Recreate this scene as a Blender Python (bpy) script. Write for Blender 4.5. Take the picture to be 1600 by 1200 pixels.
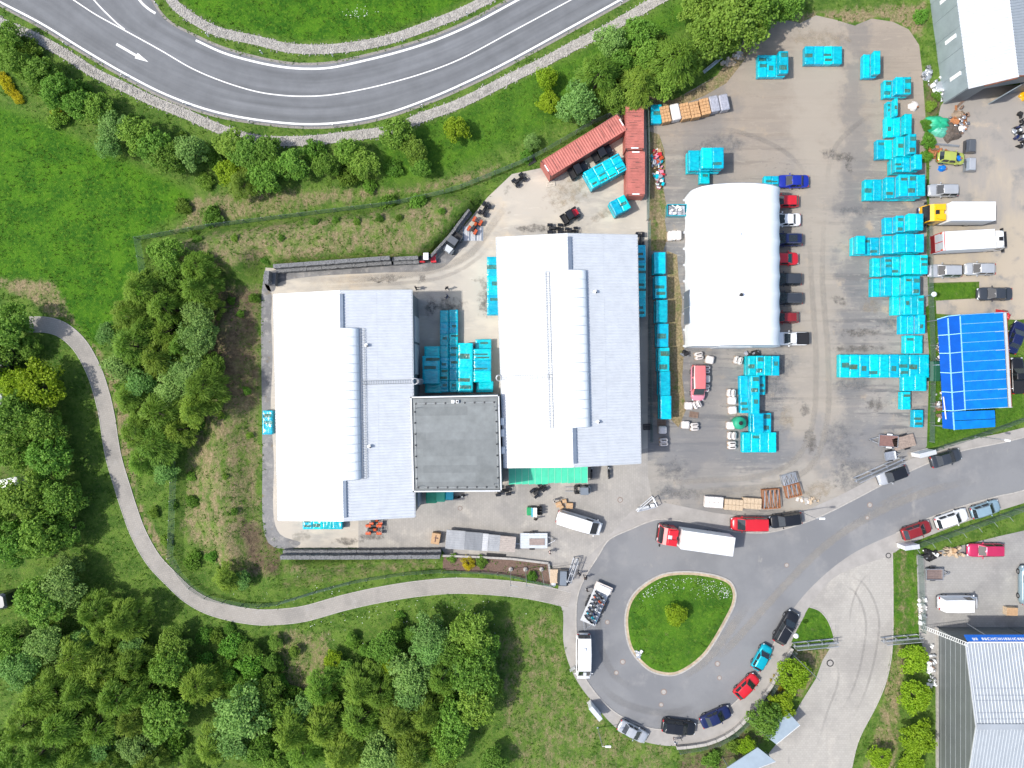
import bpy, bmesh, math, random
import numpy as np
from mathutils import Vector, Matrix, geometry, noise as mnoise
R = math.radians
random.seed(7); rng = np.random.default_rng(7)
sc = bpy.context.scene
for o in list(bpy.data.objects): bpy.data.objects.remove(o)
COL = sc.collection
# ------------------------------------------------------------------ camera, sky, sun, exposure
S, H = 11.3, 97.0            # photo pixels per metre on the ground, flying height in metres
F = S * H
cd = bpy.data.cameras.new('camera'); cam = bpy.data.objects.new('camera', cd); COL.objects.link(cam)
cam.location = (0, 0, H); cam.rotation_euler = (0, 0, 0)
cd.sensor_width = 36; cd.lens = 36 * F / 1600; cd.clip_end = 6000; cd.clip_start = .5
sc.camera = cam
SUN_EL, SHADOW_AZ = 54, 9     # shadows fall to the right, a little upward
w = bpy.data.worlds.new('World'); sc.world = w; w.use_nodes = True
nt = w.node_tree; bgn = nt.nodes['Background']
sky = nt.nodes.new('ShaderNodeTexSky'); sky.sky_type = 'NISHITA'; sky.sun_disc = False
sky.sun_elevation = R(SUN_EL); sky.sun_rotation = R(270 - SHADOW_AZ)
sky.air_density = 1.0; sky.dust_density = 2.5; sky.ozone_density = 1.0
nt.links.new(sky.outputs[0], bgn.inputs[0]); bgn.inputs[1].default_value = 0.15
sl = bpy.data.lights.new('sun', 'SUN'); sun = bpy.data.objects.new('sun', sl); COL.objects.link(sun)
sl.energy = 3.2; sl.angle = R(1.6); sl.color = (1.0, .955, .89)
sdir = Vector((math.cos(R(SUN_EL)) * math.cos(R(SHADOW_AZ)), math.cos(R(SUN_EL)) * math.sin(R(SHADOW_AZ)), -math.sin(R(SUN_EL))))
sun.rotation_euler = sdir.to_track_quat('-Z', 'Y').to_euler(); sun.location = (-60, -10, 90)
vs = sc.view_settings; vs.view_transform = 'Standard'; vs.look = 'None'; vs.gamma = 1; vs.use_curve_mapping = False
vs.exposure = 0.6
sc.render.engine = 'CYCLES'
sc.cycles.max_bounces = 6; sc.cycles.transparent_max_bounces = 6

# ------------------------------------------------------------------ helpers
def P(px, py, z=0.0):
    k = (H - z) / F
    return ((px - 800) * k, (600 - py) * k)
def PV(px, py, z=0.0):
    x, y = P(px, py, z); return Vector((x, y, z))

def mat(name, col, rough=.7, metal=0.0, var=.2, scale=1.5, bump=0.0, bscale=30, col2=None, rnd=0.0, spec=.5, coat=0.0, detail=5, trans=0.0, stretch=None):
    m = bpy.data.materials.new(name); m.use_nodes = True; t = m.node_tree; N = t.nodes; L = t.links
    b = N['Principled BSDF']
    g = N.new('ShaderNodeNewGeometry'); pos = g.outputs['Position']
    if stretch:
        mp = N.new('ShaderNodeMapping'); mp.inputs['Scale'].default_value = stretch; L.new(pos, mp.inputs[0]); pos = mp.outputs[0]
    n = N.new('ShaderNodeTexNoise'); n.inputs['Scale'].default_value = scale; n.inputs['Detail'].default_value = detail; n.inputs['Roughness'].default_value = .65
    L.new(pos, n.inputs['Vector'])
    mr = N.new('ShaderNodeMapRange'); mr.inputs[1].default_value = .3; mr.inputs[2].default_value = .7; L.new(n.outputs[0], mr.inputs[0])
    mx = N.new('ShaderNodeMix'); mx.data_type = 'RGBA'; L.new(mr.outputs[0], mx.inputs[0])
    c2 = col2 or tuple(min(1, c * (1 + var)) for c in col); c1 = col if col2 else tuple(c * (1 - var) for c in col)
    mx.inputs[6].default_value = (*c1, 1); mx.inputs[7].default_value = (*c2, 1); out = mx.outputs[2]
    if rnd:
        oi = N.new('ShaderNodeObjectInfo'); hs = N.new('ShaderNodeHueSaturation')
        a = N.new('ShaderNodeMapRange'); a.inputs[3].default_value = 1 - rnd; a.inputs[4].default_value = 1 + rnd
        L.new(oi.outputs['Random'], a.inputs[0]); L.new(a.outputs[0], hs.inputs['Value'])
        h = N.new('ShaderNodeMath'); h.operation = 'MULTIPLY_ADD'; h.inputs[1].default_value = 7.31; h.inputs[2].default_value = 0
        f = N.new('ShaderNodeMath'); f.operation = 'FRACT'; L.new(oi.outputs['Random'], h.inputs[0]); L.new(h.outputs[0], f.inputs[0])
        a2 = N.new('ShaderNodeMapRange'); a2.inputs[3].default_value = .5 - rnd * .09; a2.inputs[4].default_value = .5 + rnd * .09
        L.new(f.outputs[0], a2.inputs[0]); L.new(a2.outputs[0], hs.inputs['Hue']); L.new(out, hs.inputs['Color']); out = hs.outputs[0]
    L.new(out, b.inputs['Base Color'])
    b.inputs['Roughness'].default_value = rough; b.inputs['Metallic'].default_value = metal
    b.inputs['Specular IOR Level'].default_value = spec; b.inputs['Coat Weight'].default_value = coat
    if trans:
        tr = N.new('ShaderNodeBsdfTranslucent'); L.new(out, tr.inputs[0]); ms = N.new('ShaderNodeMixShader'); ms.inputs[0].default_value = trans
        L.new(b.outputs[0], ms.inputs[1]); L.new(tr.outputs[0], ms.inputs[2]); L.new(ms.outputs[0], N['Material Output'].inputs[0])
    if bump:
        n2 = N.new('ShaderNodeTexNoise'); n2.inputs['Scale'].default_value = bscale; n2.inputs['Detail'].default_value = 4
        L.new(pos, n2.inputs['Vector']); bp = N.new('ShaderNodeBump'); bp.inputs['Strength'].default_value = bump; bp.inputs['Distance'].default_value = .05
        L.new(n2.outputs[0], bp.inputs['Height']); L.new(bp.outputs[0], b.inputs['Normal'])
    return m

class MB:
    def __init__(s): s.v = []; s.f = []; s.uv = None
    def add(s, vs, fs):
        o = len(s.v); s.v += [tuple(p) for p in vs]; s.f += [tuple(i + o for i in f) for f in fs]; return s
    def box(s, c, d, rz=0.0, taper=1.0, tx=None):
        cx, cy, cz = c; dx, dy, dz = d[0] / 2, d[1] / 2, d[2] / 2; ca, sa = math.cos(rz), math.sin(rz); vs = []
        for z, k in ((-dz, 1), (dz, taper)):
            kx = k if tx is None or z < 0 else tx
            for x, y in ((-dx, -dy), (dx, -dy), (dx, dy), (-dx, dy)):
                x *= kx; y *= k; vs.append((cx + x * ca - y * sa, cy + x * sa + y * ca, cz + z))
        return s.add(vs, [(3, 2, 1, 0), (4, 5, 6, 7), (0, 1, 5, 4), (1, 2, 6, 5), (2, 3, 7, 6), (3, 0, 4, 7)])
    def rbox(s, c, d, b=.05, rz=0.0):           # box with a chamfered top and vertical edges
        cx, cy, cz = c; dx, dy, dz = d[0] / 2, d[1] / 2, d[2] / 2; ca, sa = math.cos(rz), math.sin(rz)
        b = min(b, dx * .8, dy * .8, dz * .8); vs = []
        for z, i in ((-dz, 0), (dz - b, 0), (dz, b)):
            X, Y = dx - i, dy - i
            for x, y in ((-X + b, -Y), (X - b, -Y), (X, -Y + b), (X, Y - b), (X - b, Y), (-X + b, Y), (-X, Y - b), (-X, -Y + b)):
                vs.append((cx + x * ca - y * sa, cy + x * sa + y * ca, cz + z))
        fs = [tuple(range(7, -1, -1)), tuple(range(16, 24))]
        for r in (0, 8):
            for i in range(8): j = (i + 1) % 8; fs.append((r + i, r + j, r + 8 + j, r + 8 + i))
        return s.add(vs, fs)
    def tube(s, a, b, r, n=6, r2=None, cap=True):
        a = Vector(a); b = Vector(b); d = (b - a)
        if d.length < 1e-6: return s
        d.normalize(); u = d.orthogonal().normalized(); w_ = d.cross(u); r2 = r if r2 is None else r2; vs = []
        for p, q in ((a, r), (b, r2)):
            for i in range(n):
                t = 2 * math.pi * i / n; vs.append(p + (u * math.cos(t) + w_ * math.sin(t)) * q)
        fs = [(i, (i + 1) % n, n + (i + 1) % n, n + i) for i in range(n)]
        if cap: fs += [tuple(range(n - 1, -1, -1)), tuple(range(n, 2 * n))]
        return s.add(vs, fs)
    def prism(s, poly, z0, z1):
        n = len(poly); vs = [(x, y, z0) for x, y in poly] + [(x, y, z1) for x, y in poly]
        tri = geometry.tessellate_polygon([[Vector((x, y, 0)) for x, y in poly]])
        fs = []
        for a, b, c in tri:
            ar = (poly[b][0] - poly[a][0]) * (poly[c][1] - poly[a][1]) - (poly[b][1] - poly[a][1]) * (poly[c][0] - poly[a][0])
            if ar < 0: b, c = c, b
            fs += [(a + n, b + n, c + n), (c, b, a)]
        area = sum(poly[i][0] * poly[(i + 1) % n][1] - poly[(i + 1) % n][0] * poly[i][1] for i in range(n))
        for i in range(n):
            j = (i + 1) % n; fs.append((i, j, n + j, n + i) if area > 0 else (j, i, n + i, n + j))
        return s.add(vs, fs)
    def lathe(s, prof, n=16, c=(0, 0, 0), axis='z'):
        vs = []
        for r, z in prof:
            for i in range(n):
                t = 2 * math.pi * i / n; p = (r * math.cos(t), r * math.sin(t), z)
                if axis == 'y': p = (p[0], p[2], p[1])
                vs.append((p[0] + c[0], p[1] + c[1], p[2] + c[2]))
        fs = []
        for k in range(len(prof) - 1):
            for i in range(n):
                j = (i + 1) % n; q = (k * n + i, k * n + j, (k + 1) * n + j, (k + 1) * n + i); fs.append(q if axis == 'z' else q[::-1])
        m = (len(prof) - 1) * n
        fs += [tuple(range(n - 1, -1, -1)), tuple(range(m, m + n))] if axis == 'z' else [tuple(range(n)), tuple(range(m + n - 1, m - 1, -1))]
        return s.add(vs, fs)
    def mesh(s, name, m=None, smooth=False):
        me = bpy.data.meshes.new(name); me.from_pydata(s.v, [], s.f)
        if m is not None: me.materials.append(m)
        if smooth: me.polygons.foreach_set('use_smooth', [True] * len(me.polygons))
        me.update(); return me

def ob(name, data=None, parent=None, loc=(0, 0, 0), rz=0.0, label=None, cat=None, group=None, kind=None, scale=None):
    o = bpy.data.objects.new(name, data); COL.objects.link(o); o.location = loc; o.rotation_euler = (0, 0, rz)
    if parent is not None: o.parent = parent
    if scale is not None: o.scale = scale
    if label: o['label'] = label
    if cat: o['category'] = cat
    if group: o['group'] = group
    if kind: o['kind'] = kind
    return o
def part(name, mb, m, parent, smooth=False, loc=(0, 0, 0), rz=0.0): return ob(name, mb.mesh(name, m, smooth), parent, loc, rz)
def copy_tree(o, parent=None):
    c = o.copy(); COL.objects.link(c); c.parent = parent
    for ch in o.children: copy_tree(ch, c)
    return c
CACHE = {}
def cached(key, fn):
    if key not in CACHE: CACHE[key] = fn()
    return CACHE[key]

def smooth_line(pts, n=6, closed=False):
    pts = [Vector((p[0], p[1])) for p in pts]; out = []; m = len(pts)
    rngi = range(m if closed else m - 1)
    for i in rngi:
        p0 = pts[(i - 1) % m] if closed or i > 0 else pts[0]; p1 = pts[i]; p2 = pts[(i + 1) % m]; p3 = pts[(i + 2) % m] if closed or i + 2 < m else pts[-1]
        for k in range(n):
            t = k / n; out.append(.5 * ((2 * p1) + (p2 - p0) * t + (2 * p0 - 5 * p1 + 4 * p2 - p3) * t * t + (3 * p1 - p0 - 3 * p2 + p3) * t ** 3))
    if not closed: out.append(pts[-1])
    return [(p.x, p.y) for p in out]
def gpx(pts, z=0.0): return [P(x, y, z) for x, y in pts]
def offset(line, d, closed=False):
    n = len(line); out = []
    for i in range(n):
        a = Vector(line[(i - 1) % n] if closed or i else line[0]); c = Vector(line[(i + 1) % n] if closed or i < n - 1 else line[-1])
        t = (c - a); t = t.normalized() if t.length > 1e-9 else Vector((1, 0)); nn = Vector((-t.y, t.x)); p = Vector(line[i]) + nn * d; out.append((p.x, p.y))
    return out
def ribbon(line, wd, z0, z1=None, closed=False, uv=False, d0=0.0):
    a = offset(line, d0 - wd / 2, closed); b = offset(line, d0 + wd / 2, closed); n = len(line); mb = MB()
    k = n if closed else n - 1
    if z1 is None:
        mb.add([(x, y, z0) for x, y in a] + [(x, y, z0) for x, y in b], [(i, (i + 1) % n, n + (i + 1) % n, n + i) for i in range(k)])
    else:
        vs = [(x, y, z) for L, z in ((a, z0), (b, z0), (b, z1), (a, z1)) for x, y in L]; fs = []
        for i in range(k):
            j = (i + 1) % n
            fs += [(i, j, 3 * n + j, 3 * n + i), (3 * n + i, 3 * n + j, 2 * n + j, 2 * n + i), (2 * n + i, 2 * n + j, n + j, n + i)]
        if not closed: fs += [(0, 3 * n, 2 * n, n), (n - 1, 2 * n - 1, 3 * n - 1, 4 * n - 1)]
        mb.add(vs, fs)
    return mb
def sheet(name, poly, z, m, kind='structure', parent=None, **kw):
    mb = MB(); vs = [(x, y, z) for x, y in poly]
    tri = geometry.tessellate_polygon([[Vector((x, y, 0)) for x, y in poly]]); fs = []
    for a, b, c in tri:
        ar = (poly[b][0] - poly[a][0]) * (poly[c][1] - poly[a][1]) - (poly[b][1] - poly[a][1]) * (poly[c][0] - poly[a][0])
        fs.append((a, b, c) if ar > 0 else (a, c, b))
    mb.add(vs, fs); return ob(name, mb.mesh(name, m), parent, kind=kind, **kw)
def resample(line, n):
    a = np.array(line); d = np.r_[0, np.cumsum(np.hypot(*np.diff(a, axis=0).T))]; t = np.linspace(0, d[-1], n)
    return np.c_[np.interp(t, d, a[:, 0]), np.interp(t, d, a[:, 1])], d[-1]
def inpoly(X, Y, poly):
    ins = np.zeros(X.shape, bool); n = len(poly)
    for i in range(n):
        x1, y1 = poly[i]; x2, y2 = poly[(i + 1) % n]
        if y1 == y2: continue
        c = ((y1 > Y) != (y2 > Y)) & (X < (x2 - x1) * (Y - y1) / (y2 - y1) + x1); ins ^= c
    return ins
def dist_line(X, Y, line, closed=False):
    d = np.full(X.shape, 1e9); n = len(line)
    for i in range(n if closed else n - 1):
        x1, y1 = line[i]; x2, y2 = line[(i + 1) % n]; dx, dy = x2 - x1, y2 - y1; L2 = dx * dx + dy * dy + 1e-9
        t = np.clip(((X - x1) * dx + (Y - y1) * dy) / L2, 0, 1); d = np.minimum(d, np.hypot(X - x1 - t * dx, Y - y1 - t * dy))
    return d
# ------------------------------------------------------------------ ground traced in photo pixels
ROAD_S = smooth_line([(-90, -42), (0, 7), (65, 42), (130, 82), (195, 120), (260, 153), (330, 178), (400, 191), (475, 198), (540, 195), (600, 183), (660, 163), (720, 138), (800, 98), (967, 6), (1060, -46)])
ROAD_N = smooth_line([(205, -90), (218, -40), (236, 0), (262, 34), (306, 58), (350, 77), (400, 91), (440, 99), (475, 102), (515, 100), (560, 91), (620, 76), (680, 57), (740, 31), (800, -1), (890, -50)])
DITCH_S = smooth_line([(-90, -8), (0, 35), (50, 56), (100, 83), (145, 112), (190, 134), (240, 158), (290, 178), (350, 204), (400, 218), (475, 220), (550, 212), (610, 203), (660, 183), (720, 161), (800, 121), (850, 97), (900, 70), (950, 45), (1000, 16), (1060, -18)])
DITCH_N = smooth_line([(240, -50), (270, 3), (300, 28), (332, 46), (362, 55), (400, 63), (440, 73), (475, 77), (520, 76), (570, 70), (620, 58), (680, 36), (740, 10), (830, -40)])
PATH = smooth_line([(46, 507), (75, 508), (100, 517), (125, 540), (145, 575), (158, 612), (167, 650), (173, 690), (179, 720), (190, 757), (202, 795), (217, 835), (240, 875), (270, 907), (295, 930), (325, 947), (362, 958), (400, 964), (430, 964), (475, 959), (540, 941), (600, 928), (660, 919), (720, 915), (800, 920), (850, 928), (890, 938)])
ASPH = [(1760, 630), (1600, 683), (1500, 705), (1440, 728), (1385, 754), (1330, 783), (1290, 803), (1250, 819), (1200, 832), (1150, 831), (1085, 818), (1030, 811), (985, 827), (952, 843), (935, 868), (915, 900), (903, 930), (900, 965), (902, 1010), (910, 1050), (930, 1082), (960, 1112), (1000, 1133), (1040, 1140), (1085, 1134), (1130, 1112), (1165, 1080), (1195, 1035), (1218, 985), (1240, 950), (1270, 915), (1310, 880), (1350, 855), (1400, 833), (1450, 810), (1500, 792), (1560, 775), (1600, 766), (1760, 720)]
ISLAND = smooth_line([(1003, 915), (1035, 897), (1075, 893), (1115, 898), (1140, 908), (1149, 925), (1147, 945), (1135, 970), (1118, 1000), (1100, 1025), (1075, 1045), (1050, 1055), (1020, 1050), (1000, 1035), (985, 1015), (978, 990), (977, 960), (985, 935)], 5, True)
SIDEW = [(1760, 615), (1600, 668), (1500, 690), (1436, 712), (1380, 738), (1320, 770), (1280, 788), (1250, 800), (1200, 808), (1130, 803), (1085, 795), (1040, 786), (1010, 784), (985, 800), (940, 850), (880, 905), (872, 930), (880, 960), (880, 1000), (888, 1035), (904, 1068), (930, 1102), (960, 1135), (990, 1153), (1030, 1164), (1070, 1165), (1110, 1158), (1150, 1137), (1185, 1098), (1215, 1052), (1236, 1010), (1252, 975), (1264, 948), (1300, 905), (1340, 885), (1390, 868), (1412, 854), (1470, 830), (1530, 808), (1600, 786), (1760, 738)]
YARD_N = [(1010, 165), (975, 168), (880, 235), (848, 262), (800, 272), (762, 308), (732, 345), (706, 374), (662, 408), (610, 410), (415, 418), (411, 450), (412, 700), (415, 830), (446, 856), (690, 856), (690, 825), (1012, 765), (1012, 345)]
YARD_P = [(560, 812), (1012, 700), (1012, 742), (1020, 784), (990, 797), (942, 848), (885, 908), (858, 915), (862, 884), (800, 876), (700, 872), (690, 858), (560, 858)]
YARD_E = [(1012, 150), (1050, 158), (1120, 118), (1150, 80), (1172, 52), (1200, 38), (1222, 30), (1250, 36), (1275, 24), (1306, 31), (1335, 40), (1362, 29), (1395, 34), (1420, 46), (1436, 70), (1441, 110), (1446, 180), (1449, 420), (1453, 560), (1450, 694), (1436, 716), (1385, 745), (1322, 776), (1284, 794), (1250, 808), (1200, 815), (1130, 810), (1085, 802), (1040, 792), (1012, 790)]
YARD_R = [(1452, 240), (1470, 165), (1490, 140), (1760, 120), (1760, 480), (1590, 500), (1462, 490), (1460, 470), (1530, 466), (1530, 440), (1452, 442)]
LOT_R = [(1432, 868), (1500, 853), (1560, 838), (1600, 829), (1760, 790), (1760, 1100), (1470, 1100), (1436, 992)]
DRIVE = smooth_line([(1254, 948), (1292, 897), (1340, 868), (1396, 846)], 3) + [(1394, 1010), (1386, 1058), (1370, 1100), (1340, 1160), (1325, 1230), (1290, 1290), (1150, 1290), (1170, 1215), (1215, 1160), (1250, 1100), (1275, 1060), (1292, 1012), (1302, 1000), (1300, 985), (1288, 965), (1275, 953)]
# ---- materials of the ground
M_asph = mat('asphalt', (.128, .135, .144), .85, var=.13, scale=.35, bump=.25, bscale=60, detail=9)
M_side = mat('concrete_pavement', (.285, .272, .255), .9, var=.14, scale=.6, bump=.2, bscale=25, detail=8)
M_white = mat('road_paint', (.72, .72, .70), .6, var=.12, scale=4)
M_should = mat('gravel_shoulder', (.22, .205, .185), .95, var=.35, scale=5, bump=.6, bscale=18)
M_stone = mat('ditch_stone', (.31, .295, .27), .9, var=.4, scale=3.2, bump=.5, bscale=9, rnd=.0)
M_kerb = mat('kerb_concrete', (.34, .325, .30), .9, var=.2, scale=2.5, bump=.2)
M_dirt = mat('sandy_dirt', (.36, .29, .20), .95, var=.3, scale=1.6, bump=.4, bscale=20)
M_mulch = mat('bark_mulch', (.13, .085, .065), .95, var=.5, scale=9, bump=.9, bscale=14)

def mixmat(name, layers, bump=.3, bscale=25, rough=.9, brick=None, lane=None):
    """layers: list of (colour, noise scale, lo, hi, stretch) painted over the first colour"""
    m = bpy.data.materials.new(name); m.use_nodes = True; t = m.node_tree; N = t.nodes; L = t.links; b = N['Principled BSDF']
    g = N.new('ShaderNodeNewGeometry'); out = None
    for i, (c, s_, lo, hi, st) in enumerate(layers):
        rgb = N.new('ShaderNodeRGB'); rgb.outputs[0].default_value = (*c, 1)
        if i == 0: out = rgb.outputs[0]; continue
        mp = N.new('ShaderNodeMapping'); mp.inputs['Scale'].default_value = st or (1, 1, 1); mp.inputs['Location'].default_value = (i * 17.3, i * 9.1, 0)
        if st and len(st) > 3: pass
        L.new(g.outputs['Position'], mp.inputs[0]); n = N.new('ShaderNodeTexNoise'); n.inputs['Scale'].default_value = s_; n.inputs['Detail'].default_value = 7; n.inputs['Roughness'].default_value = .62
        L.new(mp.outputs[0], n.inputs[0]); mr = N.new('ShaderNodeMapRange'); mr.interpolation_type = 'SMOOTHSTEP'; mr.inputs[1].default_value = lo; mr.inputs[2].default_value = hi
        L.new(n.outputs[0], mr.inputs[0]); mx = N.new('ShaderNodeMix'); mx.data_type = 'RGBA'; L.new(mr.outputs[0], mx.inputs[0]); L.new(out, mx.inputs[6]); L.new(rgb.outputs[0], mx.inputs[7]); out = mx.outputs[2]
    for c, axis, x0, hw, amt in (lane or ()):
        sx = N.new('ShaderNodeSeparateXYZ'); L.new(g.outputs['Position'], sx.inputs[0]); n = N.new('ShaderNodeTexNoise'); n.inputs['Scale'].default_value = .22; n.inputs['Detail'].default_value = 7; n.inputs['Roughness'].default_value = .65; L.new(g.outputs['Position'], n.inputs[0])
        a = N.new('ShaderNodeMath'); a.operation = 'MULTIPLY_ADD'; a.inputs[1].default_value = 14; a.inputs[2].default_value = -7 - x0; L.new(n.outputs[0], a.inputs[0]); d = N.new('ShaderNodeMath'); d.operation = 'ADD'; L.new(sx.outputs[axis], d.inputs[0]); L.new(a.outputs[0], d.inputs[1]); e = N.new('ShaderNodeMath'); e.operation = 'ABSOLUTE'; L.new(d.outputs[0], e.inputs[0])
        mr = N.new('ShaderNodeMapRange'); mr.interpolation_type = 'SMOOTHSTEP'; mr.inputs[1].default_value, mr.inputs[2].default_value = hw * .25, hw; mr.inputs[3].default_value, mr.inputs[4].default_value = amt, 0; L.new(e.outputs[0], mr.inputs[0])
        mx = N.new('ShaderNodeMix'); mx.data_type = 'RGBA'; L.new(mr.outputs[0], mx.inputs[0]); L.new(out, mx.inputs[6]); mx.inputs[7].default_value = (*c, 1); out = mx.outputs[2]
    if brick:
        bw, bh, rot, mortar, k = brick
        mp = N.new('ShaderNodeMapping'); mp.inputs['Rotation'].default_value = (0, 0, rot); L.new(g.outputs['Position'], mp.inputs[0])
        br = N.new('ShaderNodeTexBrick'); br.inputs['Scale'].default_value = 1; br.inputs['Brick Width'].default_value = bw; br.inputs['Row Height'].default_value = bh; br.inputs['Mortar Size'].default_value = mortar
        br.inputs['Color1'].default_value = (1, 1, 1, 1); br.inputs['Color2'].default_value = (.91, .91, .91, 1); br.inputs['Mortar'].default_value = (k, k, k, 1)
        L.new(mp.outputs[0], br.inputs[0]); mu = N.new('ShaderNodeMix'); mu.data_type = 'RGBA'; mu.blend_type = 'MULTIPLY'; mu.inputs[0].default_value = 1
        L.new(out, mu.inputs[6]); L.new(br.outputs[0], mu.inputs[7]); out = mu.outputs[2]
    L.new(out, b.inputs['Base Color']); b.inputs['Roughness'].default_value = rough
    n2 = N.new('ShaderNodeTexNoise'); n2.inputs['Scale'].default_value = bscale; n2.inputs['Detail'].default_value = 5; L.new(g.outputs['Position'], n2.inputs[0])
    bp = N.new('ShaderNodeBump'); bp.inputs['Strength'].default_value = bump; bp.inputs['Distance'].default_value = .06; L.new(n2.outputs[0], bp.inputs['Height']); L.new(bp.outputs[0], b.inputs['Normal'])
    return m
M_yard = mixmat('dusty_concrete', [((.41, .375, .32), 0, 0, 0, None), ((.31, .295, .265), .16, .44, .64, (.6, 1, 1)), ((.46, .42, .35), .35, .48, .68, (.5, 1.3, 1)), ((.47, .40, .305), .11, .55, .70, None), ((.25, .235, .20), .21, .63, .70, None), ((.40, .375, .33), 2.2, .52, .75, (.25, 1.2, 1)), ((.49, .455, .395), 1.2, .6, .72, (.3, 1.5, 1))])
M_gravel = mixmat('worn_gravel', [((.20, .195, .185), 0, 0, 0, None), ((.255, .237, .212), .07, .42, .58, (1, .6, 1)), ((.145, .147, .15), .13, .47, .60, (.45, 1.2, 1)), ((.285, .262, .23), .5, .52, .66, (.08, 1.6, 1)), ((.125, .123, .122), .55, .52, .63, (.09, 1.5, 1)), ((.27, .255, .23), 2.6, .52, .68, (.25, 1, 1)), ((.32, .265, .20), .33, .59, .71, None), ((.09, .088, .086), .45, .63, .70, (.4, 1, 1)), ((.37, .36, .335), 5.0, .61, .70, None), ((.085, .085, .085), 4.2, .61, .70, None), ((.115, .115, .115), 1.6, .60, .69, (.6, 1, 1))], bump=.6, lane=[((.285, .235, .18), 1, 44.0, 24.0, .7), ((.315, .28, .23), 0, 42.0, 5.5, .7), ((.145, .143, .14), 0, 47.5, 2.5, .5), ((.305, .285, .25), 1, -13.5, 2.6, .65), ((.155, .16, .17), 1, -8.5, 4, .55), ((.145, .145, .148), 0, 27.0, 5.0, .5)])
M_gravr = mixmat('dusty_lot', [((.27, .25, .225), 0, 0, 0, None), ((.36, .31, .24), .09, .45, .62, (1.4, .5, 1)), ((.2, .195, .185), .3, .52, .7, None), ((.42, .35, .26), .2, .6, .75, None)], bump=.4)
M_pave = mixmat('interlocking_pavers', [((.345, .33, .30), 0, 0, 0, None), ((.285, .272, .25), .13, .44, .64, None), ((.42, .395, .35), .3, .52, .72, (1, .5, 1)), ((.27, .26, .245), .8, .58, .74, (1.5, .35, 1))], bump=.2, brick=(.42, .30, 0, .016, .80))
M_paveyard = mixmat('paved_yard', [((.315, .30, .275), 0, 0, 0, None), ((.255, .245, .23), .15, .44, .64, None), ((.41, .385, .34), .3, .52, .72, None), ((.24, .225, .2), .33, .62, .72, None)], bump=.2, brick=(.42, .30, math.pi / 2, .016, .82))
M_lot = mixmat('paved_lot', [((.29, .285, .27), 0, 0, 0, None), ((.235, .23, .222), .2, .45, .64, None), ((.34, .33, .30), .4, .55, .72, None)], bump=.2, brick=(.42, .30, 0, .016, .80))
M_path = mixmat('sett_path', [((.31, .29, .262), 0, 0, 0, None), ((.25, .236, .215), .25, .45, .64, None), ((.32, .305, .285), .5, .55, .72, None), ((.22, .22, .14), .9, .64, .76, None)], bump=.3, brick=(.34, .26, .2, .02, .78))

def terrain_mat():
    m = bpy.data.materials.new('grass_ground'); m.use_nodes = True; t = m.node_tree; N = t.nodes; L = t.links; b = N['Principled BSDF']
    g = N.new('ShaderNodeNewGeometry'); at = N.new('ShaderNodeAttribute'); at.attribute_name = 'zone'; sep = N.new('ShaderNodeSeparateColor'); L.new(at.outputs['Color'], sep.inputs[0])
    def nz(s_, det=6, rough=.65, loc=0, st=(1, 1, 1)):
        mp = N.new('ShaderNodeMapping'); mp.inputs['Location'].default_value = (loc, loc * .7, 0); mp.inputs['Scale'].default_value = st; L.new(g.outputs['Position'], mp.inputs[0])
        n = N.new('ShaderNodeTexNoise'); n.inputs['Scale'].default_value = s_; n.inputs['Detail'].default_value = det; n.inputs['Roughness'].default_value = rough; L.new(mp.outputs[0], n.inputs[0]); return n.outputs[0]
    def mr(x, lo, hi, a=0, c=1):
        q = N.new('ShaderNodeMapRange'); q.interpolation_type = 'SMOOTHSTEP'; q.inputs[1].default_value = lo; q.inputs[2].default_value = hi; q.inputs[3].default_value = a; q.inputs[4].default_value = c; L.new(x, q.inputs[0]); return q.outputs[0]
    def mx(f, a, c):
        q = N.new('ShaderNodeMix'); q.data_type = 'RGBA'; L.new(f, q.inputs[0])
        for s_, v in ((6, a), (7, c)):
            if isinstance(v, tuple): q.inputs[s_].default_value = (*v, 1)
            else: L.new(v, q.inputs[s_])
        return q.outputs[2]
    def ma(op, a, c):
        q = N.new('ShaderNodeMath'); q.operation = op
        for i, v in enumerate((a, c)):
            if isinstance(v, (int, float)): q.inputs[i].default_value = v
            else: L.new(v, q.inputs[i])
        return q.outputs[0]
    rough_g = mx(mr(nz(.5), .36, .64), (.048, .108, .014), (.105, .18, .027))
    rough_g = mx(mr(nz(2.6, 4, .7, 3), .48, .75), rough_g, (.15, .19, .05))
    mead = mx(mr(nz(.35, 6, .65, 5), .36, .66), (.022, .088, .004), (.062, .165, .007))
    mead = mx(mr(nz(2.2, 5, .7, 8), .46, .72), mead, (.10, .20, .013))
    col = mx(sep.outputs[0], rough_g, mead)
    dry = mr(ma('ADD', ma('MULTIPLY', sep.outputs[1], .46), ma('MULTIPLY', nz(.9, 8, .78, 11, (1, .6, 1)), .95)), .68, .93)
    col = mx(dry, col, mx(mr(nz(3.5, 4, .7, 13), .35, .65), (.165, .135, .07), (.30, .235, .14)))
    soil = mr(ma('ADD', ma('MULTIPLY', sep.outputs[2], .45), ma('MULTIPLY', nz(.55, 8, .78, 17), .9)), .64, .92)
    col = mx(soil, col, mx(mr(nz(2, 5, .7, 19), .35, .65), (.085, .062, .04), (.16, .12, .075)))
    L.new(col, b.inputs['Base Color']); b.inputs['Roughness'].default_value = .95; b.inputs['Specular IOR Level'].default_value = .2
    bp = N.new('ShaderNodeBump'); bp.inputs['Strength'].default_value = .9; bp.inputs['Distance'].default_value = .25; L.new(nz(3.0, 6, .75, 23), bp.inputs['Height']); L.new(bp.outputs[0], b.inputs['Normal'])
    return m
M_grass = terrain_mat()
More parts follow.
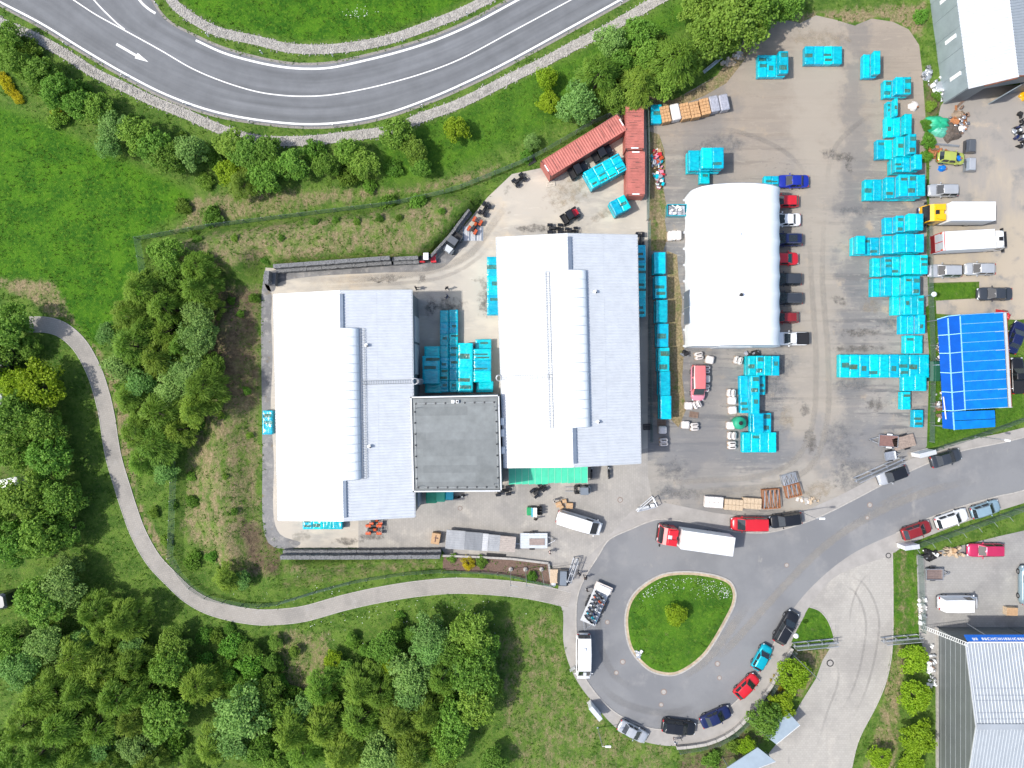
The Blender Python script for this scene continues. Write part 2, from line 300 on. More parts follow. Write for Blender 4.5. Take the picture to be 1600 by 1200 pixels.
# ---- terrain: banks retained by gabions round the yard, a shallow fall to the ditches
MOUND = [  # polygon px, height, hard (retained) edge px
    ([(414, 418), (610, 409), (660, 406), (704, 372), (734, 336), (766, 300), (700, 292), (620, 312), (500, 328), (330, 350), (232, 372), (250, 420), (330, 440), (405, 452)], 2.3, [(405, 455), (414, 418), (610, 409), (660, 406), (704, 372), (734, 336), (766, 300)]),
    ([(442, 870), (690, 867), (690, 884), (600, 893), (500, 912), (440, 930), (400, 925), (405, 872)], 2.3, [(405, 868), (442, 870), (690, 867), (690, 884)]),
    ([(300, 470), (404, 452), (407, 868), (400, 900), (340, 900), (300, 830)], 1.5, [])]
def height(X, Y):
    Z = np.zeros(X.shape)
    for poly, h, hard in MOUND:
        pw = gpx(poly); ins = inpoly(X, Y, pw); d = dist_line(X, Y, pw, True); k = np.clip(d / 4.5, 0, 1); k = k * k * (3 - 2 * k)
        if hard:
            dh = dist_line(X, Y, gpx(hard)); kh = np.clip((dh - .15) / .55, 0, 1)
            n = len(pw); soft = []
            hs = set(hard)
            dsoft = np.full(X.shape, 1e9)
            for i in range(n):
                a, b_ = poly[i], poly[(i + 1) % n]
                if a in hs and b_ in hs: continue
                dsoft = np.minimum(dsoft, dist_line(X, Y, gpx([a, b_])))
            k2 = np.clip(dsoft / 3.2, 0, 1); k = np.minimum(kh, k2 * k2 * (3 - 2 * k2))
        Z = np.maximum(Z, np.where(ins, k * h, 0))
    return Z
def zat(x, y): return float(height(np.array([x]), np.array([y]))[0])
PAVED = [gpx(q) for q in (ASPH, SIDEW, YARD_N, YARD_P, YARD_E, YARD_R, LOT_R, DRIVE)] + [gpx(ROAD_S + ROAD_N[::-1])]
def build_terrain():
    xs = np.concatenate([[-3000, -900, -300, -130], np.arange(-82, 82.1, .6), [130, 300, 900, 3000]]); ys = np.concatenate([[-3000, -900, -300, -110], np.arange(-62, 62.1, .6), [110, 300, 900, 3000]])
    X, Y = np.meshgrid(xs, ys); Z = height(X, Y)
    bump = np.array([mnoise.noise((float(a) * .35, float(c) * .35, 0)) for a, c in zip(X.ravel(), Y.ravel())]).reshape(X.shape) * .12
    pav = np.zeros(X.shape, bool); near = np.full(X.shape, 1e9)
    for q in PAVED: pav |= inpoly(X, Y, q); near = np.minimum(near, dist_line(X, Y, q, True))
    for ln, wd in ((PATH, 1.2), (DITCH_S, 1.1), (DITCH_N, 1.0)): d = dist_line(X, Y, gpx(ln)); near = np.minimum(near, d - wd); pav |= d < wd
    fade = np.where(pav, 0, np.clip(near / 2.0, 0, 1)); inside = (np.abs(X) < 84) & (np.abs(Y) < 64)
    Z = Z + np.where(inside, np.abs(bump) * fade, 0)
    Z = np.where(pav, np.where(Z > .3, Z, -.05), Z - .01)
    zone = np.zeros((*X.shape, 4)); zone[..., 3] = 1
    def soft(poly, wd):
        pw = gpx(poly); ins = inpoly(X, Y, pw); d = dist_line(X, Y, pw, True); return np.clip(.5 + np.where(ins, d, -d) / wd, 0, 1)
    zone[..., 0] = np.maximum.reduce([soft([(-300, 60), (0, 165), (70, 190), (140, 225), (250, 275), (300, 300), (285, 335), (215, 372), (232, 470), (190, 505), (150, 545), (95, 505), (78, 440), (-300, 436)], 1.5), soft([(235, -300), (268, -8), (300, 18), (332, 36), (400, 52), (475, 66), (570, 60), (680, 24), (735, -5), (900, -300)], 1), soft([(985, 930), (1060, 893), (1150, 900), (1150, 950), (1070, 1050), (1000, 1040), (978, 990)], 1), soft([(590, 210), (900, 85), (1060, 0), (1100, 20), (900, 180), (700, 270), (600, 290)], 2) * .75, soft([(1452, 640), (1600, 560), (1600, 655), (1450, 700)], 1) * .7])
    zone[..., 1] = np.maximum.reduce([soft([(232, 380), (400, 350), (620, 322), (740, 300), (700, 372), (660, 405), (415, 420), (330, 440)], 2.5) * .72, soft([(300, 300), (420, 290), (640, 285), (800, 245), (760, 290), (400, 345), (260, 372)], 2.5) * .75, soft([(330, 440), (412, 440), (412, 870), (440, 905), (360, 905), (280, 840), (290, 700)], 2) * .72, soft([(440, 872), (690, 868), (690, 890), (440, 925)], 1) * .6, soft([(770, 960), (880, 945), (900, 1060), (1056, 1168), (1050, 1300), (820, 1300), (770, 1100)], 3) * .6, soft([(-50, 430), (85, 435), (120, 500), (200, 600), (220, 780), (300, 930), (250, 900), (160, 690), (120, 560), (60, 480)], 1.5) * .85, soft([(420, 980), (520, 980), (520, 1080), (440, 1100)], 2) * .7, soft([(1395, 1000), (1425, 1000), (1412, 1100), (1400, 1300), (1320, 1300), (1370, 1110)], 1.5) * .75, soft([(1012, 160), (1060, 160), (1130, 110), (1200, 20), (1450, 0), (1450, 60), (1200, 60), (1140, 130), (1060, 200), (1060, 600), (1014, 600)], 2) * .9])
    zone[..., 2] = np.maximum.reduce([soft([(338, 440), (410, 445), (412, 640), (350, 650), (325, 560)], 3) * .9, soft([(370, 800), (415, 820), (445, 870), (440, 900), (390, 900)], 2) * .9, soft([(1040, 560), (1090, 560), (1090, 680), (1040, 660)], 2) * .5, soft([(1440, 120), (1520, 150), (1500, 280), (1446, 280)], 2) * .8, soft([(1056, 1165), (1150, 1140), (1230, 1020), (1250, 1060), (1180, 1190), (1120, 1300), (1050, 1300)], 2) * .75, soft([(-50, 560), (90, 560), (110, 880), (-50, 900)], 4) * .55])
    zone[..., :3] *= (~pav)[..., None]
    ny, nx = X.shape; vs = np.c_[X.ravel(), Y.ravel(), Z.ravel()]
    i = np.arange((ny - 1) * (nx - 1)); r, c = i // (nx - 1), i % (nx - 1); a = r * nx + c
    fs = np.c_[a, a + 1, a + nx + 1, a + nx]
    me = bpy.data.meshes.new('ground'); me.from_pydata(vs.tolist(), [], fs.tolist()); me.materials.append(M_grass)
    at = me.attributes.new('zone', 'FLOAT_COLOR', 'POINT'); at.data.foreach_set('color', zone.reshape(-1, 4).ravel().astype(np.float32))
    me.polygons.foreach_set('use_smooth', [True] * len(me.polygons)); me.update()
    return ob('ground', me, kind='structure')
build_terrain()

# ---- the main road, a ribbon whose UV follows the lanes
def road_mat():
    m = M_asph.copy(); m.name = 'worn_asphalt'; t = m.node_tree; N = t.nodes; L = t.links; b = N['Principled BSDF']
    src = b.inputs['Base Color'].links[0].from_socket
    uv = N.new('ShaderNodeUVMap'); sp = N.new('ShaderNodeSeparateXYZ'); L.new(uv.outputs[0], sp.inputs[0])
    mp = N.new('ShaderNodeMapping'); mp.inputs['Scale'].default_value = (9, .03, 1); L.new(uv.outputs[0], mp.inputs[0])
    n = N.new('ShaderNodeTexNoise'); n.inputs['Scale'].default_value = 1; n.inputs['Detail'].default_value = 5; L.new(mp.outputs[0], n.inputs[0])
    mr = N.new('ShaderNodeMapRange'); mr.inputs[1].default_value = .3; mr.inputs[2].default_value = .7; mr.inputs[3].default_value = .80; mr.inputs[4].default_value = 1.25; L.new(n.outputs[0], mr.inputs[0])
    mu = N.new('ShaderNodeMix'); mu.data_type = 'RGBA'; mu.blend_type = 'MULTIPLY'; mu.inputs[0].default_value = 1
    cb = N.new('ShaderNodeCombineColor'); [L.new(mr.outputs[0], cb.inputs[i]) for i in range(3)]
    L.new(src, mu.inputs[6]); L.new(cb.outputs[0], mu.inputs[7]); L.new(mu.outputs[2], b.inputs['Base Color']); return m
def strip_between(name, A, B, n, z, m, kind='structure', cols=1):
    a, la = resample(A, n); b, lb = resample(B, n); vs, fs, uvs = [], [], []
    for i in range(n):
        for j in range(cols + 1): u = j / cols; vs.append((*(a[i] * (1 - u) + b[i] * u), z)); uvs.append((u, i * la / n))
    c1 = cols + 1
    for i in range(n - 1):
        for j in range(cols): fs.append((i * c1 + j, (i + 1) * c1 + j, (i + 1) * c1 + j + 1, i * c1 + j + 1))
    me = bpy.data.meshes.new(name); me.from_pydata(vs, [], fs); me.materials.append(m); ul = me.uv_layers.new(name='UVMap')
    for lp in me.loops: ul.data[lp.index].uv = uvs[lp.vertex_index]
    me.update(); return ob(name, me, kind=kind)
gs, gn = gpx(ROAD_S), gpx(ROAD_N)
sheet('road_shoulder', offset(gs, -.3) + offset(gn, .35)[::-1], .012, M_should)
M_road = road_mat()
# the ramp lane narrows in from the upper left, so the strip's far edge starts out wide
north_edge = [P(60, -120), P(150, -90)] + gn
main_road = strip_between('road', gs, gn, 120, .02, M_road)
sheet('road_junction', [gs[0], gs[6], gs[12], gn[12], gn[6], gn[0]], .016, M_asph)
def mark(line_px, wd, parent, z=.026, name='road_marking'): return part(name, ribbon(gpx(smooth_line(line_px)), wd, z), M_white, parent)
mark([(-90, -44), (0, 3), (65, 37), (130, 77), (195, 115), (260, 148), (330, 173), (400, 187), (475, 194), (540, 190.5), (600, 178.5), (660, 158), (720, 132.5), (800, 93), (967, 1), (1060, -50)], .26, main_road)
mark([(60, -37), (115, 0), (150, 23), (192, 46), (250, 78), (300, 107), (350, 128), (400, 143), (440, 149), (475, 150.5), (510, 149), (550, 143), (600, 132), (660, 115), (720, 92), (800, 49.5), (892, 0), (980, -48)], .15, main_road)
mark([(120, -40), (147, 0), (178, 32), (195, 46)], .17, main_road, .028)
mark([(200, -30), (218, 0), (231, 13), (243, 21)], .3, main_road)
mark([(306, 63), (350, 83), (400, 97), (440, 104.5), (475, 107.5), (515, 106), (560, 97), (620, 82), (680, 63), (740, 37), (800, 5), (890, -44)], .28, main_road)
am = MB(); a0, a1, hd = Vector(P(182, 69)), Vector(P(213, 87)), Vector(P(232, 97)); dd = (hd - a0).normalized(); nn = Vector((-dd.y, dd.x))
am.add([(*(a0 + nn * .16), .026), (*(a0 - nn * .16), .026), (*(a1 - nn * .16), .026), (*(a1 + nn * .16), .026)], [(0, 1, 2, 3)]); am.add([(*(a1 - nn * .42), .026), (*hd, .026), (*(a1 + nn * .42), .026)], [(0, 1, 2)])
part('arrow_marking', am, M_white, main_road)
# ---- stone lined ditches: a bed and thousands of loose stones
def stones(name, line, wd, count, seed, s0=.08, s1=.21):
    r = random.Random(seed); g = gpx(line); a, L_ = resample(g, 400); t = np.gradient(a, axis=0); t /= np.hypot(t[:, 0], t[:, 1])[:, None]; mb = MB()
    for k in range(count):
        i = r.randrange(400); u = (r.random() + r.random() - 1) * wd * .55; x, y = a[i][0] - t[i][1] * u + r.uniform(-.3, .3), a[i][1] + t[i][0] * u + r.uniform(-.3, .3)
        if abs(x) > 76 or abs(y) > 58: continue
        q = r.uniform(s0, s1); h = q * r.uniform(.2, .5); z = -.01; n = 5; ph = r.random() * 6; base = [(x + q * .6 * math.cos(ph + j * 6.283 / n) * r.uniform(.75, 1.2), y + q * .6 * math.sin(ph + j * 6.283 / n) * r.uniform(.75, 1.2)) for j in range(n)]
        top = [((bx - x) * .62 + x, (by - y) * .62 + y) for bx, by in base]
        mb.add([(bx, by, z) for bx, by in base] + [(tx, ty, z + h * r.uniform(.8, 1.2) + .03) for tx, ty in top], [tuple(range(n, 2 * n))] + [(j, (j + 1) % n, n + (j + 1) % n, n + j) for j in range(n)])
    return mb
M_stone2 = mat('loose_stone', (.36, .345, .315), .9, var=.4, scale=1.1, bump=.3, bscale=14)
for nm, ln, wd, ct, sd in (('ditch_south', DITCH_S, 1.35, 9000, 1), ('ditch_north', DITCH_N, 1.3, 5600, 2)):
    d = ob(nm, ribbon(gpx(ln), wd, .014).mesh(nm, M_stone), kind='structure')
    s_ = part('ditch_stones', stones(nm, ln, wd, ct, sd), M_stone2, d); s_['kind'] = 'stuff'
# ---- path, pavements, yards, lower road
ob('footpath', ribbon(gpx(PATH), 2.05, .02).mesh('footpath', M_path), kind='structure')
ob('path_edging', ribbon(gpx(PATH), .1, -.02, .05, d0=1.06).mesh('path_edging', M_kerb), kind='structure')
ob('path_edging', ribbon(gpx(PATH), .1, -.02, .05, d0=-1.06).mesh('path_edging', M_kerb), kind='structure')
sheet('yard', gpx(YARD_N), .008, M_yard)
M_gstrip = mixmat('grey_gravel', [((.19, .19, .19), 0, 0, 0, None), ((.14, .14, .142), .4, .45, .6, None), ((.27, .26, .245), .8, .52, .68, None), ((.36, .345, .32), 4, .6, .7, None), ((.16, .13, .085), .6, .6, .7, None)], bump=.6)
sheet('gravel_strip', gpx(smooth_line([(409, 452), (424, 456), (424, 500), (426, 560), (423, 640), (428, 720), (427, 800), (438, 835), (470, 848), (446, 858), (413, 834), (410, 700)], 4, True)), .0092, M_gstrip)
sheet('gravel_strip', gpx(smooth_line([(418, 424), (500, 420), (600, 414), (660, 412), (690, 400), (720, 365), (734, 372), (712, 400), (680, 422), (600, 426), (500, 431), (440, 440), (428, 455), (416, 450)], 4, True)), .0092, M_gstrip)
sheet('yard_paving', gpx(YARD_P), .014, M_paveyard)
sheet('gravel_yard', gpx(YARD_E), .006, M_gravel)
sheet('dusty_lot', gpx(YARD_R), .006, M_gravr)
sheet('paved_lot', gpx(LOT_R), .006, M_lot)
sheet('driveway', gpx(DRIVE), .012, M_pave)
asph = smooth_line(ASPH[:12], 3)[:-1] + smooth_line(ASPH[11:34], 4)[:-1] + smooth_line(ASPH[33:], 3)
sheet('pavement', gpx(smooth_line(SIDEW, 3)), .018, M_side)
M_asph2 = mixmat('pale_asphalt', [((.185, .19, .196), 0, 0, 0, None), ((.155, .16, .168), .09, .42, .6, None), ((.21, .21, .21), .25, .52, .7, None), ((.24, .234, .222), .5, .62, .74, (1.2, .5, 1)), ((.165, .168, .172), 3.0, .55, .75, None)], bump=.2, bscale=60)
sheet('turning_road', gpx(asph), .024, M_asph2)
ob('kerb', ribbon(gpx(smooth_line(ASPH[9:29], 5)), .16, .0, .085).mesh('kerb', M_kerb), kind='structure')
ob('kerb', ribbon(gpx(smooth_line(ASPH[:10], 4)), .16, .0, .06).mesh('kerb', M_kerb), kind='structure')
ob('kerb', ribbon(gpx(smooth_line(ASPH[33:], 4)), .16, .0, .07).mesh('kerb', M_kerb), kind='structure')
gi = gpx(ISLAND)
isl = ob('island_kerb', ribbon(gi, .2, 0, .12, closed=True).mesh('island_kerb', M_kerb), kind='structure')
mbi = MB(); ring0 = offset(gi, -.05, True); ring1 = offset(gi, -.42, True); ring2 = offset(gi, -2.2, True); cx, cy = np.mean(np.array(gi), axis=0); n = len(gi)
if abs(ring1[0][0] - cx) > abs(gi[0][0] - cx) and abs(ring1[0][1] - cy) > abs(gi[0][1] - cy): ring0, ring1, ring2 = offset(gi, .05, True), offset(gi, .42, True), offset(gi, 2.2, True)
part('island_dirt', MB().add([(x, y, .09) for x, y in ring0] + [(x, y, .11) for x, y in ring1], [(i, (i + 1) % n, n + (i + 1) % n, n + i) for i in range(n)]), M_dirt, isl)
ig = MB().add([(x, y, .105) for x, y in offset(ring1, 0, True)] + [(x, y, .28) for x, y in ring2] + [(cx, cy, .42)], [(i, (i + 1) % n, n + (i + 1) % n, n + i) for i in range(n)] + [(n + i, n + (i + 1) % n, 2 * n) for i in range(n)])
me = ig.mesh('island_grass', M_grass); at = me.attributes.new('zone', 'FLOAT_COLOR', 'POINT'); at.data.foreach_set('color', [.8, .3, 0, 1] * len(me.vertices)); ob('island_grass', me, isl)
# grass wedges in the driveway and the slab of dirt worn beside the island
def lawn(name, px, z, dry=.2):
    mb = MB(); o = sheet(name, gpx(px), z, M_grass); me = o.data; at = me.attributes.new('zone', 'FLOAT_COLOR', 'POINT'); at.data.foreach_set('color', [.75, dry, 0, 1] * len(me.vertices)); return o
lawn('lawn', smooth_line([(1264, 949), (1280, 955), (1293, 970), (1301, 990), (1303, 1000)], 4) + [(1262, 1003), (1236, 1004), (1246, 982)], .045, .35)
lawn('lawn', [(1234, 1014), (1296, 1014), (1286, 1030), (1272, 1056), (1255, 1090), (1230, 1085), (1212, 1060)], .045, .75)
lawn('lawn', [(1395, 864), (1428, 856), (1436, 996), (1396, 998)], .045, .55)
lawn('lawn', [(1452, 445), (1524, 442), (1527, 464), (1460, 469)], .03, .3)
lawn('lawn', [(1446, 480), (1462, 470), (1470, 640), (1466, 695), (1448, 700), (1452, 560)], .03, .2)
for ln in ([(1264, 948), (1280, 954), (1293, 969), (1301, 989), (1303, 1001)], [(1394, 862), (1395, 940), (1394, 1010), (1386, 1058), (1370, 1100), (1340, 1160), (1325, 1230)]):
    ob('kerb', ribbon(gpx(smooth_line(ln, 6)), .12, 0, .08).mesh('kerb', M_kerb), kind='structure')
lawn_strip = sheet('planting_bed', gpx([(692, 868), (800, 872), (856, 880), (862, 914), (800, 899), (692, 890)]), .03, M_mulch)

# dark wet stains with their own outline on the gravel and the concrete
def softmat(name, c1, c2, scale=1.0, amax=.5, smooth=False):
    m = mixmat(name, [(c1, 0, 0, 0, None), (c2, scale, .42, .62, None)], bump=.2); t = m.node_tree; N = t.nodes; L = t.links; at = N.new('ShaderNodeAttribute'); at.attribute_name = 'fade'; g = N.new('ShaderNodeNewGeometry'); n = N.new('ShaderNodeTexNoise'); n.inputs['Scale'].default_value = 1.1; n.inputs['Detail'].default_value = 8; n.inputs['Roughness'].default_value = .7; L.new(g.outputs['Position'], n.inputs[0])
    a = N.new('ShaderNodeMath'); a.operation = 'MULTIPLY_ADD'; a.inputs[1].default_value, a.inputs[2].default_value = (.9, -.45) if smooth else (2.4, -1.3); L.new(n.outputs[0], a.inputs[0]); s = N.new('ShaderNodeMath'); s.operation = 'ADD'; L.new(at.outputs['Fac'], s.inputs[0]); L.new(a.outputs[0], s.inputs[1]); e = N.new('ShaderNodeMath'); e.operation = 'MINIMUM'; q = N.new('ShaderNodeMath'); q.operation = 'MULTIPLY'; q.inputs[1].default_value = 3.0 * amax; L.new(at.outputs['Fac'], q.inputs[0])
    mr = N.new('ShaderNodeMapRange'); mr.interpolation_type = 'SMOOTHSTEP'; mr.inputs[1].default_value = .18; mr.inputs[2].default_value = 1.0; mr.inputs[4].default_value = amax; L.new(s.outputs[0], mr.inputs[0]); L.new(mr.outputs[0], e.inputs[0]); L.new(q.outputs[0], e.inputs[1]); L.new(e.outputs[0], N['Principled BSDF'].inputs['Alpha']); return m
M_wet = softmat('damp_stain', (.12, .112, .10), (.17, .16, .145), amax=.75); M_tanspot = softmat('sand_spill', (.36, .29, .195), (.29, .25, .19)); M_dust = softmat('swept_dust', (.34, .31, .265), (.28, .265, .235), amax=.42, smooth=True); M_darkg = softmat('dark_gravel', (.15, .155, .16), (.19, .19, .19))
def blot(name, pts_c, rx, ry, m, z, an=0.0):
    n = 28; c = pts_c; ca, sa = math.cos(an), math.sin(an); ring = lambda q: [(c[0] + rx * q * math.cos(a) * ca - ry * q * math.sin(a) * sa, c[1] + rx * q * math.cos(a) * sa + ry * q * math.sin(a) * ca, z) for a in (2 * math.pi * i / n for i in range(n))]
    mb = MB().add([(c[0], c[1], z)] + ring(.5) + ring(1.0), [(0, 1 + i, 1 + (i + 1) % n) for i in range(n)] + [(1 + i, 1 + n + i, 1 + n + (i + 1) % n, 1 + (i + 1) % n) for i in range(n)]); me = mb.mesh(name, m); at = me.attributes.new('fade', 'FLOAT', 'POINT'); at.data.foreach_set('value', [.75] + [.6] * n + [0.0] * n); return ob(name, me, kind='structure')
for k, (px, py, rx, ry, m, an) in enumerate([(1267, 688, 1.4, 2.6, M_wet, .2), (1258, 641, 1.1, 1.2, M_wet, 0), (1310, 243, 3.4, 1.1, M_wet, -.2), (1325, 256, .8, 1.8, M_wet, .3), (1228, 655, 1.6, 2.4, M_tanspot, 0), (1312, 470, 1.8, .9, M_wet, -.3), (1370, 632, 2.3, 1.3, M_wet, 0), (1205, 610, 3.0, 3.6, M_darkg, 0), (1225, 575, 2.4, 2.0, M_darkg, 0), (583, 436, 1.5, .6, M_wet, 0), (608, 434, 2.4, .9, M_wet, 0), (660, 435, .9, .8, M_wet, 0), (672, 480, 1.0, 2.6, M_wet, 0), (702, 478, 3.2, 1.8, M_wet, 0), (757, 470, 1.3, 3.6, M_wet, 0), (832, 357, 3.6, .9, M_wet, .05), (545, 846, 3.0, .8, M_wet, 0), (580, 838, 2.6, .8, M_wet, 0), (1362, 480, 2.0, 1.4, M_tanspot, 0), (1345, 520, 4.4, 1.0, M_wet, .03), (1340, 545, 5.0, .8, M_wet, .03), (1050, 735, 3.4, 2.2, M_darkg, 0), (1060, 770, 5.0, 1.4, M_darkg, -.1), (1330, 740, 4.2, 2.8, M_darkg, .5), (1310, 690, 3.4, 4.2, M_darkg, .3), (1275, 768, 4.0, 2.0, M_tanspot, .4), (1425, 735, 2.2, 1.2, M_tanspot, .3), (1150, 770, 9.0, 1.2, M_dust, .1), (1090, 250, 4.0, 3.0, M_darkg, 0), (1130, 225, 4.5, 2.2, M_darkg, 0), (1175, 60, 3.0, 2.5, M_tanspot, 0), (1280, 60, 6.0, 2.0, M_tanspot, 0), (1075, 420, 1.2, 4.0, M_darkg, 0), (1330, 600, 4.0, 1.4, M_darkg, 0), (1390, 505, 2.5, 1.6, M_darkg, 0), (1340, 330, 4.0, 1.0, M_darkg, 0), (890, 300, 5.0, 3.0, M_tanspot, .4), (950, 330, 4.0, 1.0, M_tanspot, .5)]): blot('stain', P(px, py), rx, ry, m, (.0145 if px > 1010 and py < 800 else .028 if py > 800 and px > 1010 else .0125) + k * .00012, an)

def soft_ribbon(line_px, wd, m, z, peak=.75):
    ln = gpx(smooth_line(line_px, 8)); n = len(ln); rows = [offset(ln, wd * k) for k in (-.5, -.22, .22, .5)]; mb = MB().add([(x, y, z) for r_ in rows for x, y in r_], [(k * n + i, k * n + i + 1, (k + 1) * n + i + 1, (k + 1) * n + i) for k in range(3) for i in range(n - 1)]); me = mb.mesh('tyre_track', m); at = me.attributes.new('fade', 'FLOAT', 'POINT'); at.data.foreach_set('value', [0.0] * n + [peak * min(1, i / 9, (n - 1 - i) / 9) for i in range(n)] * 2 + [0.0] * n); return ob('tyre_track', me, kind='structure')
M_track = softmat('tyre_rub', (.16, .155, .15), (.2, .195, .185), amax=.22, smooth=True)
for k, (ln, wd, m) in enumerate([([(1560, 742), (1450, 768), (1360, 806), (1290, 852), (1235, 905), (1185, 960), (1140, 1010), (1105, 1040)], 1.7, M_dust), ([(1180, 930), (1150, 970), (1118, 1015), (1085, 1045), (1050, 1062)], 1.9, M_dust), ([(1500, 735), (1400, 775), (1310, 825)], .9, M_dust), ([(1300, 905), (1335, 925), (1352, 965), (1350, 1010), (1335, 1070), (1300, 1140)], .5, M_track), ([(1318, 895), (1352, 915), (1372, 960), (1370, 1010), (1352, 1080), (1318, 1150)], .5, M_track), ([(1375, 880), (1345, 910), (1330, 950), (1326, 1000)], .4, M_track), ([(1300, 1010), (1310, 1060), (1290, 1120), (1270, 1190)], .5, M_track), ([(920, 1050), (960, 1090), (1010, 1110), (1060, 1112), (1110, 1085)], 1.6, M_track), ([(940, 900), (935, 950), (938, 1010), (965, 1060), (1010, 1085)], 1.5, M_track), ([(1000, 760), (1080, 752), (1180, 745), (1240, 720), (1270, 660), (1275, 560), (1268, 440), (1262, 320)], 1.2, M_dust), ([(1010, 775), (1100, 768), (1200, 758), (1265, 730), (1292, 660), (1294, 560), (1285, 430), (1290, 300)], 1.2, M_dust), ([(440, 440), (560, 436), (660, 425), (730, 400), (770, 350), (800, 310)], 1.6, M_dust), ([(445, 450), (560, 446), (680, 436), (745, 405), (772, 370)], .8, M_track), ([(1280, 300), (1230, 240), (1150, 205), (1070, 200)], 1.0, M_track), ([(1290, 330), (1300, 240), (1345, 190), (1375, 180)], 1.1, M_track)]): soft_ribbon(ln, wd, m, (.030 if k < 3 or k in (7, 8) else .0215 if k < 7 else .0205) + k * .00015)
lawn('verge', [(1014, 205), (1030, 210), (1038, 235), (1040, 260), (1036, 290), (1041, 320), (1039, 345), (1043, 372), (1036, 392), (1014, 392)], .0095, .85)
lawn('verge', [(1042, 392), (1058, 398), (1060, 430), (1066, 470), (1064, 505), (1069, 540), (1066, 590), (1072, 640), (1060, 668), (1048, 655), (1046, 600)], .0095, .95)
lawn('verge', [(1012, 150), (1050, 157), (1085, 140), (1120, 118), (1150, 82), (1168, 60), (1178, 70), (1160, 98), (1135, 130), (1100, 150), (1060, 166), (1030, 190), (1014, 200)], .0095, .95)
# ------------------------------------------------------------------ buildings
M_roof = mat('coated_roof_sheet', (.535, .565, .595), .33, .18, var=.07, scale=.8, spec=.5)
M_wall = mat('grey_wall_panel', (.16, .18, .20), .5, .2, var=.08, scale=.7)
M_wall2 = mat('pale_wall_panel', (.42, .45, .47), .5, .2, var=.08, scale=.7)
M_ridge = mat('ridge_flashing', (.16, .20, .26), .45, .3, var=.1, scale=1)  # dark blue-grey paints in the ridge caps' shadow side; other trim shares it
M_sky = mat('opal_polycarbonate', (.74, .78, .80), .22, 0, var=.05, scale=1.2, spec=.6)
M_bar = mat('aluminium_bar', (.50, .53, .56), .35, .7, var=.1, scale=3)
M_galv = mat('galvanised_steel', (.52, .54, .56), .45, .75, var=.15, scale=4)
M_dark = mat('dark_plastic', (.025, .026, .028), .55, var=.2, scale=3)
M_whitep = mat('white_paint', (.74, .75, .74), .45, var=.05, scale=2)
M_memb = mat('roofing_membrane', (.165, .18, .18), .8, var=.16, scale=.7, bump=.25, bscale=40, rnd=.11)
M_trim = mat('pale_trim', (.55, .57, .58), .45, .3, var=.08, scale=2)
M_door = mat('sectional_door', (.50, .52, .54), .5, .1, var=.08, scale=1)
def lerp(a, b, t): return a + (b - a) * t
def slope(mb, e0, e1, r0, r1, pitch=.37, rib=.065, rows=3):
    """ribbed sheet between the eave e0-e1 and the ridge r0-r1, ribs run from ridge to eave"""
    Ln = (e1 - e0).length; n = max(4, int(Ln / pitch)); prof = []
    for i in range(n):
        for t, z in ((0, 0), (.55, 0), (.66, rib), (.89, rib)): prof.append(((i + t) / n, z))
    prof.append((1, 0)); k = len(prof); nrm = (e1 - e0).cross(r0 - e0).normalized()
    if nrm.z < 0: nrm = -nrm
    vs, fs = [], []
    for j in range(rows):
        s = j / (rows - 1)
        for t, z in prof: vs.append(lerp(lerp(e0, e1, t), lerp(r0, r1, t), s) + nrm * z)
    for j in range(rows - 1):
        for i in range(k - 1): fs.append((j * k + i, j * k + i + 1, (j + 1) * k + i + 1, (j + 1) * k + i))
    if (e1 - e0).cross(r0 - e0).z < 0: fs = [f[::-1] for f in fs]
    mb.add(vs, fs); return mb
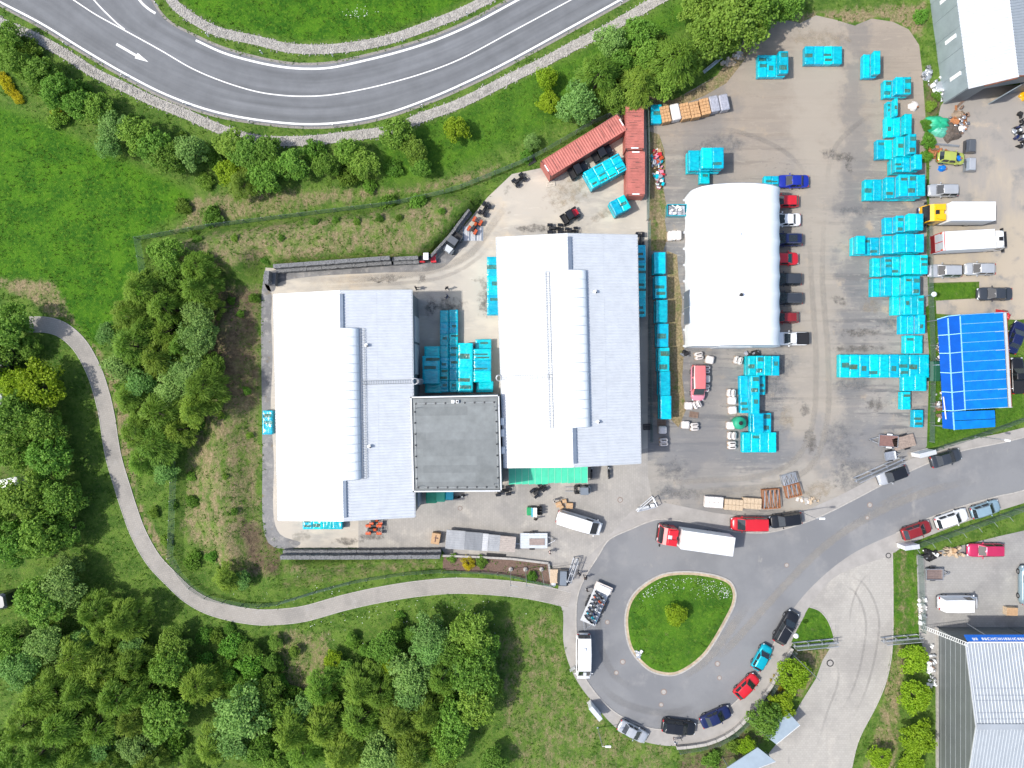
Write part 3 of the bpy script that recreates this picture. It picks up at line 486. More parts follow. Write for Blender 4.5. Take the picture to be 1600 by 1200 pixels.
def hall(nm, label, NW, NE, SE, SW, eave, ridge, ladder_side, vents, sky_v, doors=()):
    A, B, C, D = [PV(*q, eave) for q in (NW, NE, SE, SW)]
    base = sum((A, B, C, D), Vector()) / 4; base.z = 0
    root = ob(nm, None, loc=base, label=label, cat='hall')
    A, B, C, D = [p - base for p in (A, B, C, D)]
    RN, RS = (A + B) / 2, (C + D) / 2; RN.z = RS.z = ridge
    def pt(u, v, dz=0): E = lerp(A, D, v) if u < 0 else lerp(B, C, v); return lerp(lerp(RN, RS, v), E, abs(u)) + Vector((0, 0, dz))
    ins = .22
    def wall(p, q, name='wall', m=M_wall, apex=None):
        d = (q - p).normalized(); nrm = Vector((-d.y, d.x, 0)); a = p + d * ins + nrm * ins; b = q - d * ins + nrm * ins
        vs = [(a.x, a.y, 0), (b.x, b.y, 0), (b.x, b.y, eave - .06), (a.x, a.y, eave - .06)]
        if apex is not None: c = apex + nrm * ins; vs.append((c.x, c.y, ridge - .1)); fs = [(0, 1, 2, 4, 3)]
        else: fs = [(0, 1, 2, 3)]
        mb = MB(); n = len(vs); off = nrm * .12
        mb.add(vs + [(x + off.x, y + off.y, z) for x, y, z in vs], [fs[0], tuple(i + n for i in fs[0][::-1])] + [(fs[0][(i + 1) % n], fs[0][i], fs[0][i] + n, fs[0][(i + 1) % n] + n) for i in range(n)])
        return part(name, mb, m, root)
    wall(D, C, apex=RS); wall(C, B); wall(B, A, apex=RN); wall(A, D, m=M_wall2)
    for nm2, e0, e1, in (('roof_slope', D, A), ('roof_slope', B, C)):
        r0, r1 = (RS, RN) if e0 is D else (RN, RS)
        part(nm2, slope(MB(), e0, e1, r0, r1), M_roof, root)
    for s, (p, q) in ((-1, (A, D)), (1, (B, C))):
        part('gutter', MB().tube(p + Vector((s * .06, 0, -.07)), q + Vector((s * .06, 0, -.07)), .075, 6), M_trim, root)
    for p, q, r in ((A, B, RN), (D, C, RS)):
        for e in (p, q):
            d = (r - e); part('verge_trim', MB().tube(e + Vector((0, 0, .02)), r + Vector((0, 0, .02)), .06, 5), M_trim, root)
    v0, v1 = sky_v; Ln = (RS - RN).length; ax = (RS - RN).normalized(); sx = Vector((-ax.y, ax.x, 0)); sx = sx if sx.x > 0 else -sx
    for a, b in ((0.015, v0), (v1, .985)):
        p, q = lerp(RN, RS, a), lerp(RN, RS, b); mb = MB()
        prof = [(-.04, .05), (-.02, .2), (.42, .17), (.44, -.03)]
        mb.add([(w_ + sx * x + Vector((0, 0, z))) for w_ in (p, q) for x, z in prof], [(0, 4, 5, 1), (1, 5, 6, 2), (2, 6, 7, 3), (3, 2, 1, 0), (4, 5, 6, 7)][::1])
        part('ridge_cap', mb, M_ridge, root)  # shade on the raised cap's east side is put into its colour
    # barrel skylight of separate panels between bars
    hw, sl = 2.2, (ridge - eave) / ((B - A).length / 2); npan = 17; zb = ridge - hw * sl; top = ridge + .85
    def arc(v, lift=0.0):
        c = lerp(RN, RS, v); out = []
        for i in range(13):
            t = math.pi * i / 12; x = -math.cos(t) * hw; z = zb + .12 + (top - zb - .12) * math.sin(t) ** .8; out.append(c + sx * x + Vector((0, 0, z - ridge + lift)))
        return out
    for k in range(npan):
        a, b = arc(lerp(v0, v1, (k + .02) / npan)), arc(lerp(v0, v1, (k + .98) / npan)); mb = MB(); n = 13
        mb.add(a + b, [(i, n + i, n + i + 1, i + 1) for i in range(n - 1)]); part('skylight_panel', mb, M_sky, root, True)
    for k in range(npan + 1):
        v = lerp(v0, v1, k / npan); a, b = arc(v - .001, .014), arc(v + .001, .014); mb = MB(); n = 13
        mb.add(a + b, [(i, n + i, n + i + 1, i + 1) for i in range(n - 1)]); part('glazing_bar', mb, M_bar, root, True)
    for v, fl in ((v0, 0), (v1, 1)):
        a = arc(v); c = [p.copy() for p in a]; [setattr(p, 'z', zb - .1) for p in c]; mb = MB(); n = 13
        mb.add(a + c, [(i, i + 1, n + i + 1, n + i) if not fl else (i + 1, i, n + i, n + i + 1) for i in range(n - 1)]); part('skylight_end', mb, M_sky, root)
    for s in (-1, 1):
        p, q = lerp(RN, RS, v0) + sx * hw * s, lerp(RN, RS, v1) + sx * hw * s; p.z = q.z = zb + .08
        part('skylight_kerb', MB().tube(p, q, .1, 4), M_trim, root)
    # service walkway beside the skylight and the crossing ladder down to the eave
    def ladder(name, p, q, side, wd=.45, step=.3):
        mb = MB(); d = (q - p); n = int(d.length / step)
        for k in (0, 1): mb.tube(p + side * wd * k, q + side * wd * k, .035, 4)
        for i in range(n + 1): c = lerp(p, q, i / n); mb.tube(c, c + side * wd, .022, 4)
        return part(name, mb, M_wall, root)
    u1 = (hw + .25) / ((B - A).length / 2); s = ladder_side; vm = .602 if s < 0 else .395
    ladder('roof_walkway', pt(s * u1, v0, .14), pt(s * u1, v1, .14), sx * s)
    ladder('roof_ladder', pt(s * u1, vm, .12), pt(s * 1.0, vm, .12), ax)
    cg = MB(); c = pt(s, vm) + sx * s * .32 + ax * .22
    for k in range(9):
        z = eave + .9 - k * .75
        if z < 2.2: break
        for i in range(12):
            t0, t1 = 2 * math.pi * i / 12, 2 * math.pi * (i + 1) / 12
            cg.tube((c.x + .38 * math.cos(t0), c.y + .38 * math.sin(t0), z), (c.x + .38 * math.cos(t1), c.y + .38 * math.sin(t1), z), .025, 4)
    for i in range(0, 12, 2): t0 = 2 * math.pi * i / 12; cg.tube((c.x + .38 * math.cos(t0), c.y + .38 * math.sin(t0), eave + .9), (c.x + .38 * math.cos(t0), c.y + .38 * math.sin(t0), 2.3), .016, 4)
    part('ladder_cage', cg, M_galv, root)
    for u, v in vents:
        c = pt(u, v); part('roof_vent', MB().lathe([(.16, c.z - .05), (.13, c.z + .35), (.22, c.z + .36), (.22, c.z + .46), (.05, c.z + .52)], 10, (c.x, c.y, 0)), M_whitep, root)
        part('vent_cap', MB().box((c.x + .12, c.y - .1, c.z + .3), (.16, .16, .5)), M_dark, root)
    # thin purlin line where the sheets lap
    for sgn in (-1, 1):
        part('sheet_lap', MB().tube(pt(sgn * .5, .004, .055), pt(sgn * .5, .996, .055), .012, 4), M_trim, root)
    for side, v, wd, h in doors:
        p = lerp(B, C, v) if side > 0 else lerp(A, D, v); c = p - sx * side * (ins - .02); rzz = math.atan2(ax.y, ax.x)
        d = part('door', MB().box((c.x, c.y, h / 2 + .012), (wd, .2, h), rzz), M_door, root)
        for k in range(5): part('door_panel_joint', MB().box((c.x, c.y, .6 + k * h / 6), (wd - .1, .23, .03), rzz), M_ridge, d)
    return root
hall('storage_hall', 'long hall with white ribbed roof west of the flat grey roofed link', (428, 460), (643, 453), (648, 808), (435, 813), 8.0, 9.5, 1, [(.36, .24), (.38, .68)], (.165, .82), [(1, .16, 3.4, 4.2), (1, .30, 4.0, 4.4), (1, .93, 3.0, 3.2)])
hall('storage_hall', 'long hall with pale blue-grey ribbed roof east of the flat grey roofed link', (776, 371), (995, 367), (1001, 724), (788, 731), 7.4, 9.0, -1, [(.37, .25), (.37, .81)], (.16, .83), [(1, .5, 3.4, 4.0), (-1, .15, 3.4, 4.0)])

def link_block():
    z = 8.6; A, B, C, D = [PV(*q, z) for q in ((641, 620), (780, 617), (784, 768), (645, 769))]; base = sum((A, B, C, D), Vector()) / 4; base.z = 0
    root = ob('link_building', None, loc=base, label='square building with flat grey membrane roof between the two long halls', cat='building'); A, B, C, D = [p - base for p in (A, B, C, D)]
    def q(u, v, zz): p = lerp(lerp(A, B, u), lerp(D, C, u), v); return Vector((p.x, p.y, zz))
    e = .015
    for a, b in (((e, e), (1 - e, e)), ((1 - e, e), (1 - e, 1 - e)), ((1 - e, 1 - e), (e, 1 - e)), ((e, 1 - e), (e, e))):
        p, r = q(*a, 0), q(*b, 0); d = (r - p).normalized(); n = Vector((d.y, -d.x, 0)) * -.2; mb = MB()
        mb.prism([(p.x, p.y), (r.x, r.y), (r.x + n.x, r.y + n.y), (p.x + n.x, p.y + n.y)], 0, z - .2); part('wall', mb, M_wall, root)
    part('roof_deck', MB().prism([tuple(q(u, v, 0)[:2]) for u, v in ((.02, .02), (.98, .02), (.98, .98), (.02, .98))], z - .5, z - .16), M_memb, root)
    n = 11
    for k in range(n):
        v0, v1 = lerp(.025, .975, k / n), lerp(.025, .975, (k + 1) / n); cut = random.uniform(.6, .85) if k % 2 else random.uniform(.12, .2)
        for ua, ub, dz in ((.025, cut, 0), (cut, .975, .006)):
            zz = z - .13 + (k % 2) * .008 + dz
            part('membrane_strip', MB().prism([tuple(q(u, v, 0)[:2]) for u, v in ((ua, v0), (ub, v0), (ub, v1 + .006), (ua, v1 + .006))], z - .16, zz), M_memb, root)
    for (a, b) in (((0, 0), (1, 0)), ((1, 0), (1, 1)), ((1, 1), (0, 1)), ((0, 1), (0, 0))):
        p, r = q(*a, 0), q(*b, 0); d = (r - p).normalized(); nn = Vector((-d.y, d.x, 0)); c = q(.5, .5, 0); nn = nn if (c - p).dot(nn) > 0 else -nn; nn = nn * .17
        part('parapet', MB().prism([(p.x, p.y), (r.x, r.y), (r.x + nn.x, r.y + nn.y), (p.x + nn.x, p.y + nn.y)], z - .3, z), M_trim, root)
    for u in np.linspace(.06, .94, 9):
        for v in (.075, .955): c = q(u, v, z - .12); part('conductor_block', MB().lathe([(.13, c.z), (.11, c.z + .1), (.03, c.z + .16)], 8, (c.x, c.y, 0)), M_dark, root)
    for v in np.linspace(.16, .86, 7):
        for u in (.045, .96): c = q(u, v, z - .12); part('conductor_block', MB().lathe([(.13, c.z), (.11, c.z + .1), (.03, c.z + .16)], 8, (c.x, c.y, 0)), M_dark, root)
    for u, v0, v1 in ((.045, .07, .95), (.96, .07, .95)): part('conductor_wire', MB().tube(q(u, v0, z + .02), q(u, v1, z + .02), .012, 4), M_galv, root)
    for v in (.075, .955): part('conductor_wire', MB().tube(q(.05, v, z + .03), q(.95, v, z + .03), .012, 4), M_galv, root)
    c = q(.48, .06, z); part('roof_duct', MB().rbox((c.x, c.y, z), (.42, .42, .5), .04), M_whitep, root); part('roof_duct', MB().rbox((c.x + .55, c.y, z), (.4, .4, .5), .04), M_whitep, root); part('duct_opening', MB().box((c.x + .55, c.y, z + .26), (.24, .24, .02)), M_dark, root)
    for v in (.28, .40, .58): c = q(1.0, v, 0); part('ac_unit', MB().rbox((c.x + .3, c.y, z - 1.1), (.45, .9, .8), .05), M_whitep, root)
    for u, v in ((.07, .12), (.94, .12), (.07, .94), (.92, .92)): c = q(u, v, z); part('air_terminal', MB().tube((c.x, c.y, z - .12), (c.x, c.y, z + .9), .03, 5), M_dark, root)
link_block()

M_fabric = mat('white_hall_fabric', (.80, .82, .83), .5, var=.03, scale=.6, spec=.4)
def arch_hall():
    x0, x1 = 23.85, 35.45; yN, yS = 25.7, 4.95; ap, sh = 7.4, 3.1
    root = ob('fabric_hall', None, loc=((x0 + x1) / 2, (yN + yS) / 2, 0), label='white arched fabric hall beside the row of parked cars', cat='hall'); hx = (x1 - x0) / 2; L = yN - yS
    def prof(t, k=1.0):          # t 0..1 from west foot over the top to the east foot
        if t < .12: return -hx + .0 - .10 * math.sin(t / .12 * 1.57), sh * t / .12
        if t > .88: return hx + .10 * math.sin((1 - t) / .12 * 1.57), sh * (1 - t) / .12
        a = (t - .12) / .76 * math.pi; return -(hx + .1) * math.cos(a) * (1 if True else 1), sh + (ap - sh) * (math.sin(a) ** .82) * k
    nb = 9; n = 33
    for k in range(nb):
        mb = MB(); m = 7
        for j in range(m):
            f = (k + j / (m - 1)) / nb; sag = math.sin(math.pi * j / (m - 1)); y = L / 2 - f * L
            for i in range(n):
                t = i / (n - 1); x, z = prof(t); s_ = 1 - .018 * sag; mb.v.append((x * s_, y, max(0.02, z * (1 - .012 * sag))))
        for j in range(m - 1):
            for i in range(n - 1): a = j * n + i; mb.f.append((a, a + n, a + n + 1, a + 1))
        part('fabric_bay', mb, M_fabric, root, True)
    for y, fl in ((L / 2 - .02, 0), (-L / 2 + .02, 1)):
        pts = [prof(i / 32) for i in range(33)]; f = tuple(range(33)); mb = MB().add([(x, y, max(.02, z)) for x, z in pts], [f if not fl else f[::-1]]); part('end_wall', mb, M_fabric, root)
        part('end_frame', ribbon_tube([(x, y, max(.02, z)) for x, z in pts], .05), M_bar, root)
    part('roller_door', MB().box((0, -L / 2 - .03, 1.9), (4.4, .1, 3.8)), M_door, root)
    yw = (600 - 483) / S - (yN + yS) / 2; part('side_opening', MB().box((-hx - .06, yw, 1.75), (.16, 4.5, 2.9)), M_ridge, root)
    for a in (-2.25, 0, 2.25): part('opening_frame', MB().box((-hx - .1, yw + a, 1.75), (.14, .08, 3.0)), M_bar, root)
    v = PV(1157, 461, 7.4) - root.location; part('roof_vent', MB().lathe([(.17, 7.0), (.17, 7.75), (.24, 7.78), (.2, 7.9)], 10, (v.x, v.y, 0)), M_dark, root)
    v = PV(1155, 366, 7.4) - root.location; part('roof_vent', MB().lathe([(.28, 6.9), (.28, 7.5), (.1, 7.62)], 12, (v.x, v.y, 0)), M_fabric, root)
    for y in np.linspace(-L / 2 + .3, L / 2 - .3, 10):
        for s in (-1, 1): part('foot_plate', MB().box((s * (hx + .08), y, .05), (.3, .3, .1)), M_galv, root)
def ribbon_tube(pts, r, n=5):
    mb = MB()
    for a, b in zip(pts[:-1], pts[1:]): mb.tube(a, b, r, n)
    return mb
arch_hall()

M_sheetg = mat('grey_ribbed_roof', (.40, .43, .45), .42, .35, var=.06, scale=.8)
M_panel = mat('slate_grey_panel', (.135, .15, .15), .5, .15, var=.08, scale=.6, rnd=.03)
M_blue = mat('blue_sign_face', (.01, .12, .52), .4, var=.05, scale=2)
def office():
    ez, rzg = 6.4, 8.4; nw = PV(1463, 980); ridge_y = PV(0, 1135, rzg).y; S_y = ridge_y - (nw.y - ridge_y); xw, xe = nw.x, nw.x + 30
    root = ob('metal_clad_building', None, loc=(xw + 15, ridge_y, 0), label='slate grey panel clad building with ribbed metal gable roof and blue sign', cat='building'); hx = 15; N = nw.y - ridge_y
    rows = 8; ph = rzg / rows
    for k in range(rows):
        z0, z1 = k * ph + .012, (k + 1) * ph - .03
        def yl(z): return N if z <= ez else N * (rzg - z) / (rzg - ez)
        ps = [(-yl(z0), z0), (yl(z0), z0)] + ([(yl(ez), ez)] if z0 < ez < z1 else []) + [(yl(z1), z1), (-yl(z1), z1)] + ([(-yl(ez), ez)] if z0 < ez < z1 else [])
        n = len(ps)
        for s in (-1, 1):
            mb = MB().add([(s * hx, y, z) for y, z in ps] + [(s * (hx - .12), y, z) for y, z in ps], [tuple(range(n))[::s * -1], tuple(range(n, 2 * n))[::s]] + [(i, (i + 1) % n, n + (i + 1) % n, n + i) for i in range(n)]); part('wall_panel', mb, M_panel, root)
        if z0 < ez:
            for s in (-1, 1):
                for j in range(3): part('wall_panel', MB().box((-hx + 5 + j * 10 - .0, s * (N - .06), (z0 + min(z1, ez)) / 2), (9.96 if j == 1 else 9.7, .12, min(z1, ez) - z0)), M_panel, root)
    core = MB().box((0, 0, ez / 2), (2 * hx - .3, 2 * N - .3, ez - .05)); part('inner_wall', core, M_ridge, root)
    o = .15
    for s in (-1, 1):
        e0, e1 = Vector((-hx - .1, s * (N + o), ez)), Vector((hx, s * (N + o), ez)); r0, r1 = Vector((-hx - .1, 0, rzg + .04)), Vector((hx, 0, rzg + .04)); part('roof_slope', slope(MB(), e0, e1, r0, r1, .42, .05), M_sheetg, root)
        part('verge_trim', MB().tube((-hx - .12, s * (N + o), ez + .03), (-hx - .12, 0, rzg + .08), .1, 4), M_trim, root)
        part('gutter', MB().tube((-hx - .1, s * (N + o + .08), ez - .05), (hx, s * (N + o + .08), ez - .05), .08, 6), M_trim, root)
    part('ridge_cap', MB().box((0, 0, rzg + .1), (2 * hx, .7, .06)), M_sheetg, root)
    part('plinth', MB().box((-hx - .04, 0, .25), (.12, 2 * N + .2, .5)), M_kerb, root)
    sg = part('sign_board', MB().box((0, 0, 0), (18, .14, 1.05)), M_blue, root, loc=(-hx + 9.2, N + .62, ez - .35)); sg.rotation_euler = (R(38), 0, 0); x = -8.2; r = random.Random(4)
    part('sign_trim', MB().box((0, .02, .55), (18, .2, .07)), M_whitep, sg)
    for bx in (-8, -4, 0, 4, 8): part('sign_bracket', MB().box((bx, -.35, -.3), (.08, .6, .08)), M_galv, sg)
    while x < 8:
        wd = r.choice((.24, .28, .32, .2)); k = r.random(); mb = MB(); zz = .1
        mb.box((x, .09, zz), (.07, .05, .34))
        if k < .7: mb.box((x + wd - .07, .09, zz), (.07, .05, .34))
        if k > .3: mb.box((x + wd / 2 - .03, .09, zz + .14), (wd, .045, .06))
        if k > .5: mb.box((x + wd / 2 - .03, .09, zz - .14), (wd, .045, .06))
        if .2 < k < .6: mb.box((x + wd / 2 - .03, .09, zz), (wd, .045, .06))
        part('sign_letter', mb, M_whitep, sg); x += wd + .14 + (.45 if r.random() < .16 else 0)
    for k in range(1, rows):
        z1 = k * ph - .01; yy = (N if z1 <= ez else N * (rzg - z1) / (rzg - ez)) - .05; part('panel_joint', MB().box((-hx - .008, 0, z1), (.02, 2 * yy, .028)), M_wall2, root)
    # ladder leaning on the wall, down pipe, roof wires and roof light
    part('down_pipe', MB().tube((-hx + 4.2, N + .5, .05), (-hx + 4.2, N + .16, ez - .2), .06, 6), M_trim, root)
    for y in (-3, -4.5, -5.6, -8.2, -9.5):
        yy = N + y * .55 - 3.5; zz = ez + (N - yy) * (rzg - ez) / N + .09; part('roof_wire', MB().tube((-hx + .3, yy, zz), (-hx + 6 + (y % 2), yy, zz), .015, 4), M_ridge, root)
    part('roof_light', MB().rbox((-hx + 8.3, 1.2, rzg + .25), (2.2, 3.2, 1.2), .2), M_sky, root)
    ld = ob('leaning_ladder', None, loc=PV(1441, 982), label='aluminium extension ladder leaning against the slate grey clad wall', cat='ladder'); p0, p1 = Vector((0, 0, .02)), PV(1512, 1010, ez + .5) - ld.location; side = Vector((.12, .42, 0)); n = 22; mb = MB()
    for k in (0, 1): part('rail', MB().tube(p0 + side * k, p1 + side * k, .04, 5), M_whitep, ld)
    for i in range(n): c = lerp(p0, p1, (i + .5) / n); part('rung', MB().tube(c, c + side, .03, 5), M_whitep, ld)
office()
M_steel = mat('weathered_blue_cladding', (.30, .36, .385), .5, .3, var=.12, scale=.5)
M_rust = mat('rusty_fascia', (.20, .075, .04), .8, var=.4, scale=2)
def workshop():
    ez, rz_ = 5.3, 6.9; E0, E1 = PV(1493, -15, ez), PV(1513, 138, ez); R0, R1 = PV(1578, -15, rz_), PV(1592, 119, rz_); w2 = (R1 - E1); w2.z = 0
    E2, E3 = E1 + w2 * 2, E0 + w2 * 2; d = (E0 - E1).normalized(); E0 += d * 12; R0 += d * 12; E3 += d * 12
    base = (E1 + E2) / 2; base.z = 0; root = ob('workshop', None, loc=base, label='workshop with white ribbed roof, blue-grey side wall and open front', cat='workshop'); E0, E1, E2, E3, R0, R1 = [p - base for p in (E0, E1, E2, E3, R0, R1)]
    part('roof_slope', slope(MB(), E1, E0, R1, R0, .4), M_roof, root); part('roof_slope', slope(MB(), E3, E2, R0, R1, .4), M_sheetg, root)  # greyer sheet on the east slope paints in its shade
    def quad(a, b, za, zb_, name, m, th=.14):
        dd = (b - a); n = Vector((-dd.y, dd.x, 0)).normalized() * th; part(name, MB().prism([(a.x, a.y), (b.x, b.y), (b.x + n.x, b.y + n.y), (a.x + n.x, a.y + n.y)], za, zb_), m, root)
    L = (E0 - E1).length
    for k in range(9):       # west wall of cladding panels
        a, b = lerp(E1, E0, k / 9), lerp(E1, E0, (k + .99) / 9); quad(b, a, .01, ez - .08, 'wall_panel', M_steel, .12)
    for f in (.10, .30, .52): c = lerp(E1, E0, f); part('window', MB().box((c.x - .05, c.y, 3.2), (.1, .5, 2.2), math.atan2(d.y, d.x) - math.pi / 2), M_whitep, root)
    quad(E2, E3, .01, ez - .08, 'wall', M_steel)
    f1, f2 = lerp(E1, E2, .26), lerp(E1, E2, .78); quad(E1, f1, .01, ez - .08, 'front_wall', M_wall); quad(f2, E2, .01, ez - .08, 'front_wall', M_wall); quad(f1, f2, 4.1, ez - .08, 'front_lintel', M_wall)
    mb = MB(); mid = lerp(E1, E2, .5); n = d * -.02; mb.add([E1 + Vector((0, 0, -.1)), E2 + Vector((0, 0, -.1)), R1 + Vector((0, 0, -.1))], [(0, 1, 2)]); part('gable', mb, M_wall, root)
    for a, b in ((E1, R1), (R1, E2)): part('fascia', MB().tube(a, b, .12, 4), M_rust if a is R1 else M_trim, root); part('fascia_lower', MB().tube(lerp(a, b, .35) + Vector((0, -.1, -.25)), b + Vector((0, -.1, -.25)), .14, 4), M_rust, root)
    part('open_door', MB().prism([(f2.x, f2.y), (f2.x - .1, f2.y), (f2.x - 2.4, f2.y - 1.3), (f2.x - 2.3, f2.y - 1.4)], .02, 3.6), M_steel, root)
    quad(lerp(E1, E0, .85), lerp(E2, E3, .85), .01, ez - .2, 'rear_wall', M_wall)
workshop()

M_tarp = mat('blue_tarpaulin', (.0, .16, .56), .38, var=.2, scale=.9, bump=.4, bscale=2.2)
M_tarp2 = mat('deep_blue_tarpaulin', (.0, .07, .36), .75, spec=.15, var=.12, scale=.9, bump=.4, bscale=2.2)
M_seam = mat('pale_blue_seam', (.22, .50, .72), .5, var=.15, scale=3)
def tarp_shelter():
    z = 3.6; root = ob('tarpaulin_shelter', None, loc=PV(1515, 590), label='open shelter roofed in bright blue tarpaulin panels with pale seams', cat='shelter'); b = root.location
    def q(px, py, zz): return PV(px, py, zz) - b
    def quad(ps, name, m, th=.04):
        n = len(ps); mb = MB().add(list(ps) + [p - Vector((0, 0, th)) for p in ps], [tuple(range(n))[::-1], tuple(range(n, 2 * n))] + [(i, (i + 1) % n, n + (i + 1) % n, n + i) for i in range(n)]); bm = bmesh.new(); me = mb.mesh(name, m); bm.from_mesh(me); bmesh.ops.recalc_face_normals(bm, faces=bm.faces); bm.to_mesh(me); bm.free(); return ob(name, me, root)
    yl = [(499, 494), (524, 523), (552, 552), (582, 583), (612, 613), (641, 642)]
    lx = lambda y: 1464 + (y - 500) * .062; mx_ = lambda y: 1481 + (y - 497) * .055; rx = lambda y: 1500 + (y - 494) * .052; ex = lambda y: 1567 + (y - 490) * .05
    for i in range(5):
        (a, a2), (c, c2) = yl[i], yl[i + 1]; g = .6
        quad([q(lx(a) + .6, a + g, 2.7), q(mx_(a) - g, a2 + g + 1, 3.2), q(mx_(c) - g, c2 - g, 3.2), q(lx(c) + .6, c - g, 2.7)], 'tarp_panel', M_tarp2)
        quad([q(mx_(a) + g, a2 + g, 3.2), q(rx(a) - g, a2 - 2 + g, 3.6), q(rx(c) - g, c2 - 1 - g, 3.6), q(mx_(c) + g, c2 - g, 3.2)], 'tarp_panel', M_tarp2)
        for h in (0, 1):
            ya, yb = lerp(a2 - 2, c2 - 2, h / 2), lerp(a2 - 2, c2 - 2, (h + 1) / 2)
            quad([q(rx(ya) + g, ya + .4, 3.6), q(ex(ya), ya - 4 + .4, 3.1), q(ex(yb), yb - 4 - .3, 3.1), q(rx(yb) + g, yb - .3, 3.6)], 'tarp_panel', M_tarp)
    quad([q(1472, 644, 2.7), q(1489, 643, 3.2), q(1491, 671, 3.2), q(1473, 669, 2.7)], 'tarp_panel', M_tarp2); quad([q(1490, 643, 3.2), q(1554, 641, 3.0), q(1555, 654, 3.0), q(1491, 657, 3.2)], 'tarp_panel', M_tarp); quad([q(1491, 658, 3.2), q(1555, 655, 3.0), q(1555, 667, 3.0), q(1491, 671.5, 3.2)], 'tarp_panel', M_tarp)
    def bar(a, c, r=.05, name='seam_strip', m=M_seam): part(name, MB().tube(a, c, r, 4), m, root)
    bar(q(1481, 497, 3.24), q(1489, 642, 3.24), .09); bar(q(1500, 494, 3.64), q(1508, 641, 3.64), .08); bar(q(1489, 644, 3.24), q(1491, 672, 3.24), .09)
    for a, a2 in yl:
        bar(q(lx(a), a, 2.72), q(mx_(a), a2, 3.23), .07); bar(q(mx_(a), a2, 3.23), q(rx(a), a2 - 2, 3.63), .07); bar(q(rx(a), a2 - 2, 3.63), q(ex(a), a2 - 6, 3.12), .035)
        part('gutter_bracket', MB().tube(q(ex(a) - 14, a2 - 4.5, 3.22), q(ex(a) + 8, a2 - 6, 3.15), .03, 4), M_trim, root)
    for (a, a2), (c, c2) in zip(yl[:-1], yl[1:]): m_ = (a2 + c2) / 2 - 2; bar(q(rx(m_), m_, 3.63), q(ex(m_), m_ - 4, 3.12), .035)
    part('gutter_board', MB().prism([tuple(q(*p, 3.0)[:2]) for p in ((1568, 488), (1572, 488), (1580, 637), (1576, 637))], 2.9, 3.05), M_trim, root); part('gutter_edge', MB().tube(q(1573, 488, 3.05), q(1581, 637, 3.05), .04, 4), M_rust, root)
    for px in (1465, 1500, 1568):
        for py in (500, 570, 636): part('post', MB().box((*q(px + (py - 500) * .05, py, 2.6)[:2], 1.3), (.12, .12, 2.6)), M_galv, root)
    for px in (1474, 1552): part('post', MB().box((*q(px, 666, 2.6)[:2], 1.3), (.12, .12, 2.6)), M_galv, root)
    part('loose_plank', MB().tube(q(1474, 620, 3.0), q(1478, 655, 3.05), .07, 4), M_whitep, root)
tarp_shelter()
# green awning on the front of the eastern hall and small annexes
M_mint = mat('mint_green_awning', (.06, .50, .30), .4, var=.1, scale=1.2, bump=.2, bscale=3)
M_green = mat('green_tarp', (.02, .34, .18), .4, var=.25, scale=1.4, bump=.8, bscale=3)
def awning():
    root = ob('green_awning', None, loc=PV(857, 745), label='mint green ribbed awning in front of the eastern hall', cat='awning'); b = root.location; zt, zb = 3.3, 2.6
    xs = np.linspace(795, 918, 13)
    for i in range(12):
        p = [PV(xs[i] + .35, 727, zt) - b, PV(xs[i + 1] - .35, 727, zt) - b, PV(xs[i + 1] - .35, 756 - (i > 5) * 2, zb) - b, PV(xs[i] + .35, 757 - (i > 5) * 2, zb) - b]; up = Vector((0, 0, .05)); mb = MB().add(p + [c + up for c in p], [(0, 1, 2, 3), (7, 6, 5, 4), (0, 4, 5, 1), (1, 5, 6, 2), (2, 6, 7, 3), (3, 7, 4, 0)]); part('awning_panel', mb, M_mint, root)
    for x in xs: part('awning_rib', MB().tube(PV(x, 727, zt + .06) - b, PV(x, 756, zb + .06) - b, .03, 4), mint_rib, root)
    for x in (796, 857, 917): c = PV(x, 755, zb) - b; part('post', MB().box((c.x, c.y, zb / 2), (.1, .1, zb)), M_galv, root)
mint_rib = mat('pale_green_rib', (.28, .62, .46), .4, var=.1, scale=2)
awning()
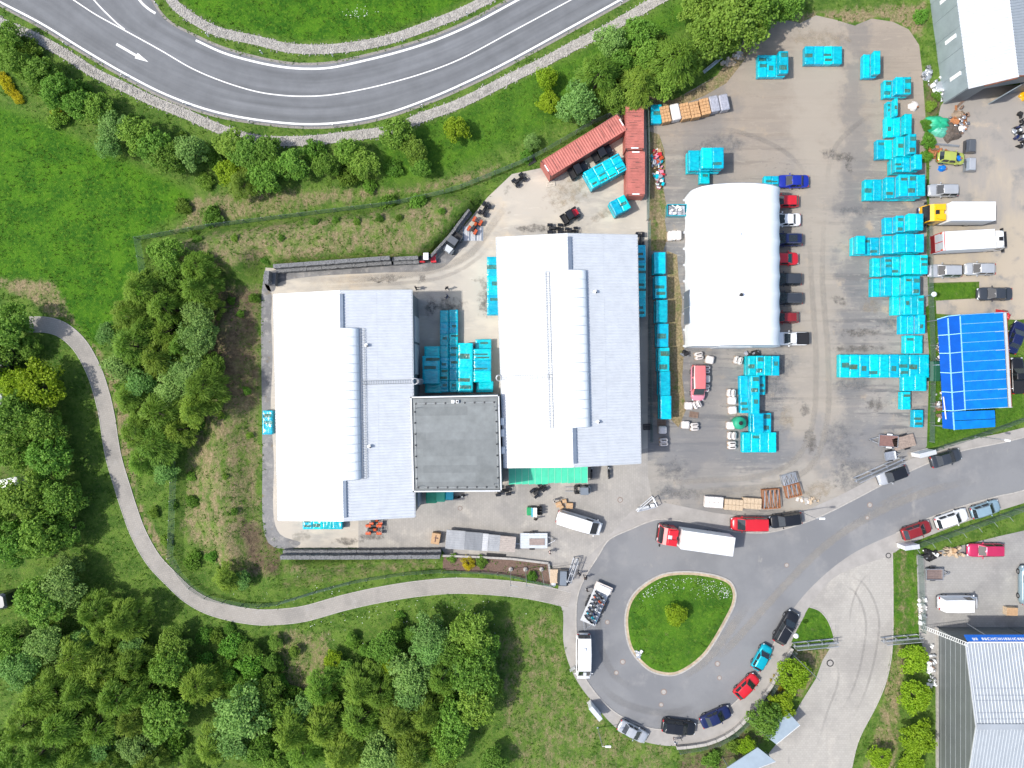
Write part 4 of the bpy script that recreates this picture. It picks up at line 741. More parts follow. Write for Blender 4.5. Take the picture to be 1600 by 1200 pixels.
# ------------------------------------------------------------------ trees and plants
def leafmat(name, c, c2, rnd=.16): return mat(name, c, .6, col2=c2, scale=.9, rnd=rnd, spec=.25, trans=.38, detail=4)
LM = {'A': leafmat('leaf_mid_green', (.125, .255, .03), (.24, .395, .06)), 'B': leafmat('leaf_olive', (.105, .21, .02), (.22, .34, .04)), 'C': leafmat('leaf_pale', (.15, .29, .06), (.27, .44, .12)),
      'D': leafmat('leaf_bright', (.19, .33, .013), (.32, .46, .028), .1), 'E': leafmat('leaf_yellow', (.42, .40, .015), (.66, .58, .025), .1), 'S': leafmat('leaf_shrub', (.105, .23, .024), (.20, .36, .048), .2), 'Y': leafmat('leaf_golden', (.38, .32, .02), (.5, .42, .04), .08)}
M_bark = mat('bark', (.07, .058, .04), .9, var=.35, scale=5, bump=.5)
def crown_mesh(kind, seed):
    """unit crown: radius 1 in plan, leaf faces gathered in clumps over an uneven volume"""
    r = random.Random(seed * 31 + ord(kind)); V, Fc = [], []
    def leaf(p, d, n, ln, wd):
        side = d.cross(n)
        if side.length < 1e-4: return
        side.normalize(); o = len(V); q = p + d * ln
        V.extend([tuple(p - side * wd * .35), tuple(p + d * ln * .5 - side * wd), tuple(q), tuple(p + d * ln * .5 + side * wd)]); Fc.append((o, o + 1, o + 2, o + 3))
    zmax = {'A': 1.15, 'B': 1.75, 'C': 1.2, 'D': .95, 'E': .8, 'S': .75, 'Y': .95}[kind]
    lobes = [(r.uniform(0, 6.28), r.uniform(.6, 1.0)) for _ in range(6)]
    def outline(a): return min(1.06, .70 + .34 * max(max(0, math.cos(a - la)) ** 5 * lw for la, lw in lobes) + .05 * math.sin(3 * a))
    nc = {'A': 64, 'B': 64, 'C': 74, 'D': 75, 'E': 60, 'S': 46, 'Y': 30}[kind]; per = {'A': 105, 'B': 100, 'C': 92, 'D': 80, 'E': 60, 'S': 60, 'Y': 60}[kind]
    for k in range(nc):
        a = r.uniform(0, 6.283); u = r.random() ** .5; R_ = outline(a) if kind != 'B' else .93
        rad = u * R_ * r.uniform(.8, 1.02); dome = math.sqrt(max(0, 1 - u * u)) if kind != 'B' else (1 - u) ** 1.05 * 1.05
        z = zmax * (.36 + .64 * dome * r.uniform(.68, 1.1)) if r.random() < .76 else zmax * r.uniform(.2, .5)
        if kind == 'B': z = zmax * (.22 + .78 * dome * r.uniform(.8, 1.05))
        c = Vector((rad * math.cos(a), rad * math.sin(a), z)); cs = r.uniform(.11, .27) * (1.0 if kind != 'Y' else 1.3); out = Vector((c.x, c.y, (z - zmax * .4) * .9)).normalized(); tone = r.uniform(.8, 1.25)
        for j in range(per):
            d = Vector((r.gauss(0, 1), r.gauss(0, 1), r.gauss(0, .8))).normalized()
            if kind == 'B':
                p = c + d * cs * r.random() ** .4 * .9; dr = (Vector((p.x, p.y, -.35)) + Vector((r.gauss(0, .22), r.gauss(0, .22), r.gauss(0, .25)))).normalized(); nn = Vector((p.x * .9 + r.gauss(0, .35), p.y * .9 + r.gauss(0, .35), .8)); leaf(p, dr, nn, r.uniform(.08, .20), r.uniform(.010, .020))
            else:
                p = c + Vector((d.x, d.y, d.z * .8)) * cs * (.62 + .38 * r.random()); nn = (d * 1.25 + out * .4 + Vector((0, 0, .45)) + Vector((r.gauss(0, .32), r.gauss(0, .32), r.gauss(0, .32)))).normalized(); dr = (d.cross(nn) + d * .5 + Vector((r.gauss(0, .4), r.gauss(0, .4), 0)))
                if dr.length < .05: continue
                dr.normalize(); s_ = {'A': .060, 'C': .054, 'D': .066, 'E': .06, 'S': .085, 'Y': .1}[kind] * r.uniform(.7, 1.35); leaf(p, dr, nn, s_ * 1.35, s_ * .55)
    me = bpy.data.meshes.new('crown'); me.from_pydata(V, [], Fc); me.materials.append(LM[kind]); me.update(); return me
def trunk_mesh(kind, seed):
    r = random.Random(seed * 7 + ord(kind)); mb = MB(); h = {'A': .82, 'B': .95, 'C': .85, 'D': .65, 'E': .5, 'S': .5, 'Y': .5}[kind]
    p = Vector((0, 0, -.12)); rad = .075 if kind not in 'SEY' else .035; prev = p
    for k in range(4):
        q = Vector((r.uniform(-.04, .04), r.uniform(-.04, .04), h * (k + 1) / 4)); mb.tube(prev, q, rad, 7, rad * .76, cap=False); rad *= .76; prev = q
        if k:
            for j in range(3):
                a = r.uniform(0, 6.28); e = q + Vector((math.cos(a) * .5, math.sin(a) * .5, r.uniform(.02, .16))); mb.tube(q, e, rad * .6, 5, rad * .2, cap=False)
    return mb.mesh('trunk', M_bark, True)
NV = {'A': 4, 'B': 4, 'C': 3, 'D': 3, 'E': 2, 'S': 3, 'Y': 1}
CR = {(k, i): crown_mesh(k, i) for k, n in NV.items() for i in range(n)}; TR = {(k, i): trunk_mesh(k, i) for k, n in NV.items() for i in range(n)}
LOOK = {'A': 'mid green broadleaf tree', 'B': 'feathery olive green tree', 'C': 'pale silvery green tree', 'D': 'bright yellow-green round tree', 'E': 'yellow flowering shrub', 'S': 'small green shrub', 'Y': 'small golden dwarf bush'}
tr = random.Random(11); tcount = 0
def tree(px, py, rpx, kind, where, group=None, cat=None, label=None, zs=None):
    global tcount
    r_m = rpx * (H - 5) / F * 1.12; zs = zs or tr.uniform(.9, 1.2); top = {'A': 1.15, 'B': 1.75, 'C': 1.2, 'D': .95, 'E': .8, 'S': .75, 'Y': .95}[kind] * r_m * zs
    lift = 0 if kind in 'SEY' else min(2.2, .45 * r_m)
    x, y = P(px, py, top * .62 + lift); x, y = P(px, py, top * .62 + lift + zat(x, y)); z = zat(x, y); v = tr.randrange(NV[kind]); ang = tr.uniform(0, 6.283)
    size = '' if kind in 'EY' else ('large ' if rpx >= 34 else 'small ' if rpx <= 20 and kind != 'S' else 'tiny ' if rpx <= 7 else '')
    kindname = 'tree' if kind in 'ABCD' else 'bush'
    nm = {'A': 'broadleaf_tree', 'B': 'feathery_tree', 'C': 'pale_tree', 'D': 'round_tree', 'E': 'flowering_shrub', 'S': 'shrub', 'Y': 'dwarf_bush'}[kind]
    root = ob(nm, None, loc=(x, y, z), rz=ang, label=label or f'{size}{LOOK[kind].replace("small ", "") if size else LOOK[kind]} {where}', cat=cat or kindname, group=group or f'{LOOK[kind]}s {where}'); tcount += 1
    c = ob('crown', CR[kind, v], root, scale=(r_m, r_m, r_m * zs), loc=(0, 0, lift)); k = ob('trunk', TR[kind, v], root, scale=(r_m, r_m, r_m * zs + lift * .9), loc=(0, 0, 0)); return root
HEDGE = 'in the hedgerow along the curving main road'
for t in [(10, 55, 22, 'A'), (45, 78, 20, 'S'), (22, 95, 24, 'A'), (60, 112, 26, 'A'), (88, 142, 28, 'A'), (2, 118, 9, 'E'), (8, 128, 10, 'E'), (15, 139, 9, 'E'), (23, 148, 8, 'E'), (31, 156, 8, 'E'), (88, 178, 9, 'E'), (118, 160, 25, 'A'), (150, 168, 24, 'A'), (90, 186, 16, 'S'), (180, 200, 26, 'C'), (212, 208, 28, 'A'), (170, 226, 20, 'C'), (238, 228, 30, 'A'), (262, 247, 25, 'A'), (298, 236, 27, 'C'), (335, 245, 20, 'S'), (360, 226, 25, 'A'), (357, 268, 21, 'D'), (386, 240, 27, 'A'), (376, 284, 24, 'B'), (415, 236, 24, 'A'), (412, 276, 26, 'A'), (455, 258, 24, 'A'), (490, 238, 19, 'S'), (508, 256, 20, 'A'), (545, 235, 22, 'A'), (567, 252, 24, 'A'), (545, 276, 18, 'S'), (620, 206, 27, 'A'), (648, 232, 22, 'A'), (615, 264, 14, 'S'), (658, 262, 16, 'A'), (320, 283, 14, 'S'), (285, 322, 13, 'S'), (332, 340, 17, 'S')]: tree(*t, HEDGE)
tree(712, 200, 20, 'D', 'standing alone on the road bank')
BANK = 'on the road bank behind the red containers'
for t in [(853, 122, 18, 'D'), (856, 160, 17, 'D'), (905, 162, 33, 'C'), (955, 62, 25, 'C'), (1000, 50, 24, 'A'), (1012, 82, 26, 'A'), (936, 112, 34, 'B'), (1062, 86, 36, 'B'), (1000, 130, 32, 'B'), (1040, 125, 28, 'A'), (955, 150, 24, 'A'), (985, 158, 20, 'A'), (1150, 38, 46, 'A'), (1108, 62, 36, 'A'), (1178, 14, 42, 'A'), (1095, 15, 30, 'A'), (1232, -4, 30, 'A'), (830, 222, 13, 'C'), (824, 243, 11, 'S'), (1015, 105, 24, 'S'), (970, 95, 22, 'A'), (1128, -10, 34, 'A')]: tree(*t, BANK)
WOODW = 'in the copse beside the curved footpath'
for t in [(258, 395, 26, 'A'), (268, 432, 23, 'A'), (302, 418, 27, 'B'), (303, 450, 30, 'B'), (215, 450, 30, 'B'), (252, 480, 29, 'B'), (194, 490, 28, 'B'), (170, 520, 20, 'C'), (222, 512, 27, 'B'), (255, 520, 28, 'B'), (308, 492, 24, 'C'), (312, 522, 30, 'C'), (282, 545, 29, 'B'), (198, 540, 32, 'B'), (243, 560, 32, 'B'), (295, 578, 32, 'C'), (186, 574, 26, 'C'), (222, 602, 26, 'C'), (312, 606, 32, 'B'), (268, 610, 30, 'C'), (200, 622, 27, 'B'), (243, 645, 34, 'B'), (303, 640, 30, 'B'), (207, 676, 27, 'B'), (238, 694, 34, 'B'), (275, 672, 28, 'B'), (258, 735, 20, 'C'), (216, 724, 22, 'B'), (330, 570, 20, 'A'), (326, 480, 18, 'B')]: tree(*t, WOODW)
WOODL = 'in the garden wood beyond the footpath'
for t in [(18, 512, 34, 'A'), (42, 545, 20, 'A'), (60, 605, 36, 'D'), (16, 596, 26, 'D'), (24, 650, 36, 'A'), (62, 660, 32, 'A'), (18, 705, 30, 'A'), (72, 715, 36, 'A'), (36, 775, 38, 'A'), (92, 775, 34, 'A'), (62, 832, 38, 'A'), (18, 850, 36, 'A'), (98, 830, 26, 'A'), (105, 885, 20, 'C'), (-20, 560, 34, 'A'), (-20, 800, 34, 'A')]: tree(*t, WOODL)
WOODS = 'in the dense wood below the bend of the footpath'
for t in [(58, 940, 40, 'A'), (92, 918, 34, 'C'), (140, 960, 28, 'B'), (186, 975, 32, 'B'), (160, 990, 26, 'B'), (70, 1005, 30, 'C'), (130, 1003, 22, 'C'), (205, 1012, 20, 'C'), (30, 1045, 32, 'C'), (110, 1032, 34, 'B'), (152, 1052, 34, 'B'), (200, 1042, 28, 'B'), (268, 1008, 26, 'A'), (262, 1044, 32, 'A'), (60, 1092, 38, 'B'), (120, 1082, 36, 'B'), (176, 1092, 36, 'B'), (216, 1088, 26, 'B'), (256, 1120, 38, 'A'), (30, 1140, 36, 'B'), (90, 1140, 36, 'B'), (150, 1140, 34, 'B'), (200, 1132, 30, 'B'), (160, 1168, 24, 'C'), (60, 1182, 36, 'B'), (112, 1192, 30, 'B'), (215, 1168, 28, 'C'), (168, 1198, 24, 'B'), (225, 1200, 26, 'B'), (302, 1078, 30, 'B'), (376, 1116, 42, 'C'), (366, 1154, 34, 'C'), (330, 1172, 30, 'B'), (300, 1196, 24, 'B'), (8, 1008, 28, 'A'), (12, 1200, 30, 'B'), (270, 1170, 22, 'S'),
          (362, 1010, 20, 'S'), (392, 1038, 24, 'S'), (350, 1045, 18, 'S'), (420, 1082, 24, 'A'), (430, 1112, 26, 'A'), (470, 1110, 24, 'C'), (520, 1035, 16, 'D'), (546, 1052, 20, 'A'), (500, 1082, 28, 'B'), (560, 1080, 32, 'B'), (600, 1012, 26, 'A'), (612, 1032, 20, 'D'), (592, 1086, 30, 'B'), (640, 1056, 34, 'C'), (640, 1090, 30, 'C'), (668, 990, 30, 'C'), (672, 1014, 28, 'C'), (702, 1020, 24, 'A'), (738, 990, 34, 'A'), (752, 1015, 30, 'A'), (745, 1052, 38, 'A'), (716, 1055, 26, 'C'), (742, 1096, 36, 'A'), (690, 1064, 28, 'B'), (762, 1078, 26, 'A'), (708, 1124, 34, 'A'), (700, 1160, 28, 'A'), (690, 1184, 24, 'A'), (622, 1130, 34, 'B'), (662, 1122, 30, 'B'), (560, 1130, 34, 'B'), (502, 1140, 34, 'B'), (452, 1150, 34, 'B'), (470, 1182, 30, 'B'), (532, 1182, 34, 'B'), (592, 1182, 34, 'C'), (642, 1184, 32, 'B'), (430, 1192, 28, 'A'), (406, 1172, 26, 'A'), (770, 1192, 22, 'A'), (380, 1080, 20, 'S')]: tree(*t, WOODS if t[0] < 335 else 'in the wood beside the dry meadow' if t[0] > 580 else 'in the middle of the wood south of the footpath')
for t in [(352, 905, 22, 'B'), (376, 906, 16, 'C'), (300, 880, 13, 'S'), (330, 870, 10, 'S')]: tree(*t, 'on the bank by the south-west fence')
for x, y, r_, k, wh in [(1241, 1054, 26, 'D', 'behind the driveway gate'), (1220, 1104, 22, 'D', 'leaning over the blue-grey carport roof'), (1197, 1124, 26, 'A', 'beside the blue-grey carport roof'), (1170, 1168, 15, 'D', 'below the curved concrete wall'), (1150, 1166, 13, 'S', 'below the curved concrete wall'), (1112, 1188, 15, 'S', 'below the curved concrete wall'), (1430, 1030, 23, 'D', 'at the head of the row by the slate wall'), (1432, 1088, 25, 'D', 'second in the row by the slate wall'), (1434, 1155, 27, 'D', 'third in the row by the slate wall'), (1376, 1186, 18, 'D', 'on the dry verge of the driveway'), (1424, 1192, 20, 'D', 'fourth in the row by the slate wall'), (1055, 962, 18, 'D', 'in the middle of the turning island')]: tree(x, y, r_, k, wh)
for x, y, r_ in [(1218, 1050, 4), (1211, 1057, 3.2), (1221, 1062, 3.6), (1216, 1069, 4), (1219, 1077, 4), (1226, 1076, 3.2), (1206, 1064, 3.2), (1202, 1084, 3.8)]: tree(x, y, r_, 'Y', 'in the bed below the curved wall')
for x, y, r_, k, wh in [(706, 872, 8, 'S', 'in the mulch bed beside the gabion end'), (731, 880, 11, 'E', 'in the mulch bed'), (752, 878, 10, 'S', 'in the mulch bed, larger, next to a yellow one'), (830, 902, 9, 'S', 'by the flagpoles in the mulch bed')]: tree(x, y, r_, k, wh)
NB = 'on the grass bank above the dark gabion wall'
for x, y, r_ in [(653, 318, 14), (606, 316, 14), (593, 341, 7), (558, 346, 6), (623, 341, 6), (415, 407, 7), (577, 292, 11), (525, 345, 6), (492, 348, 7), (302, 368, 8), (310, 375, 7), (397, 466, 9), (362, 470, 7), (374, 490, 6), (368, 372, 6), (440, 372, 5), (690, 330, 6)]: tree(x, y, r_, 'S', NB)
for x, y, r_ in [(298, 745, 8), (300, 783, 10), (305, 870, 9), (385, 610, 7), (390, 680, 6), (260, 845, 10), (240, 800, 9), (365, 800, 6), (345, 650, 6), (268, 790, 9), (352, 745, 5)]: tree(x, y, r_, 'S', 'on the bank west of the white roofed hall')
for x, y, r_ in [(1455, 165, 9), (1452, 220, 12), (1448, 245, 10), (1465, 150, 8), (1448, 195, 10), (1440, 25, 12)]: tree(x, y, r_, 'S', 'among the scrap by the workshop')
# scrub filling the gaps of the wood and its edges
def scatter_shrubs(poly, n, seed, where, r0, r1):
    r = random.Random(seed); k = 0; xs = [q[0] for q in poly]; ys = [q[1] for q in poly]
    while k < n:
        x, y = r.uniform(min(xs), max(xs)), r.uniform(min(ys), max(ys))
        if inpoly(np.array([x]), np.array([float(y)]), poly)[0]: tree(x, y, r.uniform(r0, r1), r.choice('SSSA'), where); k += 1
scatter_shrubs([(300, 985), (350, 975), (420, 985), (470, 1010), (440, 1070), (400, 1090), (330, 1070)], 26, 1, 'in the scrub below the bend of the footpath', 8, 15)
scatter_shrubs([(0, 980), (240, 990), (420, 1080), (480, 1090), (700, 1070), (720, 1190), (0, 1200)], 46, 2, 'in the undergrowth of the dense wood', 11, 18)
scatter_shrubs([(560, 965), (640, 955), (640, 1000), (580, 1030), (520, 1010)], 10, 3, 'at the upper edge of the wood by the dry meadow', 7, 12)
scatter_shrubs([(180, 480), (300, 430), (330, 640), (250, 720), (190, 640)], 16, 4, 'in the undergrowth of the copse', 10, 16)
scatter_shrubs([(20, 60), (200, 190), (400, 250), (560, 250), (560, 275), (380, 275), (180, 230), (20, 110)], 26, 5, 'in the undergrowth of the hedgerow', 9, 15)
scatter_shrubs([(920, 90), (1060, 60), (1120, 70), (1040, 150), (940, 150)], 12, 6, 'in the undergrowth of the road bank', 10, 16)
# ---- long grass, one mass of blades over the unpaved ground
def grass():
    n = 64000; X = rng.uniform(-74, 74, n); Y = rng.uniform(-56, 56, n); bad = np.zeros(n, bool)
    for q in PAVED: bad |= inpoly(X, Y, q)
    for ln, wd in ((PATH, 1.2), (DITCH_S, 1.0), (DITCH_N, .9)): bad |= dist_line(X, Y, gpx(ln)) < wd
    isl_in = inpoly(X, Y, gpx(ISLAND)); bad &= ~(isl_in & (dist_line(X, Y, gpx(ISLAND), True) > .9)); keep = ~bad; X, Y = X[keep], Y[keep]; isl_in = isl_in[keep]; Z = height(X, Y); Z = np.where(isl_in, .25, Z); n = len(X)
    pat = np.array([mnoise.noise((x * .25, y * .25, 3)) for x, y in zip(X, Y)]); k = (pat + rng.uniform(-.4, .4, n)) > -.15; X, Y, Z = X[k], Y[k], Z[k]; n = len(X)
    V = np.zeros((n, 3, 3, 3)); a = rng.uniform(0, 6.283, (n, 3)); h = rng.uniform(.1, .34, (n, 3)); wd = rng.uniform(.03, .075, (n, 3)); lean = rng.uniform(.1, .34, (n, 3)); dx, dy = np.cos(a), np.sin(a)
    cx = X[:, None] + rng.uniform(-.12, .12, (n, 3)); cy = Y[:, None] + rng.uniform(-.12, .12, (n, 3))
    V[..., 0, 0] = cx - dy * wd; V[..., 0, 1] = cy + dx * wd; V[..., 0, 2] = Z[:, None]; V[..., 1, 0] = cx + dy * wd; V[..., 1, 1] = cy - dx * wd; V[..., 1, 2] = Z[:, None]; V[..., 2, 0] = cx + dx * lean; V[..., 2, 1] = cy + dy * lean; V[..., 2, 2] = Z[:, None] + h
    me = bpy.data.meshes.new('long_grass'); vv = V.reshape(-1, 3); m = len(vv) // 3; me.from_pydata(vv.tolist(), [], np.arange(3 * m).reshape(-1, 3).tolist()); me.materials.append(mat('grass_blade', (.036, .11, .008), .7, col2=(.11, .205, .02), scale=.8, spec=.2, trans=.25, detail=6)); me.update()
    ob('long_grass', me, kind='stuff', label='long green grass on banks and meadows', cat='grass')
grass()
def flowers():
    r = random.Random(8); mb = MB()
    for cx, cy, sp, n in ((1010, 925, 14, 70), (1050, 905, 18, 90), (1115, 912, 20, 160), (1135, 925, 9, 60), (560, 24, 10, 40), (560, 940, 40, 40), (700, 932, 60, 70), (480, 944, 50, 60)):
        for _ in range(n):
            x, y = P(r.gauss(cx, sp), r.gauss(cy, sp * .5)); s = r.uniform(.025, .06); X_, Y_ = np.array([x]), np.array([y])
            if 850 < cx < 1200 and (not inpoly(X_, Y_, gpx(ISLAND))[0] or dist_line(X_, Y_, gpx(ISLAND), True)[0] < .7): continue
            if dist_line(X_, Y_, gpx(PATH))[0] < 1.3: continue
            z = .38 + r.uniform(0, .15) + zat(x, y); mb.add([(x - s, y, z), (x, y - s, z + .01), (x + s, y, z), (x, y + s, z + .01)], [(0, 1, 2, 3)])
    o = ob('wild_flowers', mb.mesh('wild_flowers', M_whitep), kind='stuff', label='tiny white wild flowers in the long grass', cat='flowers')
flowers()
# ------------------------------------------------------------------ gabion walls, fences
M_gab = mat('gabion_stone', (.15, .155, .16), .9, var=.6, scale=7, bump=1.0, bscale=9)  # dark stone, deepened further to paint in shade on the north-facing wall
def gabion_wall(line_px, zt, depth, label, back, step=2.0, lean=.0):
    pts = gpx(line_px); root = ob('gabion_wall', None, loc=(*pts[0], 0), label=label, cat='retaining wall'); o = Vector(pts[0])
    for a, b in zip(pts[:-1], pts[1:]):
        a, b = Vector(a) - o, Vector(b) - o; L = (b - a).length; n = max(1, round(L / step)); d = (b - a).normalized(); nn = Vector((-d.y, d.x)) * back
        for k in range(n):
            p, q = a + d * (L * k / n + .015), a + d * (L * (k + 1) / n - .015)
            for lv, (z0, z1, sh) in enumerate(((0, zt * .5 - .01, 0), (zt * .5, zt, depth * .45))):
                mb = MB(); nx, nz = 7, 4; r = random.Random(int(p.x * 91 + p.y * 37 + lv)); g = {}
                for i in range(nx + 1):
                    for j in range(nz + 1): c = p.lerp(q, i / nx) + nn * sh; j0 = r.uniform(-.05, .05); g[i, j] = (c.x + nn.x * j0, c.y + nn.y * j0, z0 + (z1 - z0) * j / nz)
                    for j in range(1, nz + 1): c = p.lerp(q, i / nx) + nn * (sh + (depth - sh) * j / nz); g[i, nz + j] = (c.x, c.y, z1 + r.uniform(-.04, .04))
                ks = sorted(g); ix = {k2: i for i, k2 in enumerate(ks)}; fs = []
                for i in range(nx):
                    for j in range(2 * nz): f = (ix[i, j], ix[i + 1, j], ix[i + 1, j + 1], ix[i, j + 1]); fs.append(f if back > 0 else f[::-1])
                mb.add([g[k2] for k2 in ks], fs)
                for cc in (p, q):    # closed ends
                    e = [cc + nn * sh, cc + nn * depth]; mb.add([(e[0].x, e[0].y, z0), (e[1].x, e[1].y, z0), (e[1].x, e[1].y, z1), (e[0].x, e[0].y, z1)], [(0, 1, 2, 3)])
                part('gabion_basket', mb, M_gab, root)
    return root
gabion_wall([(436, 428), (600, 416), (614, 415)], 2.3, .95, 'dark stone gabion wall holding the bank behind the west hall', 1)
gabion_wall([(434, 448), (436, 428)], 2.3, 1.2, 'short dark gabion return at the corner of the yard', 1)
gabion_wall([(446, 857), (560, 857), (690, 856)], 2.3, .95, 'dark stone gabion wall along the south edge of the yard', -1)
gabion_wall([(616, 415), (656, 413)], 1.6, .9, 'lower end section of the dark gabion wall by the small red buggy', 1)
gabion_wall([(678, 407), (708, 374), (738, 334)], 1.5, .6, 'low dark retaining wall behind the grey buggy', 1, step=1.6)
M_fence = mat('green_fence_wire', (.13, .20, .175), .5, .3, var=.15, scale=3)
M_post = mat('fence_post', (.24, .28, .265), .5, .4, var=.15, scale=3)
def panel_mesh():
    mb = MB()
    for i in range(26): x = i / 25; mb.tube((x, 0, .06), (x, 0, 1), .0075, 3, cap=False)
    for j in range(9): z = .06 + .94 * j / 8; mb.tube((0, .012, z), (1, .012, z), .0075, 3, cap=False)
    for i, v in enumerate(mb.v): pass
    return mb.mesh('mesh_panel', M_fence)
def fence(line_px, h, label, step=2.5, angled=0, name='mesh_fence'):
    pts = gpx(line_px); o = Vector((*pts[0], 0)); root = ob(name, None, loc=o, label=label, cat='fence'); pm = cached('panel', panel_mesh); psm = cached(('post', h, angled), lambda: (MB().box((0, 0, h / 2 + .03), (.07, .07, h + .06)) if not angled else MB().tube((0, 0, 0), (0, 0, h), .04, 5).tube((0, 0, h), (.0, -angled, h + .45), .035, 5)).mesh('post', M_post))
    a2, L = resample(pts, max(2, int(sum(math.dist(a, b) for a, b in zip(pts[:-1], pts[1:])) / step) + 1))
    for i in range(len(a2)):
        x, y = a2[i]; z = zat(x, y); nx = a2[min(i + 1, len(a2) - 1)]; pv = a2[max(0, i - 1)]; an = math.atan2(nx[1] - pv[1], nx[0] - pv[0]); ob('post', psm, root, (x - o.x, y - o.y, z - .05), an)
        if i < len(a2) - 1:
            x2, y2 = a2[i + 1]; z2 = zat(x2, y2); d = math.dist(a2[i], a2[i + 1]); p = ob('mesh_panel', pm, root, (x - o.x, y - o.y, z), math.atan2(y2 - y, x2 - x), scale=(d, 1, h)); p.rotation_euler = (0, -math.atan2(z2 - z, d), math.atan2(y2 - y, x2 - x))
    return root
fence([(220, 375), (330, 356), (500, 335), (620, 321), (700, 303), (760, 279), (830, 250), (852, 238), (930, 192), (1003, 165)], 1.9, 'green wire mesh fence along the bank below the main road')
fence([(1009, 168), (1011, 250), (1010, 345)], 2.0, 'dark mesh fence beside the upright red containers')
fence([(1012, 350), (1013, 500), (1016, 690)], 2.0, 'dark mesh fence between the eastern hall and the long teal row')
fence([(220, 375), (229, 430), (238, 490), (262, 600), (276, 740), (271, 868)], 1.9, 'green wire mesh fence running through the copse')
fence([(271, 868), (292, 908), (330, 933), (395, 945), (440, 940), (500, 921), (560, 905), (640, 893), (690, 890)], 1.7, 'green wire mesh fence curving along the paved footpath')
fence([(692, 892), (760, 893), (800, 899), (862, 914)], 1.2, 'low mesh fence behind the mulch bed')
fence([(1447, 704), (1490, 690), (1540, 674), (1600, 652), (1680, 624)], 2.0, 'green mesh fence along the verge by the blue shelter')
fence([(1420, 852), (1470, 836), (1530, 815), (1600, 790), (1680, 762)], 2.0, 'tall mesh fence with cranked post tops behind the parked cars', 2.2, .55)
fence([(1433, 866), (1436, 930), (1438, 985)], 1.4, 'low mesh fence closing the paved lot')
fence([(1448, 330), (1450, 440), (1454, 560), (1452, 690)], 1.2, 'low mesh fence behind the teal rows')
# curved concrete wall under the turning circle
def block_wall():
    ln = gpx(smooth_line([(1056, 1166), (1085, 1163), (1115, 1156), (1150, 1136), (1185, 1096), (1212, 1055), (1236, 1011)], 6)); a, L = resample(ln, 17); root = ob('concrete_wall', None, loc=(*a[0], 0), label='curved pale concrete block wall below the turning circle', cat='wall'); o = a[0]
    for i in range(16):
        p, q = Vector(a[i] - o), Vector(a[i + 1] - o); d = (q - p); an = math.atan2(d.y, d.x); c = (p + q) / 2; part('wall_block', MB().rbox((c.x, c.y, .3), (d.length - .04, .42, .62 + (i % 3) * .02), .03, an), M_kerb, root)
block_wall()
fence([(1060, 1171), (1115, 1162), (1152, 1142), (1190, 1100), (1217, 1058), (1240, 1016)], 1.3, 'railing fence behind the curved concrete wall')
def bed_wall():
    root = ob('planter_wall', None, loc=PV(692, 868), label='low grey concrete edging wall round the mulch bed', cat='wall'); o = root.location
    pts = [PV(*p) - o for p in ((692, 867), (745, 869), (800, 872), (857, 879), (862, 914))]
    for p, q in zip(pts[:-1], pts[1:]): d = q - p; c = (p + q) / 2; part('wall_section', MB().rbox((c.x, c.y, .25), (d.length - .02, .3, .5), .03, math.atan2(d.y, d.x)), M_kerb, root)
bed_wall()
# ------------------------------------------------------------------ vehicles
def paint(name, c, metal=.25): return cached(('paint', name), lambda: mat('paint_' + name, c, .28, metal, var=.06, scale=1.5, coat=.5))
PC = {'red': (.48, .012, .02), 'dark_red': (.26, .02, .022), 'blue': (.012, .03, .33), 'navy': (.012, .02, .085), 'white': (.72, .73, .73), 'black': (.014, .015, .018), 'graphite': (.045, .052, .062), 'silver': (.42, .44, .46), 'steel': (.20, .23, .26), 'turquoise': (.0, .36, .46), 'lime': (.42, .48, .10), 'yellow': (.75, .40, .005), 'coral': (.60, .15, .15), 'rose': (.58, .22, .28), 'magenta': (.52, .03, .10), 'sky': (.26, .38, .44), 'orange': (.55, .09, .02), 'grey': (.11, .12, .13), 'green': (.03, .33, .12)}
def pc(n): return paint(n, PC[n], 0 if n in ('white', 'red', 'yellow', 'rose', 'coral') else .3)
M_glass = mat('car_glass', (.018, .024, .028), .06, var=.1, scale=2, spec=.8)
M_tyre = mat('tyre_rubber', (.014, .014, .015), .85, var=.2, scale=8, bump=.3)
M_rim = mat('alloy_rim', (.35, .36, .37), .35, .8, var=.1, scale=8)
M_lamp = mat('headlamp_glass', (.62, .66, .68), .12, var=.05, scale=5, spec=.8)
M_tail = mat('tail_lamp', (.40, .01, .012), .2, var=.1, scale=5)
M_black = mat('black_trim', (.012, .012, .013), .5, var=.2, scale=6)
M_metal = mat('bare_steel', (.30, .31, .32), .45, .8, var=.2, scale=5)
M_wood = mat('weathered_planks', (.20, .135, .10), .85, var=.3, scale=3, bump=.3, stretch=(1, .15, 1))
def wheel_meshes(r, w_):
    def f():
        t = MB().lathe([(r * .55, -w_ / 2), (r * .92, -w_ / 2), (r, -w_ * .38), (r, w_ * .38), (r * .92, w_ / 2), (r * .55, w_ / 2)], 16, axis='y').mesh('wheel', M_tyre, True)
        m = MB().lathe([(r * .12, -w_ * .54), (r * .56, -w_ * .50), (r * .56, w_ * .50), (r * .12, w_ * .54)], 10, axis='y').mesh('rim', M_rim); return t, m
    return cached(('wheel', round(r, 3), round(w_, 3)), f)
def wheel(root, x, y, r, w_, name='wheel', z=None):
    t, m = wheel_meshes(r, w_); o = ob(name, t, root, (x, y, r if z is None else z)); ob('rim', m, o); return o
